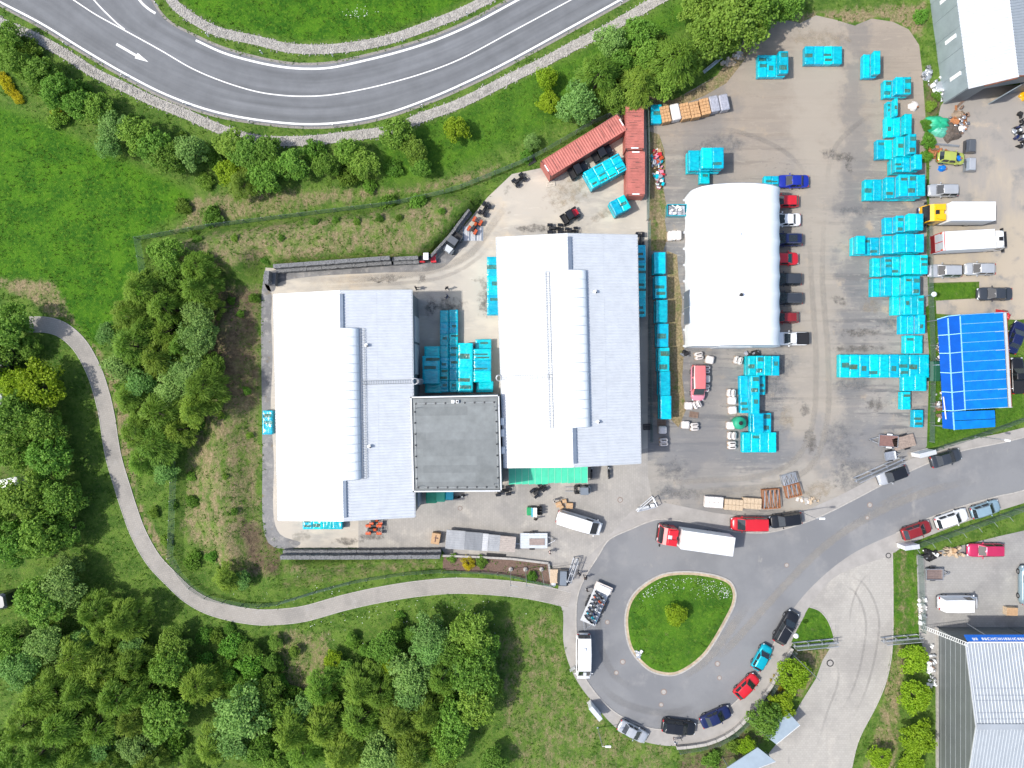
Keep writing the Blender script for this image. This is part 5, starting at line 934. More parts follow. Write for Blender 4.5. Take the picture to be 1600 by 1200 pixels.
KIND = {  # xf0 belt front, xf1 roof front, xr1 roof rear, xr0 belt rear (share of length), belt height, roof height, nose drop
    'sedan': (.235, .055, -.21, -.335, .92, 1.44, .80), 'hatch': (.26, .07, -.36, -.465, .94, 1.48, .84), 'wagon': (.235, .06, -.41, -.478, .94, 1.50, .80), 'suv': (.245, .08, -.40, -.475, 1.05, 1.70, .84),
    'minivan': (.345, .16, -.47, -.492, 1.12, 1.95, .80), 'van': (.42, .24, -.485, -.493, 1.25, 2.55, .84), 'bus': (.415, .22, -.482, -.492, 1.25, 2.7, .8), 'pickup': (.20, .06, -.09, -.135, 1.05, 1.74, .88)}
def car(px, py, ang, kind, colour, label, L=4.4, W=1.8, name='parked_car', cat='car', rails=False, sunroof=False, roof=None, hood=None, open_door=0, group=None, z=0.03):
    xf0, xf1, xr1, xr0, zb, zr, nose = KIND[kind]; p = PV(px, py, z + zb * .9); root = ob(name, None, loc=(p.x, p.y, z), rz=R(ang), label=label, cat=cat, group=group); m = pc(colour); hw = W / 2; zbot = .22
    # lower body: lofted sections from tail to nose
    ts = [0, .012, .035, .08, .16, .28, .42, .56, .68, .78, .86, .92, .965, .988, 1]; sec = []
    for t in ts:
        e = min(t, 1 - t); wk = (1 - .36 * (1 - min(1, e / .15)) ** 2.3) if t > .5 else (1 - .27 * (1 - min(1, e / .12)) ** 2.2)
        x = (t - .5) * L; top = zb
        if t > .5 + xf0: k = (t - .5 - xf0) / (.5 - xf0); top = zb - (zb * (1 - nose)) * k ** 1.6 - .10 * max(0, k - .86) / .14 * 1.5
        if t < .5 + xr0 and kind in ('sedan', 'pickup'): top = zb + .02
        if t < .03: top -= .10 * (1 - t / .03)
        w_ = hw * wk; bz = zbot + .10 * max(0, 1 - e / .06)
        pr = [(0, bz), (w_ * .82, bz), (w_ * .97, bz + .10), (w_, (bz + top) * .52), (w_ * .975, top - .13), (w_ * .91, top - .03), (w_ * .62, top + .012), (w_ * .30, top + .028), (0, top + .034)]
        sec.append([(x, y, q) for y, q in pr] + [(x, -y, q) for y, q in pr[-2:0:-1]])
    mb = MB(); n = len(sec[0]); [mb.v.extend(s_) for s_ in sec]
    for i in range(len(ts) - 1):
        for j in range(n): k = (j + 1) % n; mb.f.append((i * n + j, (i + 1) * n + j, (i + 1) * n + k, i * n + k))
    mb.f += [tuple(range(n)), tuple((len(ts) - 1) * n + j for j in range(n - 1, -1, -1))]
    body = part('body', mb, m, root, True)
    # cabin: curved shell, then glass set 1 cm proud
    wb, wr = hw * .90, hw * (.74 if kind in ('sedan', 'hatch', 'wagon', 'suv', 'pickup') else .86)
    X = [xr0 * L, xr1 * L, (xr1 + xf1) / 2 * L, xf1 * L, xf0 * L]; Zc = [zb, zr - .03, zr, zr - .03, zb]; Wc = [wb * .92, wr * .95, wr, wr * .95, wb * .90]; mc = MB()
    for x, zz, ww in zip(X, Zc, Wc):
        for f, dz in ((-1, -.05), (-.86, 0), (-.4, .02), (0, .026), (.4, .02), (.86, 0), (1, -.05)): mc.v.append((x, ww * f, zz + (dz if zz > zb else 0)))
    for i in range(4):
        for j in range(6): a = i * 7 + j; mc.f.append((a, a + 7, a + 8, a + 1))
    # sides of the cabin down to the belt
    for s in (-1, 1):
        j = 0 if s < 0 else 6; o = len(mc.v)
        for x, ww in zip((X[0], X[1], X[2], X[3], X[4]), (wb, wb, wb, wb, wb)): mc.v.append((min(max(x, X[0]), X[4]), s * ww * (1 if abs(x) < abs(X[0]) * .99 else .92), zb - .04))
        for i in range(4): f = (i * 7 + j, (i + 1) * 7 + j, o + i + 1, o + i); mc.f.append(f if s < 0 else f[::-1])
    part('roof', mc, pc(roof) if roof else m, root, False)
    def pane(name, quad, out):
        q = [Vector(v) for v in quad]; c = sum(q, Vector()) / 4; mb2 = MB(); nrm = (q[1] - q[0]).cross(q[2] - q[0]).normalized(); nrm = nrm if nrm.dot(Vector(out)) > 0 else -nrm
        q = [c + (v - c) * .92 + nrm * .018 for v in q]; qb = [v - nrm * .03 for v in q]; f = (0, 1, 2, 3) if (q[1] - q[0]).cross(q[2] - q[0]).dot(nrm) > 0 else (3, 2, 1, 0); mb2.add(q + qb, [f] + [(i, (i + 1) % 4, 4 + (i + 1) % 4, 4 + i) for i in range(4)]); return part(name, mb2, M_glass, root)
    pane('windscreen', [(X[4], -wb * .90, zb), (X[4], wb * .90, zb), (X[3], wr * .95, zr - .03), (X[3], -wr * .95, zr - .03)], (1, 0, .6))
    if kind not in ('van',): pane('rear_window', [(X[0], -wb * .92, zb), (X[0], wb * .92, zb), (X[1], wr * .95, zr - .03), (X[1], -wr * .95, zr - .03)], (-1, 0, .5))
    xm = lerp(X[1], X[3], .52) if kind not in ('van', 'bus') else X[3] - .9
    for s in (-1, 1):
        pane('side_window', [(xm + .06, s * wb, zb), (X[4] - .12 * L, s * wb, zb), (X[3], s * wr, zr - .07), (xm + .06, s * wr, zr - .07)], (0, s, .3))
        if kind not in ('van', 'pickup'):
            pane('side_window', [(X[0] + .07 * L, s * wb, zb), (xm - .06, s * wb, zb), (xm - .06, s * wr, zr - .07), (X[1], s * wr, zr - .07)], (0, s, .3))
        xm2 = X[4] - .13 * L * (1 if kind not in ('van', 'bus') else .4); part('mirror', MB().rbox((xm2, s * (hw + .09), zb + .02), (.13, .22, .15), .03), m, root)
        part('headlight', MB().rbox((L * .5 - .17, s * hw * .62, zb * nose - .14), (.26, hw * .42, .13), .03, s * -.28), M_lamp, root)
        part('tail_light', MB().rbox((-L * .5 + .07, s * hw * .70, zb - .16), (.14, hw * .34, .2), .03), M_tail, root)
        if rails: part('roof_rail', MB().tube((X[1] + .1, s * wr * .93, zr + .02), (X[3] - .15, s * wr * .93, zr + .02), .025, 5), M_rim, root)
    part('front_bumper', MB().rbox((L * .5 - .06, 0, .42), (.16, W * .74, .2), .05), M_black if colour != 'black' else M_metal, root); part('rear_bumper', MB().rbox((-L * .5 + .05, 0, .45), (.14, W * .8, .2), .05), M_black, root)
    part('bonnet_gap', MB().box((xf0 * L + .05, 0, zb + .028), (.035, W * .74, .02)), M_black, root)
    if sunroof: part('sunroof', MB().box(((X[1] + X[3]) / 2 + .1, 0, zr + .026), ((X[3] - X[1]) * .55, wr * 1.4, .02)), M_glass, root)
    if hood: part('bonnet', MB().box((L * .36, 0, zb * .95), (.8, W * .6, .05)), pc(hood), root)
    rw = .33 if kind not in ('suv', 'pickup', 'van', 'bus') else .38
    for sx_ in (.295 if kind not in ('van', 'bus') else .33, -.30):
        for s in (-1, 1): wheel(root, sx_ * L, s * (hw - .11), rw, .22)
    if kind == 'pickup':
        part('load_bed', MB().box((-L * .315, 0, zb - .02), (L * .32, W * .80, .16)), M_black, root)
        for s in (-1, 1): part('bed_rail', MB().box((-L * .315, s * W * .42, zb + .09), (L * .33, .07, .1)), M_black, root)
        part('tailgate', MB().box((-L * .482, 0, zb + .04), (.06, W * .84, .14)), M_black, root)
    if open_door:
        d = part('open_door', MB().rbox((.42, 0, .0), (.85, .07, zb - .35), .03), m, root, loc=(xf0 * L - .95, open_door * (hw + .1), .75), rz=open_door * 1.0)
    return root
HALLROW = 'row beside the white arched hall'
car(1239, 283, 180, 'sedan', 'blue', 'bright blue saloon with its bonnet against the teal crates', 4.3, 1.78)
car(1226, 314, 180, 'hatch', 'red', 'red hatchback facing the white arched hall next to a bright blue saloon', 3.9, 1.72)
car(1227, 343, 180, 'sedan', 'white', 'white saloon nosed up to the white arched hall', 4.2, 1.78)
car(1229, 374, 180, 'suv', 'navy', 'dark navy car with glass sunroof and roof rails by the arched hall', 4.4, 1.82, rails=True, sunroof=True)
car(1225, 404, 0, 'hatch', 'red', 'red hatchback parked tail-in against the white arched hall', 4.1, 1.75)
car(1229, 436, 180, 'wagon', 'graphite', 'dark grey estate car by the arched hall, next to a tail-in red car', 4.2, 1.78)
car(1230, 466, 180, 'wagon', 'graphite', 'dark grey estate car by the arched hall, next to a dark red car', 4.3, 1.78, rails=True)
car(1227, 496, 180, 'hatch', 'dark_red', 'small dark red car by the arched hall', 3.6, 1.6)
car(1236, 529, 180, 'pickup', 'white', 'white pickup with black load bed at the end of the arched hall', 4.9, 1.85, name='pickup_truck', cat='pickup')
car(1474, 297, 180, 'wagon', 'silver', 'silver estate car parked beside the yellow cab lorry', 4.1, 1.76)
car(1477, 423, 180, 'wagon', 'silver', 'silver estate car with roof rails beside the white trailer lorry', 4.6, 1.84, rails=True)
car(1532, 420, 180, 'hatch', 'silver', 'small silver hatchback behind a silver estate car', 4.2, 1.74)
car(1555, 459, 180, 'sedan', 'graphite', 'dark graphite saloon at the edge of the small lawn', 4.7, 1.84)
car(1588, 527, 70, 'sedan', 'navy', 'dark blue car angled beside the blue shelter gutter', 4.5, 1.8)
car(1591, 587, 92, 'pickup', 'black', 'black pickup beside the blue shelter', 5.0, 1.85, name='pickup_truck', cat='pickup')
car(1487, 246, -6, 'hatch', 'lime', 'faded lime yellow scrap car among the junk', 3.7, 1.66, name='scrap_car')
car(1479, 716, 17, 'sedan', 'graphite', 'dark grey saloon parked at the kerb below the green mesh fence', 4.3, 1.82)
car(1395, 743, 200, 'wagon', 'silver', 'silver car with black roof by the sliding gate', 4.1, 1.78, roof='black')
car(1228, 813, 188, 'suv', 'black', 'black car parked behind the red van', 4.4, 1.84)
car(1171, 819, 180, 'minivan', 'red', 'red van parked on the pavement beside the brick pallets', 4.9, 1.9, name='parked_van', cat='van')
car(1433, 829, 19, 'hatch', 'dark_red', 'dark red car at the kerb by the tall mesh fence', 4.1, 1.78, rails=True)
car(1488, 811, 19, 'wagon', 'white', 'white estate car between a dark red and a pale blue car', 4.6, 1.82, rails=True)
car(1541, 796, 18, 'wagon', 'sky', 'pale blue silver estate car by the tall mesh fence', 4.1, 1.78, rails=True)
car(1541, 860, 180, 'wagon', 'magenta', 'magenta red pickup shaped estate at the edge of the paved lot', 5.0, 1.86, z=.02)
car(1498, 943, 0, 'van', 'white', 'white delivery van with yellow tail markings on the paved lot', 5.3, 2.0, name='delivery_van', cat='van')
car(989, 1144, -28, 'sedan', 'silver', 'silver saloon parked on the pavement of the turning circle', 4.3, 1.74)
car(1061, 1137, -7, 'suv', 'black', 'black car with its front door open by the curved wall', 4.6, 1.86, open_door=-1)
car(1119, 1121, 24, 'sedan', 'navy', 'navy blue saloon between a black and a red car', 4.4, 1.8)
car(1167, 1073, 44, 'hatch', 'red', 'red hatchback between a navy and a turquoise car', 3.9, 1.72)
car(1191, 1028, 61, 'hatch', 'turquoise', 'turquoise hatchback parked on the pavement', 3.7, 1.68)
car(1229, 981, 61, 'suv', 'black', 'black estate with roof rails beside the clipped lawn', 4.8, 1.86, rails=True)
car(905, 817, -17, 'van', 'white', 'long white van unloading in the paved yard', 6.3, 2.05, name='delivery_van', cat='van')
bus = car(912, 1026, 270, 'bus', 'white', 'white camper van parked by the turning circle with two roof hatches', 6.2, 2.1, name='camper_van', cat='camper', open_door=-1)
for x in (-1.6, 1.7): part('roof_hatch', MB().rbox((x, 0, 2.80), (.42, .42, .12), .04), M_trim, bus)
car(1091, 598, 270, 'minivan', 'rose', 'dusty pink minivan standing among wrapped pallets', 4.9, 1.9, name='old_minivan', cat='van', roof='coral')
car(1608, 915, 90, 'van', 'sky', 'pale blue van on the right of the paved lot', 5.3, 2.0, name='delivery_van', cat='van')

def lorry(px, py, ang, cab, label, Lb, cabL=2.1, W=2.5, zt=3.75, spoiler=None, artic=False, back_red=False):
    p = PV(px, py, zt * .9); root = ob('lorry', None, loc=(p.x, p.y, .03), rz=R(ang), label=label, cat='lorry'); m = pc(cab); L = Lb + cabL + .5; xb = -L / 2 + Lb / 2
    part('cargo_box', MB().rbox((xb, 0, (zt + 1.05) / 2), (Lb, W, zt - 1.05), .04), M_whitep, root)
    for s in (-1, 1):
        part('side_rail', MB().box((xb, s * (W / 2 + .015), 1.12), (Lb, .04, .14)), M_metal, root); part('roof_edge', MB().tube((xb - Lb / 2, s * W / 2, zt), (xb + Lb / 2, s * W / 2, zt), .035, 5), M_trim, root)
    part('rear_door', MB().box((-L / 2 - .02, 0, (zt + 1.1) / 2), (.05, W * .97, zt - 1.2)), M_trim, root)
    part('chassis', MB().box((0, 0, .85), (L - .4, 1.0, .24)), M_black, root)
    xc = L / 2 - cabL / 2; mb = MB(); prof = [(-cabL / 2, .5), (cabL / 2, .5), (cabL / 2 + .02, 1.5), (cabL / 2 - .22, 2.75), (cabL / 2 - .75, 3.05), (-cabL / 2 + .1, 3.15), (-cabL / 2, 3.0)]
    n = len(prof); hw = W / 2 - .04; mb.add([(xc + x, hw * (1 if z < 2.6 else .93), z) for x, z in prof] + [(xc + x, -hw * (1 if z < 2.6 else .93), z) for x, z in prof], [tuple(range(n))[::-1], tuple(range(n, 2 * n))] + [(i, (i + 1) % n, n + (i + 1) % n, n + i) for i in range(n)]); c = part('cab', mb, m, root)
    part('windscreen', MB().add([(xc + cabL / 2 + .03, -hw * .9, 1.6), (xc + cabL / 2 + .03, hw * .9, 1.6), (xc + cabL / 2 - .19, hw * .85, 2.68), (xc + cabL / 2 - .19, -hw * .85, 2.68)], [(0, 1, 2, 3)]), M_glass, root)
    part('sun_visor', MB().box((xc + cabL / 2 - .12, 0, 2.82), (.34, W * .82, .05)), M_black, root)
    for s in (-1, 1):
        part('side_window', MB().add([(xc - .2, s * (hw + .012), 1.7), (xc + cabL / 2 - .2, s * (hw + .012), 1.7), (xc + cabL / 2 - .42, s * (hw * .955 + .012), 2.5), (xc - .2, s * (hw * .955 + .012), 2.5)], [(0, 1, 2, 3) if s < 0 else (3, 2, 1, 0)]), M_glass, root)
        part('mirror', MB().rbox((xc + cabL / 2 - .1, s * (W / 2 + .2), 2.2), (.12, .3, .6), .04), M_black, root); part('mirror_arm', MB().tube((xc + cabL / 2 - .15, s * (W / 2 - .06), 2.45), (xc + cabL / 2 - .1, s * (W / 2 + .2), 2.45), .03, 4), M_black, root)
        part('headlight', MB().rbox((xc + cabL / 2, s * W * .36, .85), (.12, .42, .22), .03), M_lamp, root); part('tail_light', MB().rbox((-L / 2 - .04, s * W * .4, 1.0), (.08, .3, .14), .02), M_tail, root)
        for x in ((xc + .1, -L / 2 + 1.2, -L / 2 + 2.5) if Lb > 6.5 else (xc + .1, -L / 2 + 1.9)): wheel(root, x, s * (W / 2 - .2), .5, .32)
        if spoiler: part('fuel_tank', MB().rbox((xc - cabL / 2 - .9, s * (W / 2 - .3), .7), (1.0, .5, .55), .1), M_metal, root)
    part('roof_hatch', MB().rbox((xc - .1, 0, 3.14), (.55, .55, .08), .03), M_trim if cab == 'red' else M_black, root); part('bumper', MB().rbox((xc + cabL / 2 + .03, 0, .62), (.22, W * .96, .4), .06), pc('navy') if cab == 'yellow' else M_black, root)
    for s in (-1, 1): part('air_deflector', MB().prism([(xc - cabL / 2 - .02, s * .25), (xc - cabL / 2 - .02, s * (hw - .1)), (xc + .1, s * (hw - .35)), (xc + .1, s * .3)], 3.05, 3.35), m, root)
    if back_red:
        for s in (-1, 1): part('corner_lamp', MB().box((-L / 2 - .06, s * W * .44, 3.4), (.08, .2, .3)), pc('orange'), root)
        part('tail_panel', MB().box((-L / 2 - .06, 0, 1.5), (.06, W * .96, .9)), pc('dark_red'), root); [part('door_frame', MB().box((-L / 2 - .05, y, 2.8), (.05, .1, 1.7)), pc('red'), root) for y in (-W * .47, 0, W * .47)]
        part('rear_frame', MB().box((-L / 2 + .12, 0, zt + .01), (.1, W, .05)), pc('red'), root)
    return root
lorry(1090, 846, 172, 'red', 'box lorry with red cab and white body on the turning road', 7.0, 2.1)
lorry(1503, 331, 180, 'yellow', 'lorry with yellow cab and white box body', 5.9, 2.1, spoiler=True)
lorry(1524, 375, 3, 'white', 'white lorry with red framed rear doors beside the yellow one', 6.9, 1.6, back_red=True)
# ---- quads, buggies, motorbikes, forklift, trailers
def quad(px, py, ang, colour, label, s=1.0, group=None, z=.03):
    p = PV(px, py, .6); root = ob('quad_bike', None, loc=(p.x, p.y, z), rz=R(ang), label=label, cat='quad bike', group=group); m = pc(colour)
    for x in (-.62, .66):
        for y in (-.45, .45): wheel(root, x * s, y * s, .3 * s, .26 * s)
    part('chassis', MB().rbox((0, 0, .48 * s), (1.5 * s, .36 * s, .3 * s), .06), M_black, root)
    for x in (-.62, .66):
        for y in (-.43, .43): part('fender', MB().rbox((x * s, y * s, .68 * s), (.66 * s, .36 * s, .1 * s), .05), m, root)
    part('tank', MB().rbox((.18 * s, 0, .74 * s), (.6 * s, .32 * s, .24 * s), .1), m, root); part('seat', MB().rbox((-.34 * s, 0, .78 * s), (.72 * s, .34 * s, .16 * s), .06), M_black, root)
    part('handlebar', MB().tube((.42 * s, -.42 * s, .98 * s), (.42 * s, .42 * s, .98 * s), .022, 5).tube((.5 * s, 0, .7 * s), (.42 * s, 0, .98 * s), .035, 5), M_black, root)
    for x in (-.78, .8):
        mb = MB(); [mb.tube((x * s - .22 * s, y * s, .77 * s), (x * s + .22 * s, y * s, .77 * s), .016, 4) for y in (-.34, -.17, 0, .17, .34)]; [mb.tube((x * s + d * s, -.36 * s, .77 * s), (x * s + d * s, .36 * s, .77 * s), .018, 4) for d in (-.22, .22)]; part('rack', mb, M_metal if colour != 'black' else M_black, root)
    part('front_bumper', MB().tube((.98 * s, -.3 * s, .5 * s), (.98 * s, .3 * s, .5 * s), .03, 5).tube((.7 * s, 0, .5 * s), (.98 * s, 0, .5 * s), .03, 5), M_black, root); return root
def buggy(px, py, ang, colour, label, L=2.9, W=1.55, roof='black', hood=None, bed=True):
    p = PV(px, py, 1.2); root = ob('utility_buggy', None, loc=(p.x, p.y, .03), rz=R(ang), label=label, cat='buggy'); m = pc(colour); h = pc(hood) if hood else m
    for x in (-.34, .34):
        for y in (-1, 1): wheel(root, x * L, y * (W / 2 - .1), .33, .26)
    part('chassis', MB().rbox((0, 0, .5), (L * .92, W * .72, .3), .06), M_black, root)
    part('hood', MB().add([(L * .2, -W * .36, .62), (L * .5, -W * .28, .6), (L * .5, W * .28, .6), (L * .2, W * .36, .62), (L * .2, -W * .34, 1.05), (L * .47, -W * .24, .84), (L * .47, W * .24, .84), (L * .2, W * .34, 1.05)], [(4, 5, 6, 7), (0, 1, 5, 4), (1, 2, 6, 5), (2, 3, 7, 6), (3, 0, 4, 7)]), h, root)
    for x in (-.34, .36):
        for y in (-1, 1): part('fender', MB().rbox((x * L, y * W * .40, .76), (.75, .32, .1), .05), m, root)
    part('seat', MB().rbox((-.05 * L, 0, .85), (.55, W * .7, .25), .06).rbox((-.14 * L, 0, 1.15), (.16, W * .7, .55), .05), M_black, root)
    for y in (-1, 1):
        part('roll_bar', MB().tube((L * .2, y * W * .36, 1.0), (L * .08, y * W * .36, 1.86), .035, 6).tube((L * .08, y * W * .36, 1.86), (-L * .2, y * W * .36, 1.86), .035, 6).tube((-L * .2, y * W * .36, 1.86), (-L * .22, y * W * .36, .8), .035, 6), M_black, root)
    part('roof', MB().rbox((-L * .06, 0, 1.92), (L * .32, W * .80, .08), .04), pc(roof), root); part('windscreen', MB().add([(L * .205, -W * .34, 1.06), (L * .205, W * .34, 1.06), (L * .09, W * .34, 1.84), (L * .09, -W * .34, 1.84)], [(0, 1, 2, 3)]), M_glass, root)
    if bed:
        part('cargo_bed', MB().box((-L * .36, 0, .82), (L * .27, W * .86, .06)), M_black, root)
        for q in ((-L * .36, -W * .42, L * .27, .05), (-L * .36, W * .42, L * .27, .05)): part('bed_side', MB().box((q[0], q[1], .97), (q[2], q[3], .28)), m if colour != 'black' else M_dark, root)
        for x in (-L * .49, -L * .23): part('bed_side', MB().box((x, 0, .97), (.05, W * .8, .28)), M_dark, root)
    for y in (-1, 1): part('headlight', MB().rbox((L * .49, y * W * .22, .76), (.08, .2, .12), .03), M_lamp, root)
    return root
def motorbike(px, py, ang, colour, label, s=1.0, z=.03, group=None, root_xyz=None):
    p = PV(px, py, z + .6) if root_xyz is None else Vector(root_xyz); root = ob('motorbike', None, loc=(p.x, p.y, z), rz=R(ang), label=label, cat='motorbike', group=group); m = pc(colour)
    for x in (-.66, .70): wheel(root, x * s, 0, .31 * s, .13 * s)
    part('frame', MB().tube((-.66 * s, 0, .31 * s), (.1 * s, 0, .42 * s), .05, 5).tube((.1 * s, 0, .42 * s), (.52 * s, 0, .85 * s), .045, 5).tube((.70 * s, .09 * s, .31 * s), (.5 * s, .09 * s, .98 * s), .03, 5).tube((.70 * s, -.09 * s, .31 * s), (.5 * s, -.09 * s, .98 * s), .03, 5), M_metal, root); part('engine', MB().rbox((.02 * s, 0, .45 * s), (.5 * s, .3 * s, .36 * s), .06), M_metal, root)
    part('tank', MB().rbox((.2 * s, 0, .82 * s), (.5 * s, .28 * s, .24 * s), .1), m, root); part('seat', MB().rbox((-.32 * s, 0, .80 * s), (.66 * s, .26 * s, .12 * s), .05), M_black, root); part('tail', MB().rbox((-.72 * s, 0, .76 * s), (.34 * s, .2 * s, .1 * s), .04), m, root); part('front_fender', MB().rbox((.72 * s, 0, .66 * s), (.42 * s, .16 * s, .06 * s), .03), m, root)
    part('handlebar', MB().tube((.46 * s, -.38 * s, 1.02 * s), (.5 * s, 0, 1.0 * s), .018, 5).tube((.5 * s, 0, 1.0 * s), (.46 * s, .38 * s, 1.02 * s), .018, 5), M_metal, root); part('headlight', MB().rbox((.64 * s, 0, .92 * s), (.14 * s, .18 * s, .18 * s), .04), M_lamp, root); return root
quad(811, 281, 40, 'black', 'black quad bike alone on the pale concrete near the red container')
quad(742, 353, 60, 'orange', 'orange quad bike standing on the slatted steel grate', 1.15)
quad(757, 327, 62, 'black', 'black quad bike beside the orange one on the grate')
quad(867, 357, 0, 'black', 'black quad bike close to the north end of the eastern hall', 1.1)
quad(893, 361, 5, 'black', 'black quad bike half under the eaves of the eastern hall', .9)
quad(1000, 374, 90, 'black', 'black quad bike at the head of the teal row by the eastern hall', 1.0)
quad(584, 827, 0, 'orange', 'orange quad bike in the open by the south end of the west hall', 1.15)
quad(587, 813, 2, 'orange', 'orange quad bike tucked under the eaves of the west hall', .95)
quad(841, 766, 40, 'black', 'black quad bike below the mint green awning', 1.1)
quad(786, 767, 5, 'black', 'black quad bike at the corner of the flat roofed building', 1.1)
motorbike(715, 777, 12, 'black', 'black motorbike beside the green covered crates', 1.05)
motorbike(924, 738, 88, 'black', 'black motorbike right beside the mint green awning', 1.0)
motorbike(951, 738, 94, 'black', 'black motorbike under the eaves a little way from the awning', 1.0)
buggy(904, 265, 28, 'black', 'black utility buggy with cargo bed nearer the concrete apron', 2.9, 1.6)
buggy(941, 238, 28, 'black', 'black utility buggy parked against the long red container', 3.1, 1.65)
buggy(707, 379, 236, 'grey', 'grey buggy with silver bonnet by the low retaining wall', 3.0, 1.6, roof='grey', hood='steel')
buggy(891, 336, 32, 'black', 'black buggy with red bonnet on the pale concrete', 2.6, 1.5, hood='red')
buggy(668, 402, 0, 'red', 'small buggy with white load and red bonnet by the gabion wall', 2.2, 1.2, roof='white', hood='red', bed=True)
def small_cart():
    root = ob('utility_cart', None, loc=PV(835, 797), rz=R(180), label='small green and white utility cart with teal stripe in the yard', cat='cart')
    for x in (-.7, .7):
        for y in (-.5, .5): wheel(root, x, y, .28, .2)
    part('chassis', MB().rbox((0, 0, .45), (1.9, 1.0, .25), .05), M_black, root); part('hood', MB().rbox((.7, 0, .8), (.75, 1.15, .5), .12), pc('green'), root); part('canopy', MB().rbox((.1, 0, 1.75), (.8, 1.25, .08), .04), M_whitep, root); part('canopy_stripe', MB().box((.38, 0, 1.80), (.22, 1.2, .02)), pc('turquoise'), root)
    for x in (-.25, .45):
        for y in (-.55, .55): part('canopy_post', MB().tube((x, y, .6), (x, y, 1.75), .025, 5), M_black, root)
    for y in (-.38, 0, .38): part('tool_rack', MB().rbox((-.75, y, .9), (.62, .26, .6), .06), M_black, root)
small_cart()
def forklift():
    root = ob('forklift', None, loc=PV(908, 764), rz=R(180), label='grey forklift with raised guard in the paved yard', cat='forklift')
    for x, r_ in ((-.7, .3), (.6, .36)):
        for y in (-.48, .48): wheel(root, x, y, r_, .24)
    part('body', MB().rbox((-.35, 0, .75), (1.3, 1.05, .8), .1), pc('steel'), root); part('counterweight', MB().rbox((-.95, 0, .8), (.4, 1.1, .9), .15), pc('silver'), root); part('seat', MB().rbox((-.2, 0, 1.25), (.5, .5, .2), .05), M_black, root); part('overhead_guard', MB().rbox((-.25, 0, 2.1), (1.1, 1.0, .08), .04), pc('steel'), root)
    for x in (-.75, .28):
        for y in (-.45, .45): part('guard_post', MB().tube((x, y, 1.0), (x, y, 2.1), .035, 5), M_black, root)
    for y in (-.32, .32): part('mast', MB().box((.95, y, 1.15), (.12, .1, 2.2)), M_black, root)
    for y in (-.28, .28): part('fork', MB().box((1.6, y, .08), (1.2, .12, .05)), M_metal, root)
    part('mast_crossbar', MB().box((.95, 0, 2.2), (.1, .75, .1)).box((.98, 0, .5), (.1, .8, .35)), M_black, root)
forklift()
def trailer(px, py, ang, L, W, label, bed=None, sides=.3, load=None, draw=1.2, z=.03, name='flat_trailer'):
    p = PV(px, py, .7); root = ob(name, None, loc=(p.x, p.y, z), rz=R(ang), label=label, cat='trailer')
    n = max(3, int(W / .3))
    for k in range(n): part('deck_plank', MB().box((0, -W / 2 + W * (k + .5) / n, .60), (L, W / n - .015, .05)), bed or M_wood, root)
    part('frame', MB().box((0, -W * .38, .5), (L, .09, .14)).box((0, W * .38, .5), (L, .09, .14)).box((L * .45, 0, .5), (.1, W * .9, .14)).box((-L * .45, 0, .5), (.1, W * .9, .14)), M_galv, root)
    if sides:
        for q in ((0, W / 2, L, .05), (0, -W / 2, L, .05), (L / 2, 0, .05, W + .05), (-L / 2, 0, .05, W + .05)): part('side_board', MB().box((q[0], q[1], .62 + sides / 2), (q[2], q[3], sides)), M_galv, root)
    part('drawbar', MB().tube((L / 2 - .1, -W * .3, .48), (L / 2 + draw, 0, .48), .045, 5).tube((L / 2 - .1, W * .3, .48), (L / 2 + draw, 0, .48), .045, 5), M_galv, root); part('jockey_wheel', MB().lathe([(.05, -.05), (.14, -.04), (.14, .04), (.05, .05)], 10, (L / 2 + draw * .8, .1, .16), 'y').tube((L / 2 + draw * .8, .1, .16), (L / 2 + draw * .8, .1, .75), .025, 5), M_black, root)
    for y in (-1, 1): wheel(root, -L * .06, y * (W / 2 + .1), .3, .18); part('mudguard', MB().rbox((-L * .06, y * (W / 2 + .1), .66), (.75, .24, .06), .03), M_whitep if load == 'w' else M_black, root)
    return root
trailer(1388, 689, 176, 2.6, 1.55, 'flat trailer with reddish brown deck and white mudguards', mat('brown_plywood', (.19, .105, .09), .8, var=.2, scale=3), .16, 'w')
trailer(1413, 691, 196, 3.0, 1.7, 'wooden hay trailer with worn grey-brown deck', mat('grey_boards', (.26, .205, .17), .9, var=.3, scale=4), 0)
trailer(1391, 712, 10, 1.5, 1.1, 'small grey barred trailer behind the brown deck one', M_galv, .2, draw=.7)
trailer(1459, 897, 0, 2.3, 1.45, 'small box trailer with brown deck in the paved lot', mat('brown_plywood2', (.16, .12, .11), .8, var=.2, scale=3), .35)
tb = trailer(834, 845, 0, 3.7, 2.05, 'flat aluminium trailer next to the translucent sheeting', mat('aluminium_deck', (.50, .54, .56), .5, .4, var=.08, scale=2), .05, draw=1.1); part('plywood_sheet', MB().box((.45, -.15, .68), (2.1, .9, .06)), mat('worn_plywood', (.26, .21, .19), .8, var=.2, scale=3), tb)
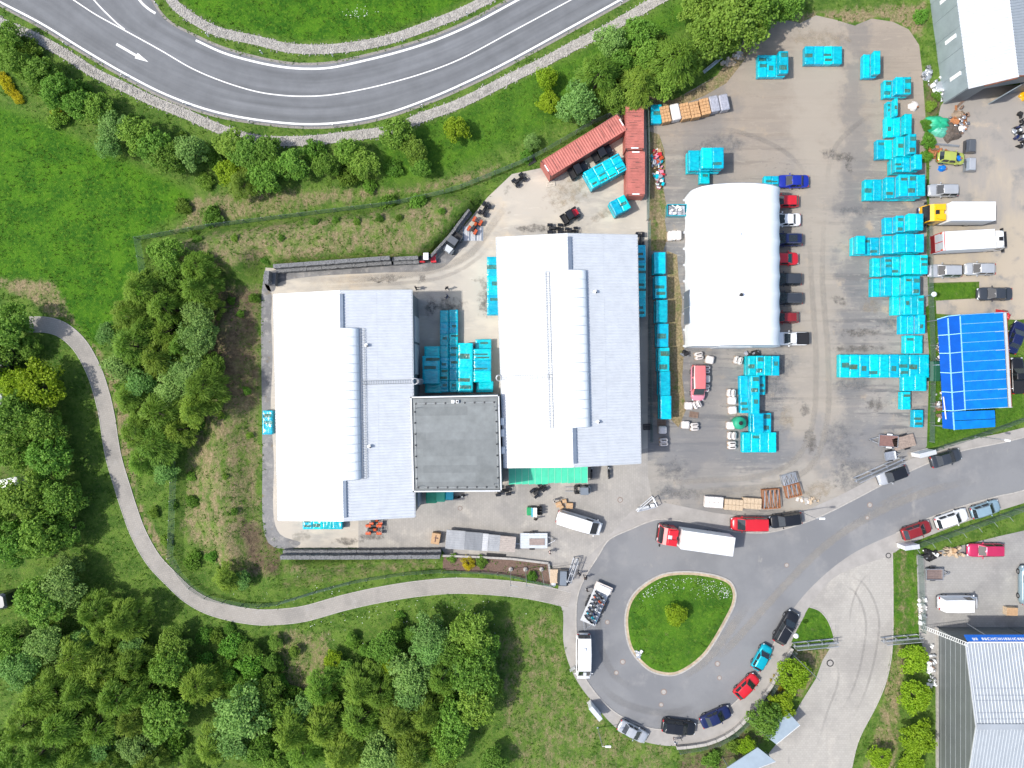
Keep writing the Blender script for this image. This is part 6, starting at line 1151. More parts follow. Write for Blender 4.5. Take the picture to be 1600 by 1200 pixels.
def sheeting_trailer():
    a, b = PV(696, 839), PV(808, 848); root = ob('long_trailer', None, loc=(*((a + b) / 2)[:2], .03), rz=math.atan2((b - a).y, (b - a).x), label='long trailer stacked with grey translucent corrugated sheets', cat='trailer'); L = 9.6; W = 2.3
    part('frame', MB().box((0, 0, .7), (L, 1.2, .2)), M_galv, root); ms = [mat('translucent_sheet%d' % i, c, .2, var=.25, scale=.8, spec=.7, stretch=(1, .3, 1)) for i, c in enumerate(((.30, .31, .32), (.46, .47, .48), (.20, .21, .22)))]
    xs = [-L / 2, -2.2, .2, 1.0, 2.6, L / 2 - .05]
    for i, (x0, x1) in enumerate(zip(xs[:-1], xs[1:])):
        n = 16; mb = MB(); wd = W * (1.12 - .05 * i)
        for j in range(n + 1): y = -wd / 2 + wd * j / n; zz = 1.2 + (.03 if j % 2 else 0) + (0.012 * i); mb.v += [(x0 + .01, y, zz), (x1 - .01, y, zz)]
        for j in range(n): mb.f.append((2 * j, 2 * j + 1, 2 * j + 3, 2 * j + 2))
        o = len(mb.v); mb.box(((x0 + x1) / 2, 0, 1.0), (x1 - x0 - .03, wd - .06, .36)); part('sheet_stack', mb, ms[(0, 2, 1, 0, 2)[i]] if i != 4 else mat('tan_sheet', (.33, .29, .26), .7, var=.15, scale=3), root)
    for x in (-1.2, 0, 1.2):
        for y in (-1, 1): wheel(root, x, y * .85, .36, .22)
    part('drawbar', MB().tube((L / 2 - .2, 0, .6), (L / 2 + .5, 0, .55), .06, 6), M_galv, root)
sheeting_trailer()
def bike_trailer():
    p = PV(931, 944, .6); an = R(66.5); root = ob('bike_trailer', None, loc=(p.x, p.y, .03), rz=an + math.pi, label='long flat trailer loaded with a row of motorbikes', cat='trailer'); L, W = 5.7, 2.2
    for k in range(7): part('deck_plank', MB().box((0, -W / 2 + W * (k + .5) / 7, .55), (L, W / 7 - .015, .05)), M_trim, root)
    part('frame', MB().box((0, -.7, .46), (L, .1, .14)).box((0, .7, .46), (L, .1, .14)), M_galv, root); part('drawbar', MB().tube((L / 2, -.6, .46), (L / 2 + 1.1, 0, .46), .05, 5).tube((L / 2, .6, .46), (L / 2 + 1.1, 0, .46), .05, 5), M_galv, root)
    for y in (-1, 1):
        for x in (-.4, .4): wheel(root, x, y * (W / 2 + .12), .3, .18)
        part('mudguard', MB().rbox((0, y * (W / 2 + .12), .64), (1.6, .24, .06), .03), M_black, root)
    part('front_board', MB().box((-L / 2 + .35, 0, .75), (1.0, W + .2, .3)), mat('pale_boards', (.55, .50, .46), .7, var=.12, scale=3), root); part('white_sheet', MB().rbox((-L / 2 + .5, .2, 1.0), (.9, 1.7, .2), .06), M_whitep, root)
    cols = ('black', 'orange', 'silver', 'white', 'navy', 'turquoise', 'black')
    for i, cname in enumerate(cols):
        x = -L / 2 + 1.5 + i * .6; q = Vector((x, 0, 0)); q.rotate(Matrix.Rotation(an + math.pi, 3, 'Z')); ex = {0: 'next to the white boards', 6: 'at the drawbar end'}.get(i, '')
        motorbike(0, 0, math.degrees(an + math.pi) + 72, cname, f'{cname} motorbike on the loaded trailer {ex}'.strip(), .98, .03 + .575, group='motorbikes on the trailer', root_xyz=(p.x + q.x, p.y + q.y, 0))
bike_trailer()
# ------------------------------------------------------------------ teal wrapped crates
def wrapmat(name, c, c2): return mat(name, c, .20, col2=c2, scale=1.6, bump=.9, bscale=2.6, rnd=.2, spec=.6, detail=6, stretch=(1, 2.2, 1))
M_wrap = wrapmat('teal_stretch_film', (.0, .30, .42), (.0, .50, .60))
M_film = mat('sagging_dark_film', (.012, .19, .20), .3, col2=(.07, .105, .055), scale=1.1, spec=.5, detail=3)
M_pal = mat('pallet_wood', (.30, .20, .11), .85, var=.3, scale=5)
def weld(me):
    bm = bmesh.new(); bm.from_mesh(me); bmesh.ops.remove_doubles(bm, verts=bm.verts, dist=1e-5); bm.to_mesh(me); bm.free(); return me
def crate_meshes(v):
    """unit crate: film skin with rounded edges, sagging top and torn pockets; returns film, window panes and pallet"""
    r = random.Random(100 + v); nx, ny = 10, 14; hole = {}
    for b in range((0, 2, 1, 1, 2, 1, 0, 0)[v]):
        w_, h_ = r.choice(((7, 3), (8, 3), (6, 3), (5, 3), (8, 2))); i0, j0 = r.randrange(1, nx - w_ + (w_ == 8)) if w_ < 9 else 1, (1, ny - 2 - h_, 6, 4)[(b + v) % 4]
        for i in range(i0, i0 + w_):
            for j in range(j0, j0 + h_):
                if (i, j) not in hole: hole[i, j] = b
    g = {}; mb = MB(); mws = {}; ph = [r.uniform(0, 6.28) for _ in range(3)]
    for i in range(nx + 1):
        for j in range(ny + 1):
            u, t = i / nx, j / ny; e = min(u, 1 - u) * 8; f = min(t, 1 - t) * 10; k = min(1, e) * min(1, f); z = 1 - .05 * (1 - k) + r.uniform(-.022, .022) - .06 * math.sin(math.pi * u) * (.5 + .5 * math.sin(math.pi * t * 4 + ph[0])) * k
            g[i, j] = len(mb.v); mb.v.append((u - .5 + r.uniform(-.008, .008), t - .5 + r.uniform(-.005, .005), z))
    for i in range(nx):
        for j in range(ny):
            q = (g[i, j], g[i + 1, j], g[i + 1, j + 1], g[i, j + 1])
            if (i, j) not in hole: mb.f.append(q)
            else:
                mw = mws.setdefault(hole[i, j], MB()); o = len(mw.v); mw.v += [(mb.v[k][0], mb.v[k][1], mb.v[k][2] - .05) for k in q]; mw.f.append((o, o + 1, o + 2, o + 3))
    rim = [(i, 0) for i in range(nx)] + [(nx, j) for j in range(ny)] + [(i, ny) for i in range(nx, 0, -1)] + [(0, j) for j in range(ny, 0, -1)]; n = len(rim); prev = [g[k] for k in rim]
    for zz, b in ((.72, 1.0), (.38, .995), (.1, .97)):
        cur = []
        for k in rim: x, y, _ = mb.v[g[k]]; cur.append(len(mb.v)); mb.v.append((x * b * (1 + r.uniform(-.006, .012)), y * b * (1 + r.uniform(-.004, .006)), zz))
        for a in range(n): c = (a + 1) % n; mb.f.append((prev[a], cur[a], cur[c], prev[c]))
        prev = cur
    pal = MB(); [pal.box((x, 0, .05), (.14, .94, .10)) for x in (-.4, -.2, 0, .2, .4)]; [pal.box((0, y, .03), (.94, .09, .055)) for y in (-.42, 0, .42)]
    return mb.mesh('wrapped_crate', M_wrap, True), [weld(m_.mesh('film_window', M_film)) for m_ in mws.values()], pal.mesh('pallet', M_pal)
CM = [crate_meshes(v) for v in range(8)]
cr = random.Random(5); ncr = 0
def crate(x, y, z, dx, dy, dz, rz, label, group, top=True):
    global ncr
    v = cr.randrange(8) if top else 0; f, w_, p = CM[v]; flip = cr.choice((0, math.pi)); o = ob('wrapped_crate', f, None, (x, y, z), rz + flip + cr.uniform(-.012, .012), label, 'crate', group, scale=(dx * 1.005, dy * cr.uniform(.985, 1.01), dz * cr.uniform(1.0, 1.03))); ncr += 1
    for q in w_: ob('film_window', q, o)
    ob('pallet', p, o); return o
UH = 1.12
def stack(x0, y0, x1, y1, layers, where, rz=0.0, uh=UH, axis='x'):
    """a row of crates traced in pixels; edges facing the camera foot are read at the ground, the others at the top"""
    hi = max(layers) * uh; mean = sum(layers) / len(layers) * uh
    e = lambda p, c, far_hi, zt: (p, zt if far_hi else 0.0)
    X0 = P(x0, 0, hi if x0 < 800 else 0)[0]; X1 = P(x1, 0, layers[-1] * uh if x1 > 800 else 0)[0]; Y0 = P(0, y0, mean if y0 < 600 else 0)[1]; Y1 = P(0, y1, 0 if y1 < 600 else mean)[1]
    n = len(layers); g = f'teal crates {where}'
    for i, k in enumerate(layers):
        for l in range(k):
            lab = f'teal wrapped crate {where}' if k == 1 or n > 1 else f'teal wrapped crate {where}'
            pos = 'on top' if l == k - 1 else 'below'
            if k > 1: lab = f'teal wrapped crate {pos} {where}'
            if axis == 'x': w_ = (X1 - X0) / n; crate(X0 + w_ * (i + .5), (Y0 + Y1) / 2, .012 + l * uh, w_, abs(Y0 - Y1), uh, rz, lab, g, l == k - 1)
            else: w_ = (Y0 - Y1) / n; crate((X0 + X1) / 2, Y0 - w_ * (i + .5), .012 + l * uh, abs(X1 - X0), w_, uh, rz, lab, g, l == k - 1)
stack(1375, 122, 1424, 157, (1, 2, 2), 'in the row nearest the long workshop')
stack(1380, 156, 1403, 190, (1, 2), 'in the short double row below the workshop')
stack(1378, 181, 1425, 218, (1, 1, 2), 'in the row beside the green tarp heap')
stack(1364, 215, 1432, 252, (1, 1, 2, 3), 'in the row level with the scrap pipes')
stack(1385, 244, 1441, 276, (2, 2, 3), 'in the row beside the lime scrap car')
stack(1345, 276, 1446, 316, (1, 1, 2, 3, 3, 3), 'in the row beside the silver estate car')
stack(1376, 336, 1443, 368, (1, 2, 3, 3), 'in the row beside the yellow cab lorry')
stack(1326, 368, 1444, 401, (2, 1, 1, 2, 3, 3, 3), 'in the row beside the white trailer lorry')
stack(1357, 400, 1450, 434, (1, 2, 2, 3, 3, 3), 'in the row touching the silver car with roof rails')
stack(1356, 433, 1438, 465, (1, 2, 2, 3, 3), 'in the row above the small lawn')
stack(1388, 462, 1444, 494, (1, 2, 2, 2), 'in the row below the small lawn')
stack(1400, 493, 1446, 523, (1, 1, 2), 'in the row by the top of the blue shelter')
stack(1407, 524, 1442, 553, (1, 1), 'in the low pair by the blue shelter')
stack(1306, 554, 1452, 590, (1, 1, 1, 1, 1, 1, 1, 1, 1), 'in the longest single row by the dark green box')
stack(1404, 584, 1448, 611, (1, 1), 'in the low pair under the longest row')
stack(1402, 612, 1423, 640, (1,), 'alone by the lower end of the blue shelter')
stack(1421, 640, 1443, 668, (1,), 'alone above the hay trailer')
stack(1343, 82, 1376, 126, (1, 2), 'in the pair near the top of the gravel yard')
stack(1180, 84, 1232, 125, (1, 1, 2), 'in the row at the top corner of the gravel yard')
stack(1253, 72, 1316, 105, (1, 1, 1, 1), 'in the row at the back of the gravel yard')
stack(1070, 232, 1131, 274, (2, 3, 3), 'in the tall block north of the arched hall')
stack(1090, 266, 1109, 290, (1,), 'tucked between the tall block and the arched hall')
stack(1015, 163, 1034, 197, (1,), 'at the end of the brick pallet row')
stack(1190, 275, 1217, 296, (1, 1), 'between the arched hall and the bright blue saloon')
stack(761, 401, 786, 494, (2, 2, 2), 'along the west side of the eastern hall', axis='y')
CY = 'in the shaded court'
stack(663, 541, 688, 559, (1,), 'at the back of the left stack ' + CY, axis='y'); stack(660, 556, 689, 600, (2, 2), 'in the left stack ' + CY, axis='y'); stack(664, 594, 691, 614, (1,), 'at the front of the left stack ' + CY, axis='y')
stack(687.5, 485, 702, 613, (1,) * 7, 'in the first narrow file ' + CY, axis='y'); stack(702, 484, 716.5, 613, (1,) * 7, 'in the second narrow file ' + CY, axis='y')
stack(716, 536, 740, 613, (2, 2), 'in the smooth double stack ' + CY, axis='y'); stack(743, 530, 768, 546, (1,), 'behind the ribbed stack ' + CY, axis='y'); stack(740, 545, 768, 597, (2, 2, 2), 'in the ribbed stack ' + CY, axis='y'); stack(744, 595, 771, 613, (1,), 'before the ribbed stack ' + CY, axis='y')
stack(983, 383, 1009, 497, (2, 2, 2, 2), 'against the east wall of the eastern hall', axis='y')
for i in range(7): stack(1017 + i * 1.6, 394 + i * 37.3, 1040 + i * 1.5, 394 + (i + 1) * 37.3, (2,), 'in the long straight row beside the dark mesh fence', axis='y')
SE = 'south of the arched hall'
stack(1161, 556, 1218, 587, (2, 2, 2, 2), 'nearest the hall ' + SE); stack(1152, 587, 1196, 617, (1, 2, 1), 'second from the hall ' + SE); stack(1153, 615, 1187, 646, (1, 2), 'third from the hall ' + SE); stack(1168, 645, 1205, 676, (2, 1), 'by the green tank ' + SE); stack(1156, 675, 1213, 707, (1, 1, 1, 1), 'farthest from the hall ' + SE)
stack(410, 641, 430, 679, (1,), 'alone at the west wall of the white roofed hall')
stack(473, 800, 538, 827, (1, 1, 1, 1), 'under the south eaves of the west hall')
def rot_block(cx, cy, ang, nx, ny, dx, dy, layers, where):
    c = PV(cx, cy, 1.6); a = R(ang)
    for i in range(nx):
        for j in range(ny):
            q = Vector(((i - (nx - 1) / 2) * dx, (j - (ny - 1) / 2) * dy, 0)); q.rotate(Matrix.Rotation(a, 3, 'Z'))
            for l in range(layers): crate(c.x + q.x, c.y + q.y, .012 + l * UH, dx, dy, UH, a, f'teal wrapped crate {"on top" if l == layers - 1 else "below"} {where}', f'teal crates {where}', l == layers - 1)
rot_block(945, 269, 29, 4, 2, 1.35, 1.25, 2, 'in the slanted block by the red containers'); rot_block(968, 322, 28, 2, 1, 1.15, 2.0, 2, 'in the slanted pair by the upright container')
# ------------------------------------------------------------------ containers
M_cont = mat('faded_red_container', (.40, .125, .10), .6, .1, var=.22, scale=.7, bump=.2)
M_contd = mat('container_soot', (.09, .05, .045), .8, var=.3, scale=4)
def container(c, ang, L, label):
    W, Hc = 2.44, 2.6; root = ob('shipping_container', None, loc=c, rz=ang, label=label, cat='container')
    def corr(L_, n, dep, horiz):   # corrugation profile along a length
        out = []
        for i in range(n):
            for t, d in ((0, 0), (.3, 0), (.5, dep), (.8, dep)): out.append(((i + t) / n * L_ - L_ / 2, d))
        out.append((L_ / 2, 0)); return out
    for s in (-1, 1):
        pr = corr(L - .3, int(L / .28), -.04, 0); mb = MB(); n = len(pr); mb.v = [(x, s * (W / 2 + d), z) for z in (.16, Hc - .12) for x, d in pr]; mb.f = [(i, i + 1, n + i + 1, n + i) if s < 0 else (i + 1, i, n + i, n + i + 1) for i in range(n - 1)]; part('side_wall', mb, M_cont, root)
        part('bottom_rail', MB().box((0, s * (W / 2 - .04), .1), (L, .08, .16)), M_cont, root); part('top_rail', MB().box((0, s * (W / 2 - .04), Hc - .06), (L, .09, .12)), M_cont, root)
    pr = corr(L - .3, int(L / .36), -.03, 0); mb = MB(); n = len(pr); mb.v = [(x, y, Hc - .015 + d) for y in (-W / 2 + .07, W / 2 - .07) for x, d in pr]; mb.f = [(i, i + 1, n + i + 1, n + i) for i in range(n - 1)]; part('roof', mb, M_cont, root)
    part('end_wall', MB().box((-L / 2 + .06, 0, Hc / 2), (.08, W - .1, Hc - .2)), M_cont, root)
    for s in (-1, 1):
        d = part('door', MB().box((L / 2 - .06, s * W * .245, Hc / 2), (.08, W * .47, Hc - .24)), M_cont, root)
        for k in (.2, .36): part('lock_rod', MB().tube((L / 2, s * W * k, .2), (L / 2, s * W * k, Hc - .15), .022, 5), M_galv, d)
    for x in (-1, 1):
        for y in (-1, 1):
            part('corner_post', MB().box((x * (L / 2 - .06), y * (W / 2 - .06), Hc / 2), (.13, .13, Hc)), M_cont, root)
            for z in (.06, Hc - .05): part('corner_casting', MB().box((x * (L / 2 - .085), y * (W / 2 - .08), z), (.18, .17, .13)), M_contd, root)
        part('roof_plate', MB().box((x * (L / 2 - .2), 0, Hc + .002), (.16, 1.0, .012)), M_whitep, root)
    r = random.Random(int(L * 10))
    for _ in range(9): x = r.uniform(-L * .4, L * .4); part('scuff_mark', MB().box((x, r.uniform(-.6, .6), Hc - .012), (.05, r.uniform(.5, 1.6), .012)), M_contd, root)
a, b = PV(862, 258, 2.6), PV(963, 196, 2.6); container((*((a + b) / 2)[:2], .012), math.atan2((b - a).y, (b - a).x), 12.19, 'long red shipping container lying aslant below the road bank')
x = PV(992, 200, 2.6); container((x.x - .02, PV(0, 163, 2.6).y - 3.05, .012), math.pi / 2, 6.06, 'short red container standing upright nearest the bank'); container((x.x + .12, PV(0, 163, 2.6).y - 3.05 - 6.2, .012), math.pi / 2, 6.06, 'short red container standing upright beside the slanted crates')
# ------------------------------------------------------------------ pallets, sacks, boxes
M_brick = mat('clay_blocks', (.46, .27, .13), .85, var=.25, scale=4); M_card = mat('cardboard', (.42, .27, .15), .85, var=.15, scale=4); M_sack = mat('white_woven_sack', (.62, .58, .55), .7, var=.15, scale=4, bump=.6, bscale=6); M_grey = mat('grey_foil', (.36, .37, .42), .35, .2, var=.3, scale=3, bump=.6, bscale=5); M_tan = mat('tan_pavers', (.45, .35, .24), .85, var=.2, scale=5)
def pallet_load(px, py, dx, dy, h, m, label, rz=0.0, rows=(3, 4), cat='pallet', name='loaded_pallet', round_=.03, group=None, z=.012, pz=None):
    p = PV(px, py, h if pz is None else pz); root = ob(name, None, loc=(p.x, p.y, z), rz=R(rz), label=label, cat=cat, group=group); pal = MB(); [pal.box((0, y * dy, .07), (dx, .1, .12)) for y in (-.4, 0, .4)]; [pal.box((x * dx, 0, .145), (.12, dy, .025)) for x in (-.42, -.21, 0, .21, .42)]; part('pallet', pal, M_pal, root); r = random.Random(int(px * 3 + py)); nx, ny = rows
    for i in range(nx):
        for j in range(ny): hh = (h - .16) * r.uniform(.94, 1.03); part('block' if m is not M_sack else 'sack', MB().rbox(((i + .5) / nx * dx - dx / 2, (j + .5) / ny * dy - dy / 2, .16 + hh / 2), (dx / nx - .02, dy / ny - .02, hh), round_), m, root)
    return root
BR = 'in the row below the road bank'
for i, (px, py, m, nm) in enumerate([(1040, 178, M_brick, 'clay block'), (1056, 174, M_sack, 'pale foil covered'), (1071, 173, M_brick, 'clay block'), (1086, 171, M_brick, 'clay block'), (1102, 166, M_brick, 'clay block'), (1117, 161, M_grey, 'silver foil wrapped'), (1132, 159, M_grey, 'silver foil wrapped')]):
    pos = ['next to the teal crate', '', 'beside the pale covered one', 'in the middle of three', 'beside the first silver one', 'nearer the blocks', 'at the open end'][i]; pallet_load(px, py, 1.25, 2.2, 1.3, m, f'{nm} pallet {pos} {BR}'.replace('  ', ' '), 12, (3, 5) if m is M_brick else (1, 1), round_=.03 if m is M_brick else .12)
for px, py, m, rows, lab in [(1116, 785, M_sack, (4, 2), 'pallet of white sacks at the edge of the gravel yard'), (1147, 789, M_tan, (5, 2), 'pallet of tan slabs beside the white sacks'), (1176, 787, M_tan, (5, 2), 'pallet of tan slabs beside the rusty bar cage')]: pallet_load(px, py, 2.5, 1.5, .95, m, lab, -4, rows)
M_rustb = mat('rusty_bars', (.30, .12, .045), .8, var=.4, scale=5)
def cage(px, py, dx, dy, rz, m, label, n=9):
    p = PV(px, py, .5); root = ob('bar_rack', None, loc=(p.x, p.y, .012), rz=R(rz), label=label, cat='rack'); mb = MB()
    for z in (.12, .55, .95):
        for s in (-1, 1): part('rail', MB().box((0, s * dy / 2, z), (dx, .07, .07)).box((s * dx / 2, 0, z), (.07, dy, .07)), m, root)
    for i in range(n): part('bar', MB().box((-dx / 2 + dx * (i + .5) / n, 0, .98 + (i % 3) * .03), (.09, dy * .94, .06), .12 * ((i % 3) - 1)), m if i % 3 else M_galv, root)
    for x in (-1, 1):
        for y in (-1, 1): part('post', MB().box((x * dx / 2, y * dy / 2, .5), (.08, .08, 1.0)), m, root)
cage(1204, 779, 2.2, 2.6, 4, M_rustb, 'rack of grey and rusty bars next to the tan slabs', 11); cage(1232, 748, 1.9, 1.3, 16, M_galv, 'grey steel rack behind the orange one'); cage(1238, 766, 1.9, 1.7, 14, M_rustb, 'orange rusty rack on the gravel edge')
for px, py, r_, lab in [(1036, 672, 0, 'white wrapped pallet at the lower end of the long teal row'), (1038, 691, 3, 'pale wrapped pallet farther from the long teal row'), (1104, 577, -4, 'white sack pallet beside the pink minivan roof'), (1104, 592, 0, 'grey-white sack pallet beside the pink minivan door'), (1103, 606, -8, 'white sack pallet beside the pink minivan bonnet'), (1110, 562, -12, 'white sack pallet behind the pink minivan'), (1093, 556, 10, 'stack of white barrels behind the pink minivan'), (1077, 634, -2, 'white sack pallet in front of the pink minivan'), (1090, 632, 25, 'tilted white sack in front of the pink minivan'), (1072, 664, -3, 'torn white sack pallet with tan boards'), (1086, 667, 4, 'white sack pallet beside the torn one'), (1144, 614, -5, 'white sack pallet by the third teal row'), (1145, 626, -3, 'white sack pallet in the middle by the third teal row'), (1146, 641, 6, 'foil topped sack pallet above the green tank'), (1143, 665, 0, 'white sack pallet beside the green tank'), (1145, 681, -3, 'white sack pallet below the green tank'), (1145, 696, 2, 'white sack pallet at the last teal row'), (1155, 563, -15, 'round white sack by the hall door'), (1048, 368, 0, 'white bulk bag beside the arched hall, first of three'), (1053.5, 367, 2, 'white bulk bag beside the arched hall, middle of three'), (1061, 367, 0, 'white bulk bag beside the arched hall, against its wall')]: pallet_load(px, py, 1.1 if 'bulk' not in lab else .75, 1.05 if 'bulk' not in lab else 1.3, .95, M_sack, lab, r_, ((1, 1), (1, 2), (2, 1), (1, 1))[int(px + py) % 4] if 'bulk' not in lab else (1, 1), round_=.16)
for px, py, rz_, lab in [(1084, 648, -8, 'empty brown pallet on the gravel between sacks'), (1034, 660, 0, 'empty reddish pallet under the long teal row'), (1012, 667, 2, 'empty pallet on the ground by the dark mesh fence'), (860, 287, 10, 'pale slatted pallet on the concrete before the red container'), (830, 252, 30, 'dark pallet leaning place at the bank by the container')]:
    root = ob('empty_pallet', None, loc=PV(px, py, .1).xy.to_3d() + Vector((0, 0, .012)), rz=R(rz_), label=lab.replace('leaning place ', ''), cat='pallet'); m = mat('pallet_pale', (.55, .50, .42), .85, var=.15, scale=5) if 'pale' in lab else (M_wood if 'dark' not in lab else M_dark)
    for k in range(7): part('slat', MB().box((-.55 + k * 1.1 / 6, 0, .13), (.12, .8, .03)), m, root)
    for y in (-.35, 0, .35): part('bearer', MB().box((0, y, .06), (1.2, .1, .11)), m, root)
def boxes():
    for px, py, s, rz_, z, lab in [(873, 788, .8, 20, 0, 'cardboard box at the corner of the small pile by the white van'), (882, 783, .6, 10, 0, 'cardboard box on the yard beside the van doors, small'), (890, 790, .9, -3, 0, 'cardboard box in the pile, largest, by the van doors'), (877, 792, .6, 30, 0, 'cardboard box in the pile nearest the van')]:
        c = PV(px, py, .4); root = ob('cardboard_box', None, loc=(c.x, c.y, .016), rz=R(rz_), label=lab, cat='box'); part('carton', MB().rbox((0, 0, s * .35), (s, s * .85, s * .7), .02), M_card, root); part('tape', MB().box((0, 0, s * .7 + .004), (s * .98, .07, .008)), M_tan, root)
    c = PV(681, 841, .7); root = ob('wooden_crate', None, loc=(c.x, c.y, .016), rz=R(-10), label='tan plywood crate at the end of the translucent sheeting', cat='crate'); part('carton', MB().rbox((0, 0, .5), (1.15, 1.5, 1.0), .02), M_card, root); part('lid_gap', MB().box((0, 0, 1.004), (.14, .95, .01)).box((.12, .12, 1.005), (.5, .16, .01)), M_contd, root)
    c = PV(1580, 955, .6); root = ob('wooden_crate', None, loc=(c.x, c.y, .016), rz=R(-2), label='tan wooden crate by the slate clad building', cat='crate'); part('carton', MB().rbox((0, 0, .4), (1.5, 1.1, .8), .02), M_tan, root); [part('lid_board', MB().box((0, y, .815), (1.5, .25, .03)), M_card, root) for y in (-.4, -.13, .14, .41)]
boxes()
def box_cart(px, py, rz_, L, W, lab, m, m2):
    c = PV(px, py, .9); root = ob('tool_container', None, loc=(c.x, c.y, .012), rz=R(rz_), label=lab, cat='bin'); prof = [(-W / 2, .1), (W / 2, .1), (W / 2, .8), (W * .3, 1.12), (-W * .3, 1.12), (-W / 2, .8)]; n = 6; part('tub', MB().add([(-L / 2, y, z) for y, z in prof] + [(L / 2, y, z) for y, z in prof], [tuple(range(n))[::-1], tuple(range(n, 2 * n))] + [(i, (i + 1) % n, n + (i + 1) % n, n + i) for i in range(n)]), m, root); part('lid', MB().rbox((0, 0, 1.15), (L * .92, W * .62, .06), .03), m2, root); part('handle', MB().tube((-L * .3, W * .5 + .05, .8), (L * .3, W * .5 + .05, .8), .025, 5).box((0, W * .5, .8), (L * .6, .1, .04)), M_black, root)
    for x in (-1, 1):
        for y in (-1, 1): part('foot', MB().box((x * L * .4, y * W * .35, .05), (.15, .15, .1)), M_black, root)
box_cart(1518, 228, 88, 1.7, 1.35, 'dark grey lidded skip in the dusty lot, closer to the workshop', pc('graphite'), pc('grey')); box_cart(1518, 257, 88, 1.7, 1.35, 'pale grey lidded skip beside the lime scrap car', pc('steel'), pc('silver')); box_cart(880, 903, 88, 2.1, 1.5, 'dark grey rounded bin by the gate pillar', pc('graphite'), pc('steel')); box_cart(1462, 580, 90, 2.7, 1.5, 'dark green lidded bin at the side of the blue shelter', mat('bottle_green', (.01, .07, .045), .5, var=.1, scale=2), mat('bottle_green2', (.012, .085, .05), .5, var=.1, scale=2))
root = ob('water_tank', None, loc=PV(1156, 661, 1.2).xy.to_3d() + Vector((0, 0, .012)), label='rounded green plastic tank among white sack pallets', cat='tank'); part('shell', MB().lathe([(.85, 0), (.88, .1), (.88, 1.2), (.7, 1.45), (.25, 1.55), (.25, 1.62)], 20), mat('tank_green', (.02, .30, .17), .4, var=.1, scale=1.5), root, True); part('cap', MB().lathe([(.28, 1.6), (.28, 1.68), (.1, 1.7)], 12), M_black, root)
def tarp_heap(px, py, rx, ry, h, m, lab, seed, name='tarp_covered_heap', cat='heap', z=.0):
    c = PV(px, py, h * .6); r = random.Random(seed); mb = MB(); n = 18; k = 7; ph = [r.uniform(.75, 1.15) for _ in range(n)]
    for j in range(k):
        t = j / (k - 1)
        for i in range(n): a = 2 * math.pi * i / n; q = (1 - t) ** .55 * ph[i] if j < k - 1 else .02; mb.v.append((rx * q * math.cos(a), ry * q * math.sin(a), h * math.sin(t * 1.57) * r.uniform(.8, 1.1)))
    for j in range(k - 1):
        for i in range(n): q = (i + 1) % n; mb.f.append((j * n + i, j * n + q, (j + 1) * n + q, (j + 1) * n + i))
    root = ob(name, None, loc=(c.x, c.y, z), label=lab, cat=cat); part('sheet', mb, m, root, True); part('weight', MB().rbox((rx * .5, -ry * .2, h * .62), (.4, .25, .2), .05), M_rustb, root); return root
tarp_heap(1467, 192, 1.9, 1.3, 1.0, M_green, 'crumpled green tarpaulin over a scrap heap', 1); tarp_heap(1470, 203, 1.2, .9, .8, mat('pale_green_tarp', (.10, .42, .30), .4, var=.3, scale=2, bump=.8, bscale=4), 'pale green plastic sheet at the foot of the tarpaulin heap', 2); tarp_heap(1474, 262, .6, .5, .55, M_tarp, 'small blue tarpaulin bundle by the lime scrap car', 3); tarp_heap(1490, 250, .62, .45, .35, M_tarp, 'blue tarpaulin thrown over the lime scrap car', 4, z=1.05); tarp_heap(1429, 165, .7, .7, .6, M_sack, 'white sack heap behind the teal rows', 5); tarp_heap(1504, 200, .8, .6, .5, M_sack, 'white torn sheet on the scrap pile', 6); tarp_heap(1487, 205, 1.6, 1.5, .7, mat('scrap_brown', (.10, .08, .065), .9, var=.5, scale=4, bump=.8), 'dark brown scrap metal pile', 7, 'scrap_pile'); tarp_heap(1500, 178, .9, .7, .9, mat('brown_cover', (.24, .18, .13), .9, var=.3, scale=3, bump=.6), 'brown covered pallet beside the workshop front', 8); tarp_heap(1570, 494, .9, 1.1, 1.8, pc('red'), 'red folded parasol cover by the blue shelter', 9)
def junk(name, cx, cy, rx, ry, n, seed, lab, mats, z0=0.0, cat='rubbish heap', h=.5):
    r = random.Random(seed); c = PV(cx, cy); root = ob(name, None, loc=(c.x, c.y, 0), label=lab, cat=cat)
    for i in range(n):
        a, q = r.uniform(0, 6.283), r.random() ** .5; x, y = rx * q * math.cos(a), ry * q * math.sin(a); s = r.uniform(.18, .6); hh = r.uniform(.1, h); part(r.choice(('scrap_piece', 'rag', 'plank_piece')), MB().rbox((x, y, hh * .5 + (1 - q) * h * .7), (s, s * r.uniform(.3, 1), hh + .05), .05, r.uniform(0, 3.1)), r.choice(mats), root)
    part('litter_base', MB().lathe([(min(rx, ry) * .95, -.02), (min(rx, ry) * .8, .12), (.1, h * .8)], 12), mats[0], root); return root
mm = [M_grey, M_whitep, pc('red'), pc('orange'), M_black, pc('turquoise'), M_card, pc('rose')]
junk('rubbish_heap', 1026, 252, .75, 1.6, 38, 1, 'colourful rubbish heap near the upright containers', mm); junk('rubbish_heap', 1029, 276, .75, 1.7, 40, 2, 'colourful rubbish heap with teal film scraps', mm + [M_wrap, M_whitep])
sm = [M_rustb, M_metal, M_wood, M_galv, M_black]
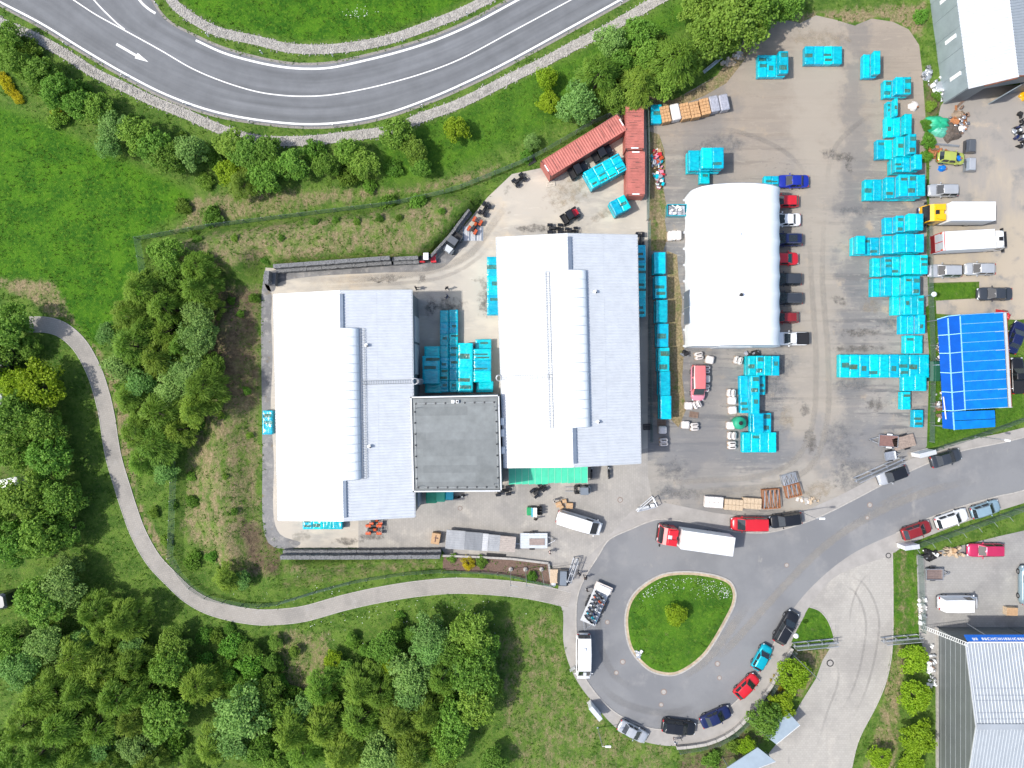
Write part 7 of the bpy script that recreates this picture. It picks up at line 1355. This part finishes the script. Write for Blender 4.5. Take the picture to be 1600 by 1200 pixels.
junk('scrap_pile', 1463, 240, 1.6, .9, 26, 3, 'rusty pipes and plates beside the lime scrap car', [M_rustb, M_wood, M_rustb], cat='scrap'); junk('scrap_pile', 1498, 190, 1.3, 2.0, 34, 4, 'mixed scrap along the rusty beam', sm, cat='scrap'); junk('scrap_pile', 1470, 140, 1.3, 1.6, 22, 5, 'metal crates and frames by the workshop wall', [M_galv, M_whitep, M_metal], cat='scrap'); junk('scrap_pile', 1448, 118, .8, 1.5, 14, 6, 'grey mesh crates stacked in the weeds', [M_galv, M_metal], cat='scrap'); junk('scrap_pile', 1468, 540, .5, 3.2, 40, 7, 'row of barrels and scrap along the blue shelter', [M_whitep, M_metal, pc('rose'), M_galv, M_card], cat='scrap'); junk('scrap_pile', 1467, 634, .8, 2.0, 26, 8, 'brown scrap and boards at the lower end of the blue shelter', [M_wood, M_rustb, M_whitep, M_galv], cat='scrap'); junk('scrap_pile', 1452, 868, 1.4, .9, 26, 9, 'black tyres, drums and pipes in the lot corner', [M_black, M_whitep, M_metal, M_tyre], cat='scrap'); junk('scrap_pile', 1440, 955, .5, 2.6, 26, 10, 'white sacks and panels along the lot edge', [M_sack, M_whitep, M_galv, M_sack], cat='scrap'); junk('scrap_pile', 1455, 1045, .6, 4.0, 34, 11, 'boxes and boards stacked along the slate wall', [M_whitep, M_galv, M_wood, M_sky], cat='scrap'); junk('scrap_pile', 1154, 88, .8, .5, 16, 12, 'pale rubble heap under the trees', [M_sack, M_tan, M_kerb], cat='rubble', h=.3); junk('scrap_pile', 1138, 98, 1.0, .6, 12, 13, 'small pale stones beside the rubble heap', [M_kerb, M_tan], cat='rubble', h=.25); junk('scrap_pile', 998, 1022, .5, .8, 9, 14, 'broken white road sign lying on the island kerb', [M_whitep, M_galv], cat='debris', h=.3); junk('scrap_pile', 1260, 782, 1.9, .5, 22, 15, 'loose pale rubble at the pavement edge', [M_kerb, M_tan, M_sack], cat='rubble', h=.2); junk('scrap_pile', 1072, 552, .9, .4, 10, 16, 'black machine parts by the arched hall corner', [M_black, M_metal], cat='scrap'); junk('scrap_pile', 1176, 552, 1.1, .35, 8, 17, 'dark covered goods at the arched hall wall', [M_grey, M_black], cat='goods', h=.9); junk('scrap_pile', 1590, 205, .8, 2.5, 22, 18, 'dark vehicles and tyres at the edge of the dusty lot', [M_black, pc('navy'), M_tyre, M_galv], cat='scrap', h=.9); junk('scrap_pile', 1600, 150, .7, .7, 8, 19, 'yellow loader attachment at the dusty lot', [pc('yellow'), M_metal], cat='machinery', h=.8); junk('scrap_pile', 1485, 862, 2.0, .7, 20, 20, 'pale wooden packing cases by the magenta car', [M_tan, M_card, M_tan], cat='packing cases', h=.7)
def pipe_bundle(a, b, m, lab, n=4):
    p, q = PV(*a), PV(*b); root = ob('pipe_bundle', None, loc=p, label=lab, cat='pipes'); d = q - p; s = Vector((-d.y, d.x, 0)).normalized()
    for k in range(n): part('pipe', MB().tube(s * (k * .11) + Vector((0, 0, .07 + (k % 2) * .05)), d + s * (k * .11) + Vector((0, 0, .07 + (k % 2) * .05)), .055, 6), m, root)
pipe_bundle((1453, 226), (1498, 230), M_galv, 'grey pipes lying behind the lime scrap car', 3); pipe_bundle((1492, 165), (1493, 215), M_rustb, 'rusty beam lying in front of the workshop', 3); pipe_bundle((1496, 168), (1515, 150), M_wood, 'timber poles leaning by the workshop door', 3); pipe_bundle((1100, 115), (1128, 92), M_galv, 'grey frame bars lying in the grass by the trees', 4); pipe_bundle((760, 868), (790, 870), M_dark, 'dark bars lying along the planter wall', 4)
# open skip with foil scraps beside the arched hall
root = ob('open_skip', None, loc=PV(1055, 331), label='open blue skip full of foil scraps beside the arched hall', cat='skip')
for q in ((0, .75, 2.6, .08), (0, -.75, 2.6, .08), (1.3, 0, .08, 1.5), (-1.3, 0, .08, 1.5)): part('skip_side', MB().box((q[0], q[1], .55), (q[2], q[3], 1.1)), pc('turquoise'), root)
part('floor', MB().box((0, 0, .1), (2.5, 1.4, .15)), M_black, root); r9 = random.Random(3); [part('foil_scrap', MB().rbox((r9.uniform(-.9, .9), r9.uniform(-.5, .5), .75 + r9.uniform(-.1, .15)), (.5, .35, .25), .06, r9.uniform(0, 3)), r9.choice((M_grey, M_whitep, M_metal)), root) for _ in range(22)]; part('load', MB().box((0, 0, .45), (2.3, 1.3, .55)), M_grey, root)
# green covered crates under the flat roof edge
for px, py, dx, dy, m, lab in [(674, 775, 1.5, 2.0, M_green, 'green tarp covered crate by the corner of the west hall'), (688, 774, 1.3, 1.8, M_mint, 'lighter green covered crate under the flat roof edge'), (702, 773, 1.1, 1.5, pc('turquoise'), 'blue and brown box beside the green covered crates')]:
    c = PV(px, py, 1.2); root = ob('covered_crate', None, loc=(c.x, c.y, .016), label=lab, cat='crate'); part('cover', MB().rbox((0, 0, .62), (dx, dy, 1.2), .12), m, root); part('pallet', MB().box((0, 0, .05), (dx * .95, dy * .95, .1)), M_pal, root)
# steel slatted grate on the concrete
root = ob('steel_grate', None, loc=PV(739, 365), label='grey slatted steel grate set in the concrete by the wall', cat='grate')
for k in range(13): part('slat', MB().box((-1.3 + k * .215, 0, .03), (.17, 2.0, .05)), M_galv if k % 4 else M_ridge, root)
part('grate_frame', MB().box((0, 1.03, .03), (2.85, .09, .06)).box((0, -1.03, .03), (2.85, .09, .06)).box((1.43, 0, .03), (.09, 2.1, .06)).box((-1.43, 0, .03), (.09, 2.1, .06)), M_kerb, root)
# manhole covers
M_iron = mat('concrete_iron_cover', (.30, .285, .265), .8, var=.2, scale=6)
for i, (px, py, r_, lab) in enumerate([(1359, 789, 7, 'in the road opposite the silver car with black roof'), (1355, 809, 5, 'in the road, small, opposite the silver car'), (1229, 883, 6, 'in the road beside the driveway mouth'), (973, 1034, 7, 'beside the island, opposite the camper van'), (963, 1051, 6, 'small, beside the island and camper van'), (1037, 1081, 8, 'below the tip of the island'), (1033, 1101, 6, 'small, near the black car with open door'), (1121, 1037, 7, 'on the lower right flank of the island'), (1124, 1059, 6, 'small, near the red hatchback on the circle'), (949, 972, 6, 'by the motorbike trailer'), (969, 781, 7, 'in the paved yard by the long halls'), (1388, 868, 7, 'with dark ring at the driveway corner'), (1297, 1036, 9, 'with dark ring in the middle of the driveway'), (719, 794, 6, 'square patch in the paved yard')]):
    root = ob('manhole_cover', None, loc=PV(px, py), label=f'round manhole cover {lab}'.replace('round manhole cover square', 'round manhole cover on a square'), cat='manhole'); rr = r_ / S * .62; part('ring', MB().lathe([(rr, .0), (rr, .036), (rr * .8, .037)], 20), M_black if 'dark ring' in lab else mat('ring%d' % i, (.2, .15, .125), .8, var=.1, scale=5), root); part('lid', MB().lathe([(rr * .72, .02), (rr * .72, .044), (.02, .046)], 20), M_iron, root)
# lamps, globe lights, flagpoles, delineators, cabinets
def lamp(px, py, hd, label, h=6.0, globe=False):
    base = PV(px, py); root = ob('street_lamp', None, loc=base, label=label, cat='street lamp'); part('pole', MB().tube((0, 0, 0), (0, 0, h), .065, 7, .045), M_galv, root); part('base', MB().lathe([(.16, 0), (.16, .1), (.08, .2)], 8), M_galv, root)
    if globe: part('globe', MB().lathe([(.05, h), (.24, h + .08), (.34, h + .3), (.3, h + .48), (.1, h + .62)], 14), M_whitep, root, True)
    else: d = Vector((math.cos(R(hd)), math.sin(R(hd)), 0)); part('arm', MB().tube((0, 0, h), d * .5 + Vector((0, 0, h + .08)), .035, 5), M_galv, root); part('lamp_head', MB().rbox((d.x * .75, d.y * .75, h + .08), (.75, .28, .12), .05, R(hd)), M_whitep, root)
lamp(1250, 799, 0, 'street lamp on the pavement by the black car', 5.2); lamp(1524, 682, -10, 'street lamp beside the green mesh fence', 5.2); lamp(934, 1137, 0, 'street lamp in the dry grass by the silver saloon', 5.0); lamp(1430, 466, 0, 'globe lamp on the small lawn', 4.0, True); lamp(1224, 976, 0, 'globe lamp on the clipped lawn by the gate', 4.0, True); root = ob('flagpole', None, loc=PV(1237, 1021), label='tall bare grey pole rising past the bright round tree', cat='pole'); part('pole', MB().tube((0, 0, 0), (0, 0, 9), .07, 7, .035), M_bar, root); part('foot', MB().lathe([(.2, 0), (.2, .2), (.1, .3)], 10), M_kerb, root)
for px, lab in ((798, 'left of three, by the yellow shrub'), (821, 'middle of three over the mulch bed'), (846, 'nearest the planter wall corner')):
    root = ob('flagpole', None, loc=PV(px, 889), label=f'tall thin flagpole with round concrete foot, {lab}'.replace('left of three, ', ''), cat='flagpole'); part('pole', MB().tube((0, 0, 0), (0, 0, 8), .05, 7, .03), M_bar, root); part('foot', MB().lathe([(.3, 0), (.3, .25), (.1, .38)], 12), M_kerb, root); part('arm', MB().tube((0, 0, 7.8), (.0 + .9, -.2, 7.85), .025, 5), M_bar, root); part('finial', MB().lathe([(.02, 8), (.07, 8.05), (.02, 8.14)], 8), M_bar, root)
for px, py in [(105, 71), (195, 121), (291, 165), (392, 193), (522, 199), (660, 168), (247, 9), (326, 57), (410, 84), (520, 88), (629, 65), (730, 25), (970, 8)]:
    root = ob('delineator_post', None, loc=PV(px, py), label='white roadside delineator post with dark band on the verge', cat='road post', group='delineator posts along the main road'); part('post', MB().box((0, 0, .5), (.14, .1, 1.0)), M_whitep, root); part('band', MB().box((0, 0, .82), (.15, .11, .2)), M_dark, root)
def cabinet(px, py, rz_, L, label, h=1.9):
    c = PV(px, py); root = ob('sign_pylon', None, loc=c, rz=R(rz_), label=label, cat='pylon'); part('housing', MB().rbox((0, 0, h / 2 + .15), (L, .55, h), .05), M_whitep, root); part('plinth', MB().box((0, 0, .08), (L + .15, .7, .17)), M_kerb, root); part('top_cap', MB().box((0, 0, h + .17), (L + .04, .6, .04)), M_trim, root); part('door_joint', MB().box((0, .28, h / 2 + .15), (.02, .02, h * .9)), M_ridge, root)
cabinet(1436, 707, 14, 2.3, 'white freestanding board at the gravel yard entrance'); cabinet(1412, 850, 8, 2.0, 'white freestanding board at the head of the tall mesh fence'); cabinet(928, 1105, -50, 2.2, 'white freestanding board in the grass by the turning circle', 1.8)
def gate(a, b, h, label, m=M_galv, double=.5):
    p, q = PV(*a), PV(*b); d = q - p; L = d.length; root = ob('sliding_gate', None, loc=p, rz=math.atan2(d.y, d.x), label=label, cat='gate')
    for y in (0, double): part('bottom_beam', MB().box((L / 2, y, .15), (L, .14, .2)), m, root); part('top_beam', MB().box((L / 2, y, h), (L, .08, .08)), m, root)
    n = int(L / .14)
    for i in range(n + 1): part('bar', MB().box((L * i / n, 0, h / 2 + .1), (.035, .035, h - .2)), m, root)
    for x in (0, L / 3, 2 * L / 3, L): part('post', MB().box((x, double / 2, h / 2), (.1, double, .08)).box((x, double, h / 2), (.1, .1, h)), m, root)
gate((1334, 752), (1405, 720), 1.7, 'long grey sliding gate at the gravel yard entrance'); gate((1238, 1009), (1302, 1003), 1.7, 'grey sliding gate closing the driveway on the lawn side'); gate((1376, 1001), (1432, 996), 1.7, 'shorter grey gate leaf across the grass strip'); gate((890, 906), (902, 872), 1.8, 'grey sliding gate of the paved yard')
root = ob('gate_frame', None, loc=PV(993, 797), label='triangular galvanised cantilever gate tail beside the gravel', cat='gate'); o9 = root.location
for a, b in (((993, 797), (1018, 775)), ((993, 797), (1022, 790)), ((1018, 775), (1024, 789))): p, q = PV(*a) - o9, PV(*b) - o9; [part('beam', MB().tube(p + Vector((0, 0, z)), q + Vector((0, 0, z)), .07, 5), M_galv, root) for z in (.25, 1.3)]
part('counterweight', MB().rbox((1.0, .35, .55), (1.5, .55, .7), .05, .22), M_trim, root); part('motor_box', MB().rbox((2.2, .75, .5), (.55, .45, .9), .05, .22), M_whitep, root)
root = ob('gate_pillar', None, loc=PV(866, 900), label='pale concrete slab and cover beside the planter wall', cat='slab'); part('slab', MB().rbox((.15, .1, .28), (1.5, 1.9, .55), .04), M_tan, root); part('cap', MB().lathe([(.3, .4), (.3, .62), (.05, .66)], 14, (-.1, -1.0, -.1)), M_trim, root); part('foot', MB().box((-.1, -1.0, .2), (.5, .5, .4)), M_tan, root)
# carport roofs below the circle
for a, lab in ((((1213, 1163), (1250, 1133), (1221, 1101), (1181, 1138)), 'blue-grey carport roof under the round trees'), (((1143, 1216), (1212, 1190), (1184, 1168), (1135, 1200)), 'blue-grey carport roof at the bottom edge')):
    z = 2.6; ps = [PV(*q, z) for q in a]; c = sum(ps, Vector()) / 4; root = ob('carport', None, loc=(c.x, c.y, 0), label=lab, cat='carport'); pl = [((p - c).x, (p - c).y) for p in ps]; part('roof', MB().prism(pl, z - .12, z), mat('blue_grey_sheet', (.33, .40, .45), .45, .3, var=.08, scale=1), root); [part('post', MB().box((x * .9, y * .9, z / 2 - .06), (.12, .12, z - .12)), M_galv, root) for x, y in pl]; part('gutter', MB().tube((*pl[0], z), (*pl[1], z), .06, 5), M_trim, root)
# white caravans seen through the garden trees
for px, py, rz_, lab in ((6, 640, 80, 'white caravan half hidden under the garden trees'), (22, 758, 12, 'white caravan under the broadleaf trees by the frame edge'), (20, 572, 88, 'pale blue caravan roof beside the dark broadleaf tree'), (3, 935, 10, 'dark grey trailer roof at the edge of the wood')):
    root = ob('caravan', None, loc=PV(px, py), rz=R(rz_), label=lab, cat='caravan'); part('shell', MB().rbox((0, 0, 1.45), (4.6, 2.1, 2.1), .25), pc('graphite') if 'dark' in lab else (pc('sky') if 'blue' in lab else M_whitep), root); part('window', MB().box((0, -1.06, 1.7), (2.0, .03, .6)), M_glass, root); part('roof_hatch', MB().rbox((.5, 0, 2.54), (.5, .5, .1), .04), M_trim, root); [wheel(root, .1, s * .95, .32, .2) for s in (-1, 1)]; part('drawbar', MB().tube((2.3, 0, .5), (3.3, 0, .45), .05, 5), M_galv, root)
# ------------------------------------------------------------------ people
def clothes(name, top, leg, skin, hair):
    m = bpy.data.materials.new(name); m.use_nodes = True; t = m.node_tree; N = t.nodes; L = t.links; tc = N.new('ShaderNodeTexCoord'); sp = N.new('ShaderNodeSeparateXYZ'); L.new(tc.outputs['Object'], sp.inputs[0]); mr = N.new('ShaderNodeMath'); mr.operation = 'DIVIDE'; mr.inputs[1].default_value = 1.8; L.new(sp.outputs[2], mr.inputs[0]); rp = N.new('ShaderNodeValToRGB'); rp.color_ramp.interpolation = 'CONSTANT'; e = rp.color_ramp.elements
    e[0].position = 0; e[0].color = (.02, .02, .02, 1); e[1].position = .05; e[1].color = (*leg, 1); q = e.new(.52); q.color = (*top, 1); q = e.new(.83); q.color = (*skin, 1); L.new(mr.outputs[0], rp.inputs[0]); L.new(rp.outputs[0], N['Principled BSDF'].inputs[0]); N['Principled BSDF'].inputs['Roughness'].default_value = .8; return m
M_hair = mat('dark_hair', (.02, .015, .012), .6, var=.3, scale=20); M_skin = mat('skin', (.55, .33, .24), .6, var=.05, scale=10)
def person(px, py, ang, top, leg, label, stride=.18, reach=0.0, z=.02, hair=M_hair):
    c = PV(px, py, 1.0); J = [((0, 0, .95), .13), ((0, 0, 1.15), .145), ((0, 0, 1.38), .15), ((0, 0, 1.48), .06), ((.02, 0, 1.58), .085), ((.02, 0, 1.70), .09)]; E = [(0, 1), (1, 2), (2, 3), (3, 4), (4, 5)]
    for s in (-1, 1):
        o = len(J); J += [((0, s * .10, .88), .095), ((stride * s * .6 + .03, s * .11, .48), .062), ((stride * s, s * .11, .09), .048), ((stride * s + .15, s * .13, .045), .045)]; E += [(0, o), (o, o + 1), (o + 1, o + 2), (o + 2, o + 3)]
        o = len(J); rch = reach if s > 0 else reach * .6; J += [((0, s * .20, 1.40), .062), ((-.03 - stride * s * .5 + rch * .3, s * .25, 1.12), .045), ((.08 - stride * s * .6 + rch, s * .24, .90 + rch * .35), .036), ((.13 - stride * s * .6 + rch * 1.15, s * .23, .83 + rch * .35), .032)]; E += [(2, o), (o, o + 1), (o + 1, o + 2), (o + 2, o + 3)]
    me = bpy.data.meshes.new('person'); me.from_pydata([j[0] for j in J], E, []); me.materials.append(clothes('clothes', top, leg, (.5, .3, .22), None)); o = ob('person', me, None, (c.x, c.y, z), R(ang), label, 'person'); sk = o.modifiers.new('skin', 'SKIN'); sk.use_smooth_shade = True
    for i, (p, r_) in enumerate(J): d = me.skin_vertices[0].data[i]; d.radius = (r_, r_ * (1.25 if i in (1, 2) else 1)); d.use_root = (i == 0)
    ss = o.modifiers.new('sub', 'SUBSURF'); ss.levels = ss.render_levels = 1
    part('hair', MB().lathe([(.10, 1.66), (.108, 1.72), (.09, 1.79), (.03, 1.82)], 12, (.0, 0, 0)), hair, o, True)
    for s in (-1, 1):
        x0 = .13 - stride * s * .6 + (reach if s > 0 else reach * .6) * 1.15; z0 = .83 + (reach if s > 0 else reach * .6) * .35; mb = MB()
        for k in range(4): mb.tube((x0, s * .23 + (k - 1.5) * .018, z0 - .01), (x0 + .035, s * .23 + (k - 1.5) * .02, z0 - .085 + abs(k - 1.5) * .008), .009, 5)
        mb.tube((x0, s * .205, z0), (x0 + .05, s * .19, z0 - .045), .01, 5); part('fingers', mb, M_skin, o)
    return o
BK, NV_, GR = (.015, .015, .018), (.02, .035, .10), (.10, .10, .11)
person(650, 450, 20, BK, BK, 'person in black with red detail by the corner of the west hall'); person(698, 450, -60, BK, NV_, 'person in black walking across the pale concrete'); person(699, 464, 150, NV_, BK, 'person in dark blue with arm out facing the one in black', .2, .3); person(837, 811, 90, BK, GR, 'person in dark clothes standing by the green utility cart'); person(866, 782, -20, (.5, .48, .46), GR, 'person in pale top beside the cardboard boxes', .1, .3); person(915, 903, 120, BK, BK, 'person in black on the kerb by the sliding gate'); person(917, 921, 0, BK, (.5, .5, .5), 'person in black top and pale trousers at the motorbike trailer', .15, .35); person(1055, 1160, 60, (.55, .53, .52), (.12, .03, .04), 'person in pale top at the open door of the black car', .1, .3); person(859, 863, 0, (.6, .45, .4), GR, 'person in pinkish top standing by the flat aluminium trailer')
person(905, 897, 70, GR, BK, 'person in grey beside the sliding gate of the yard')
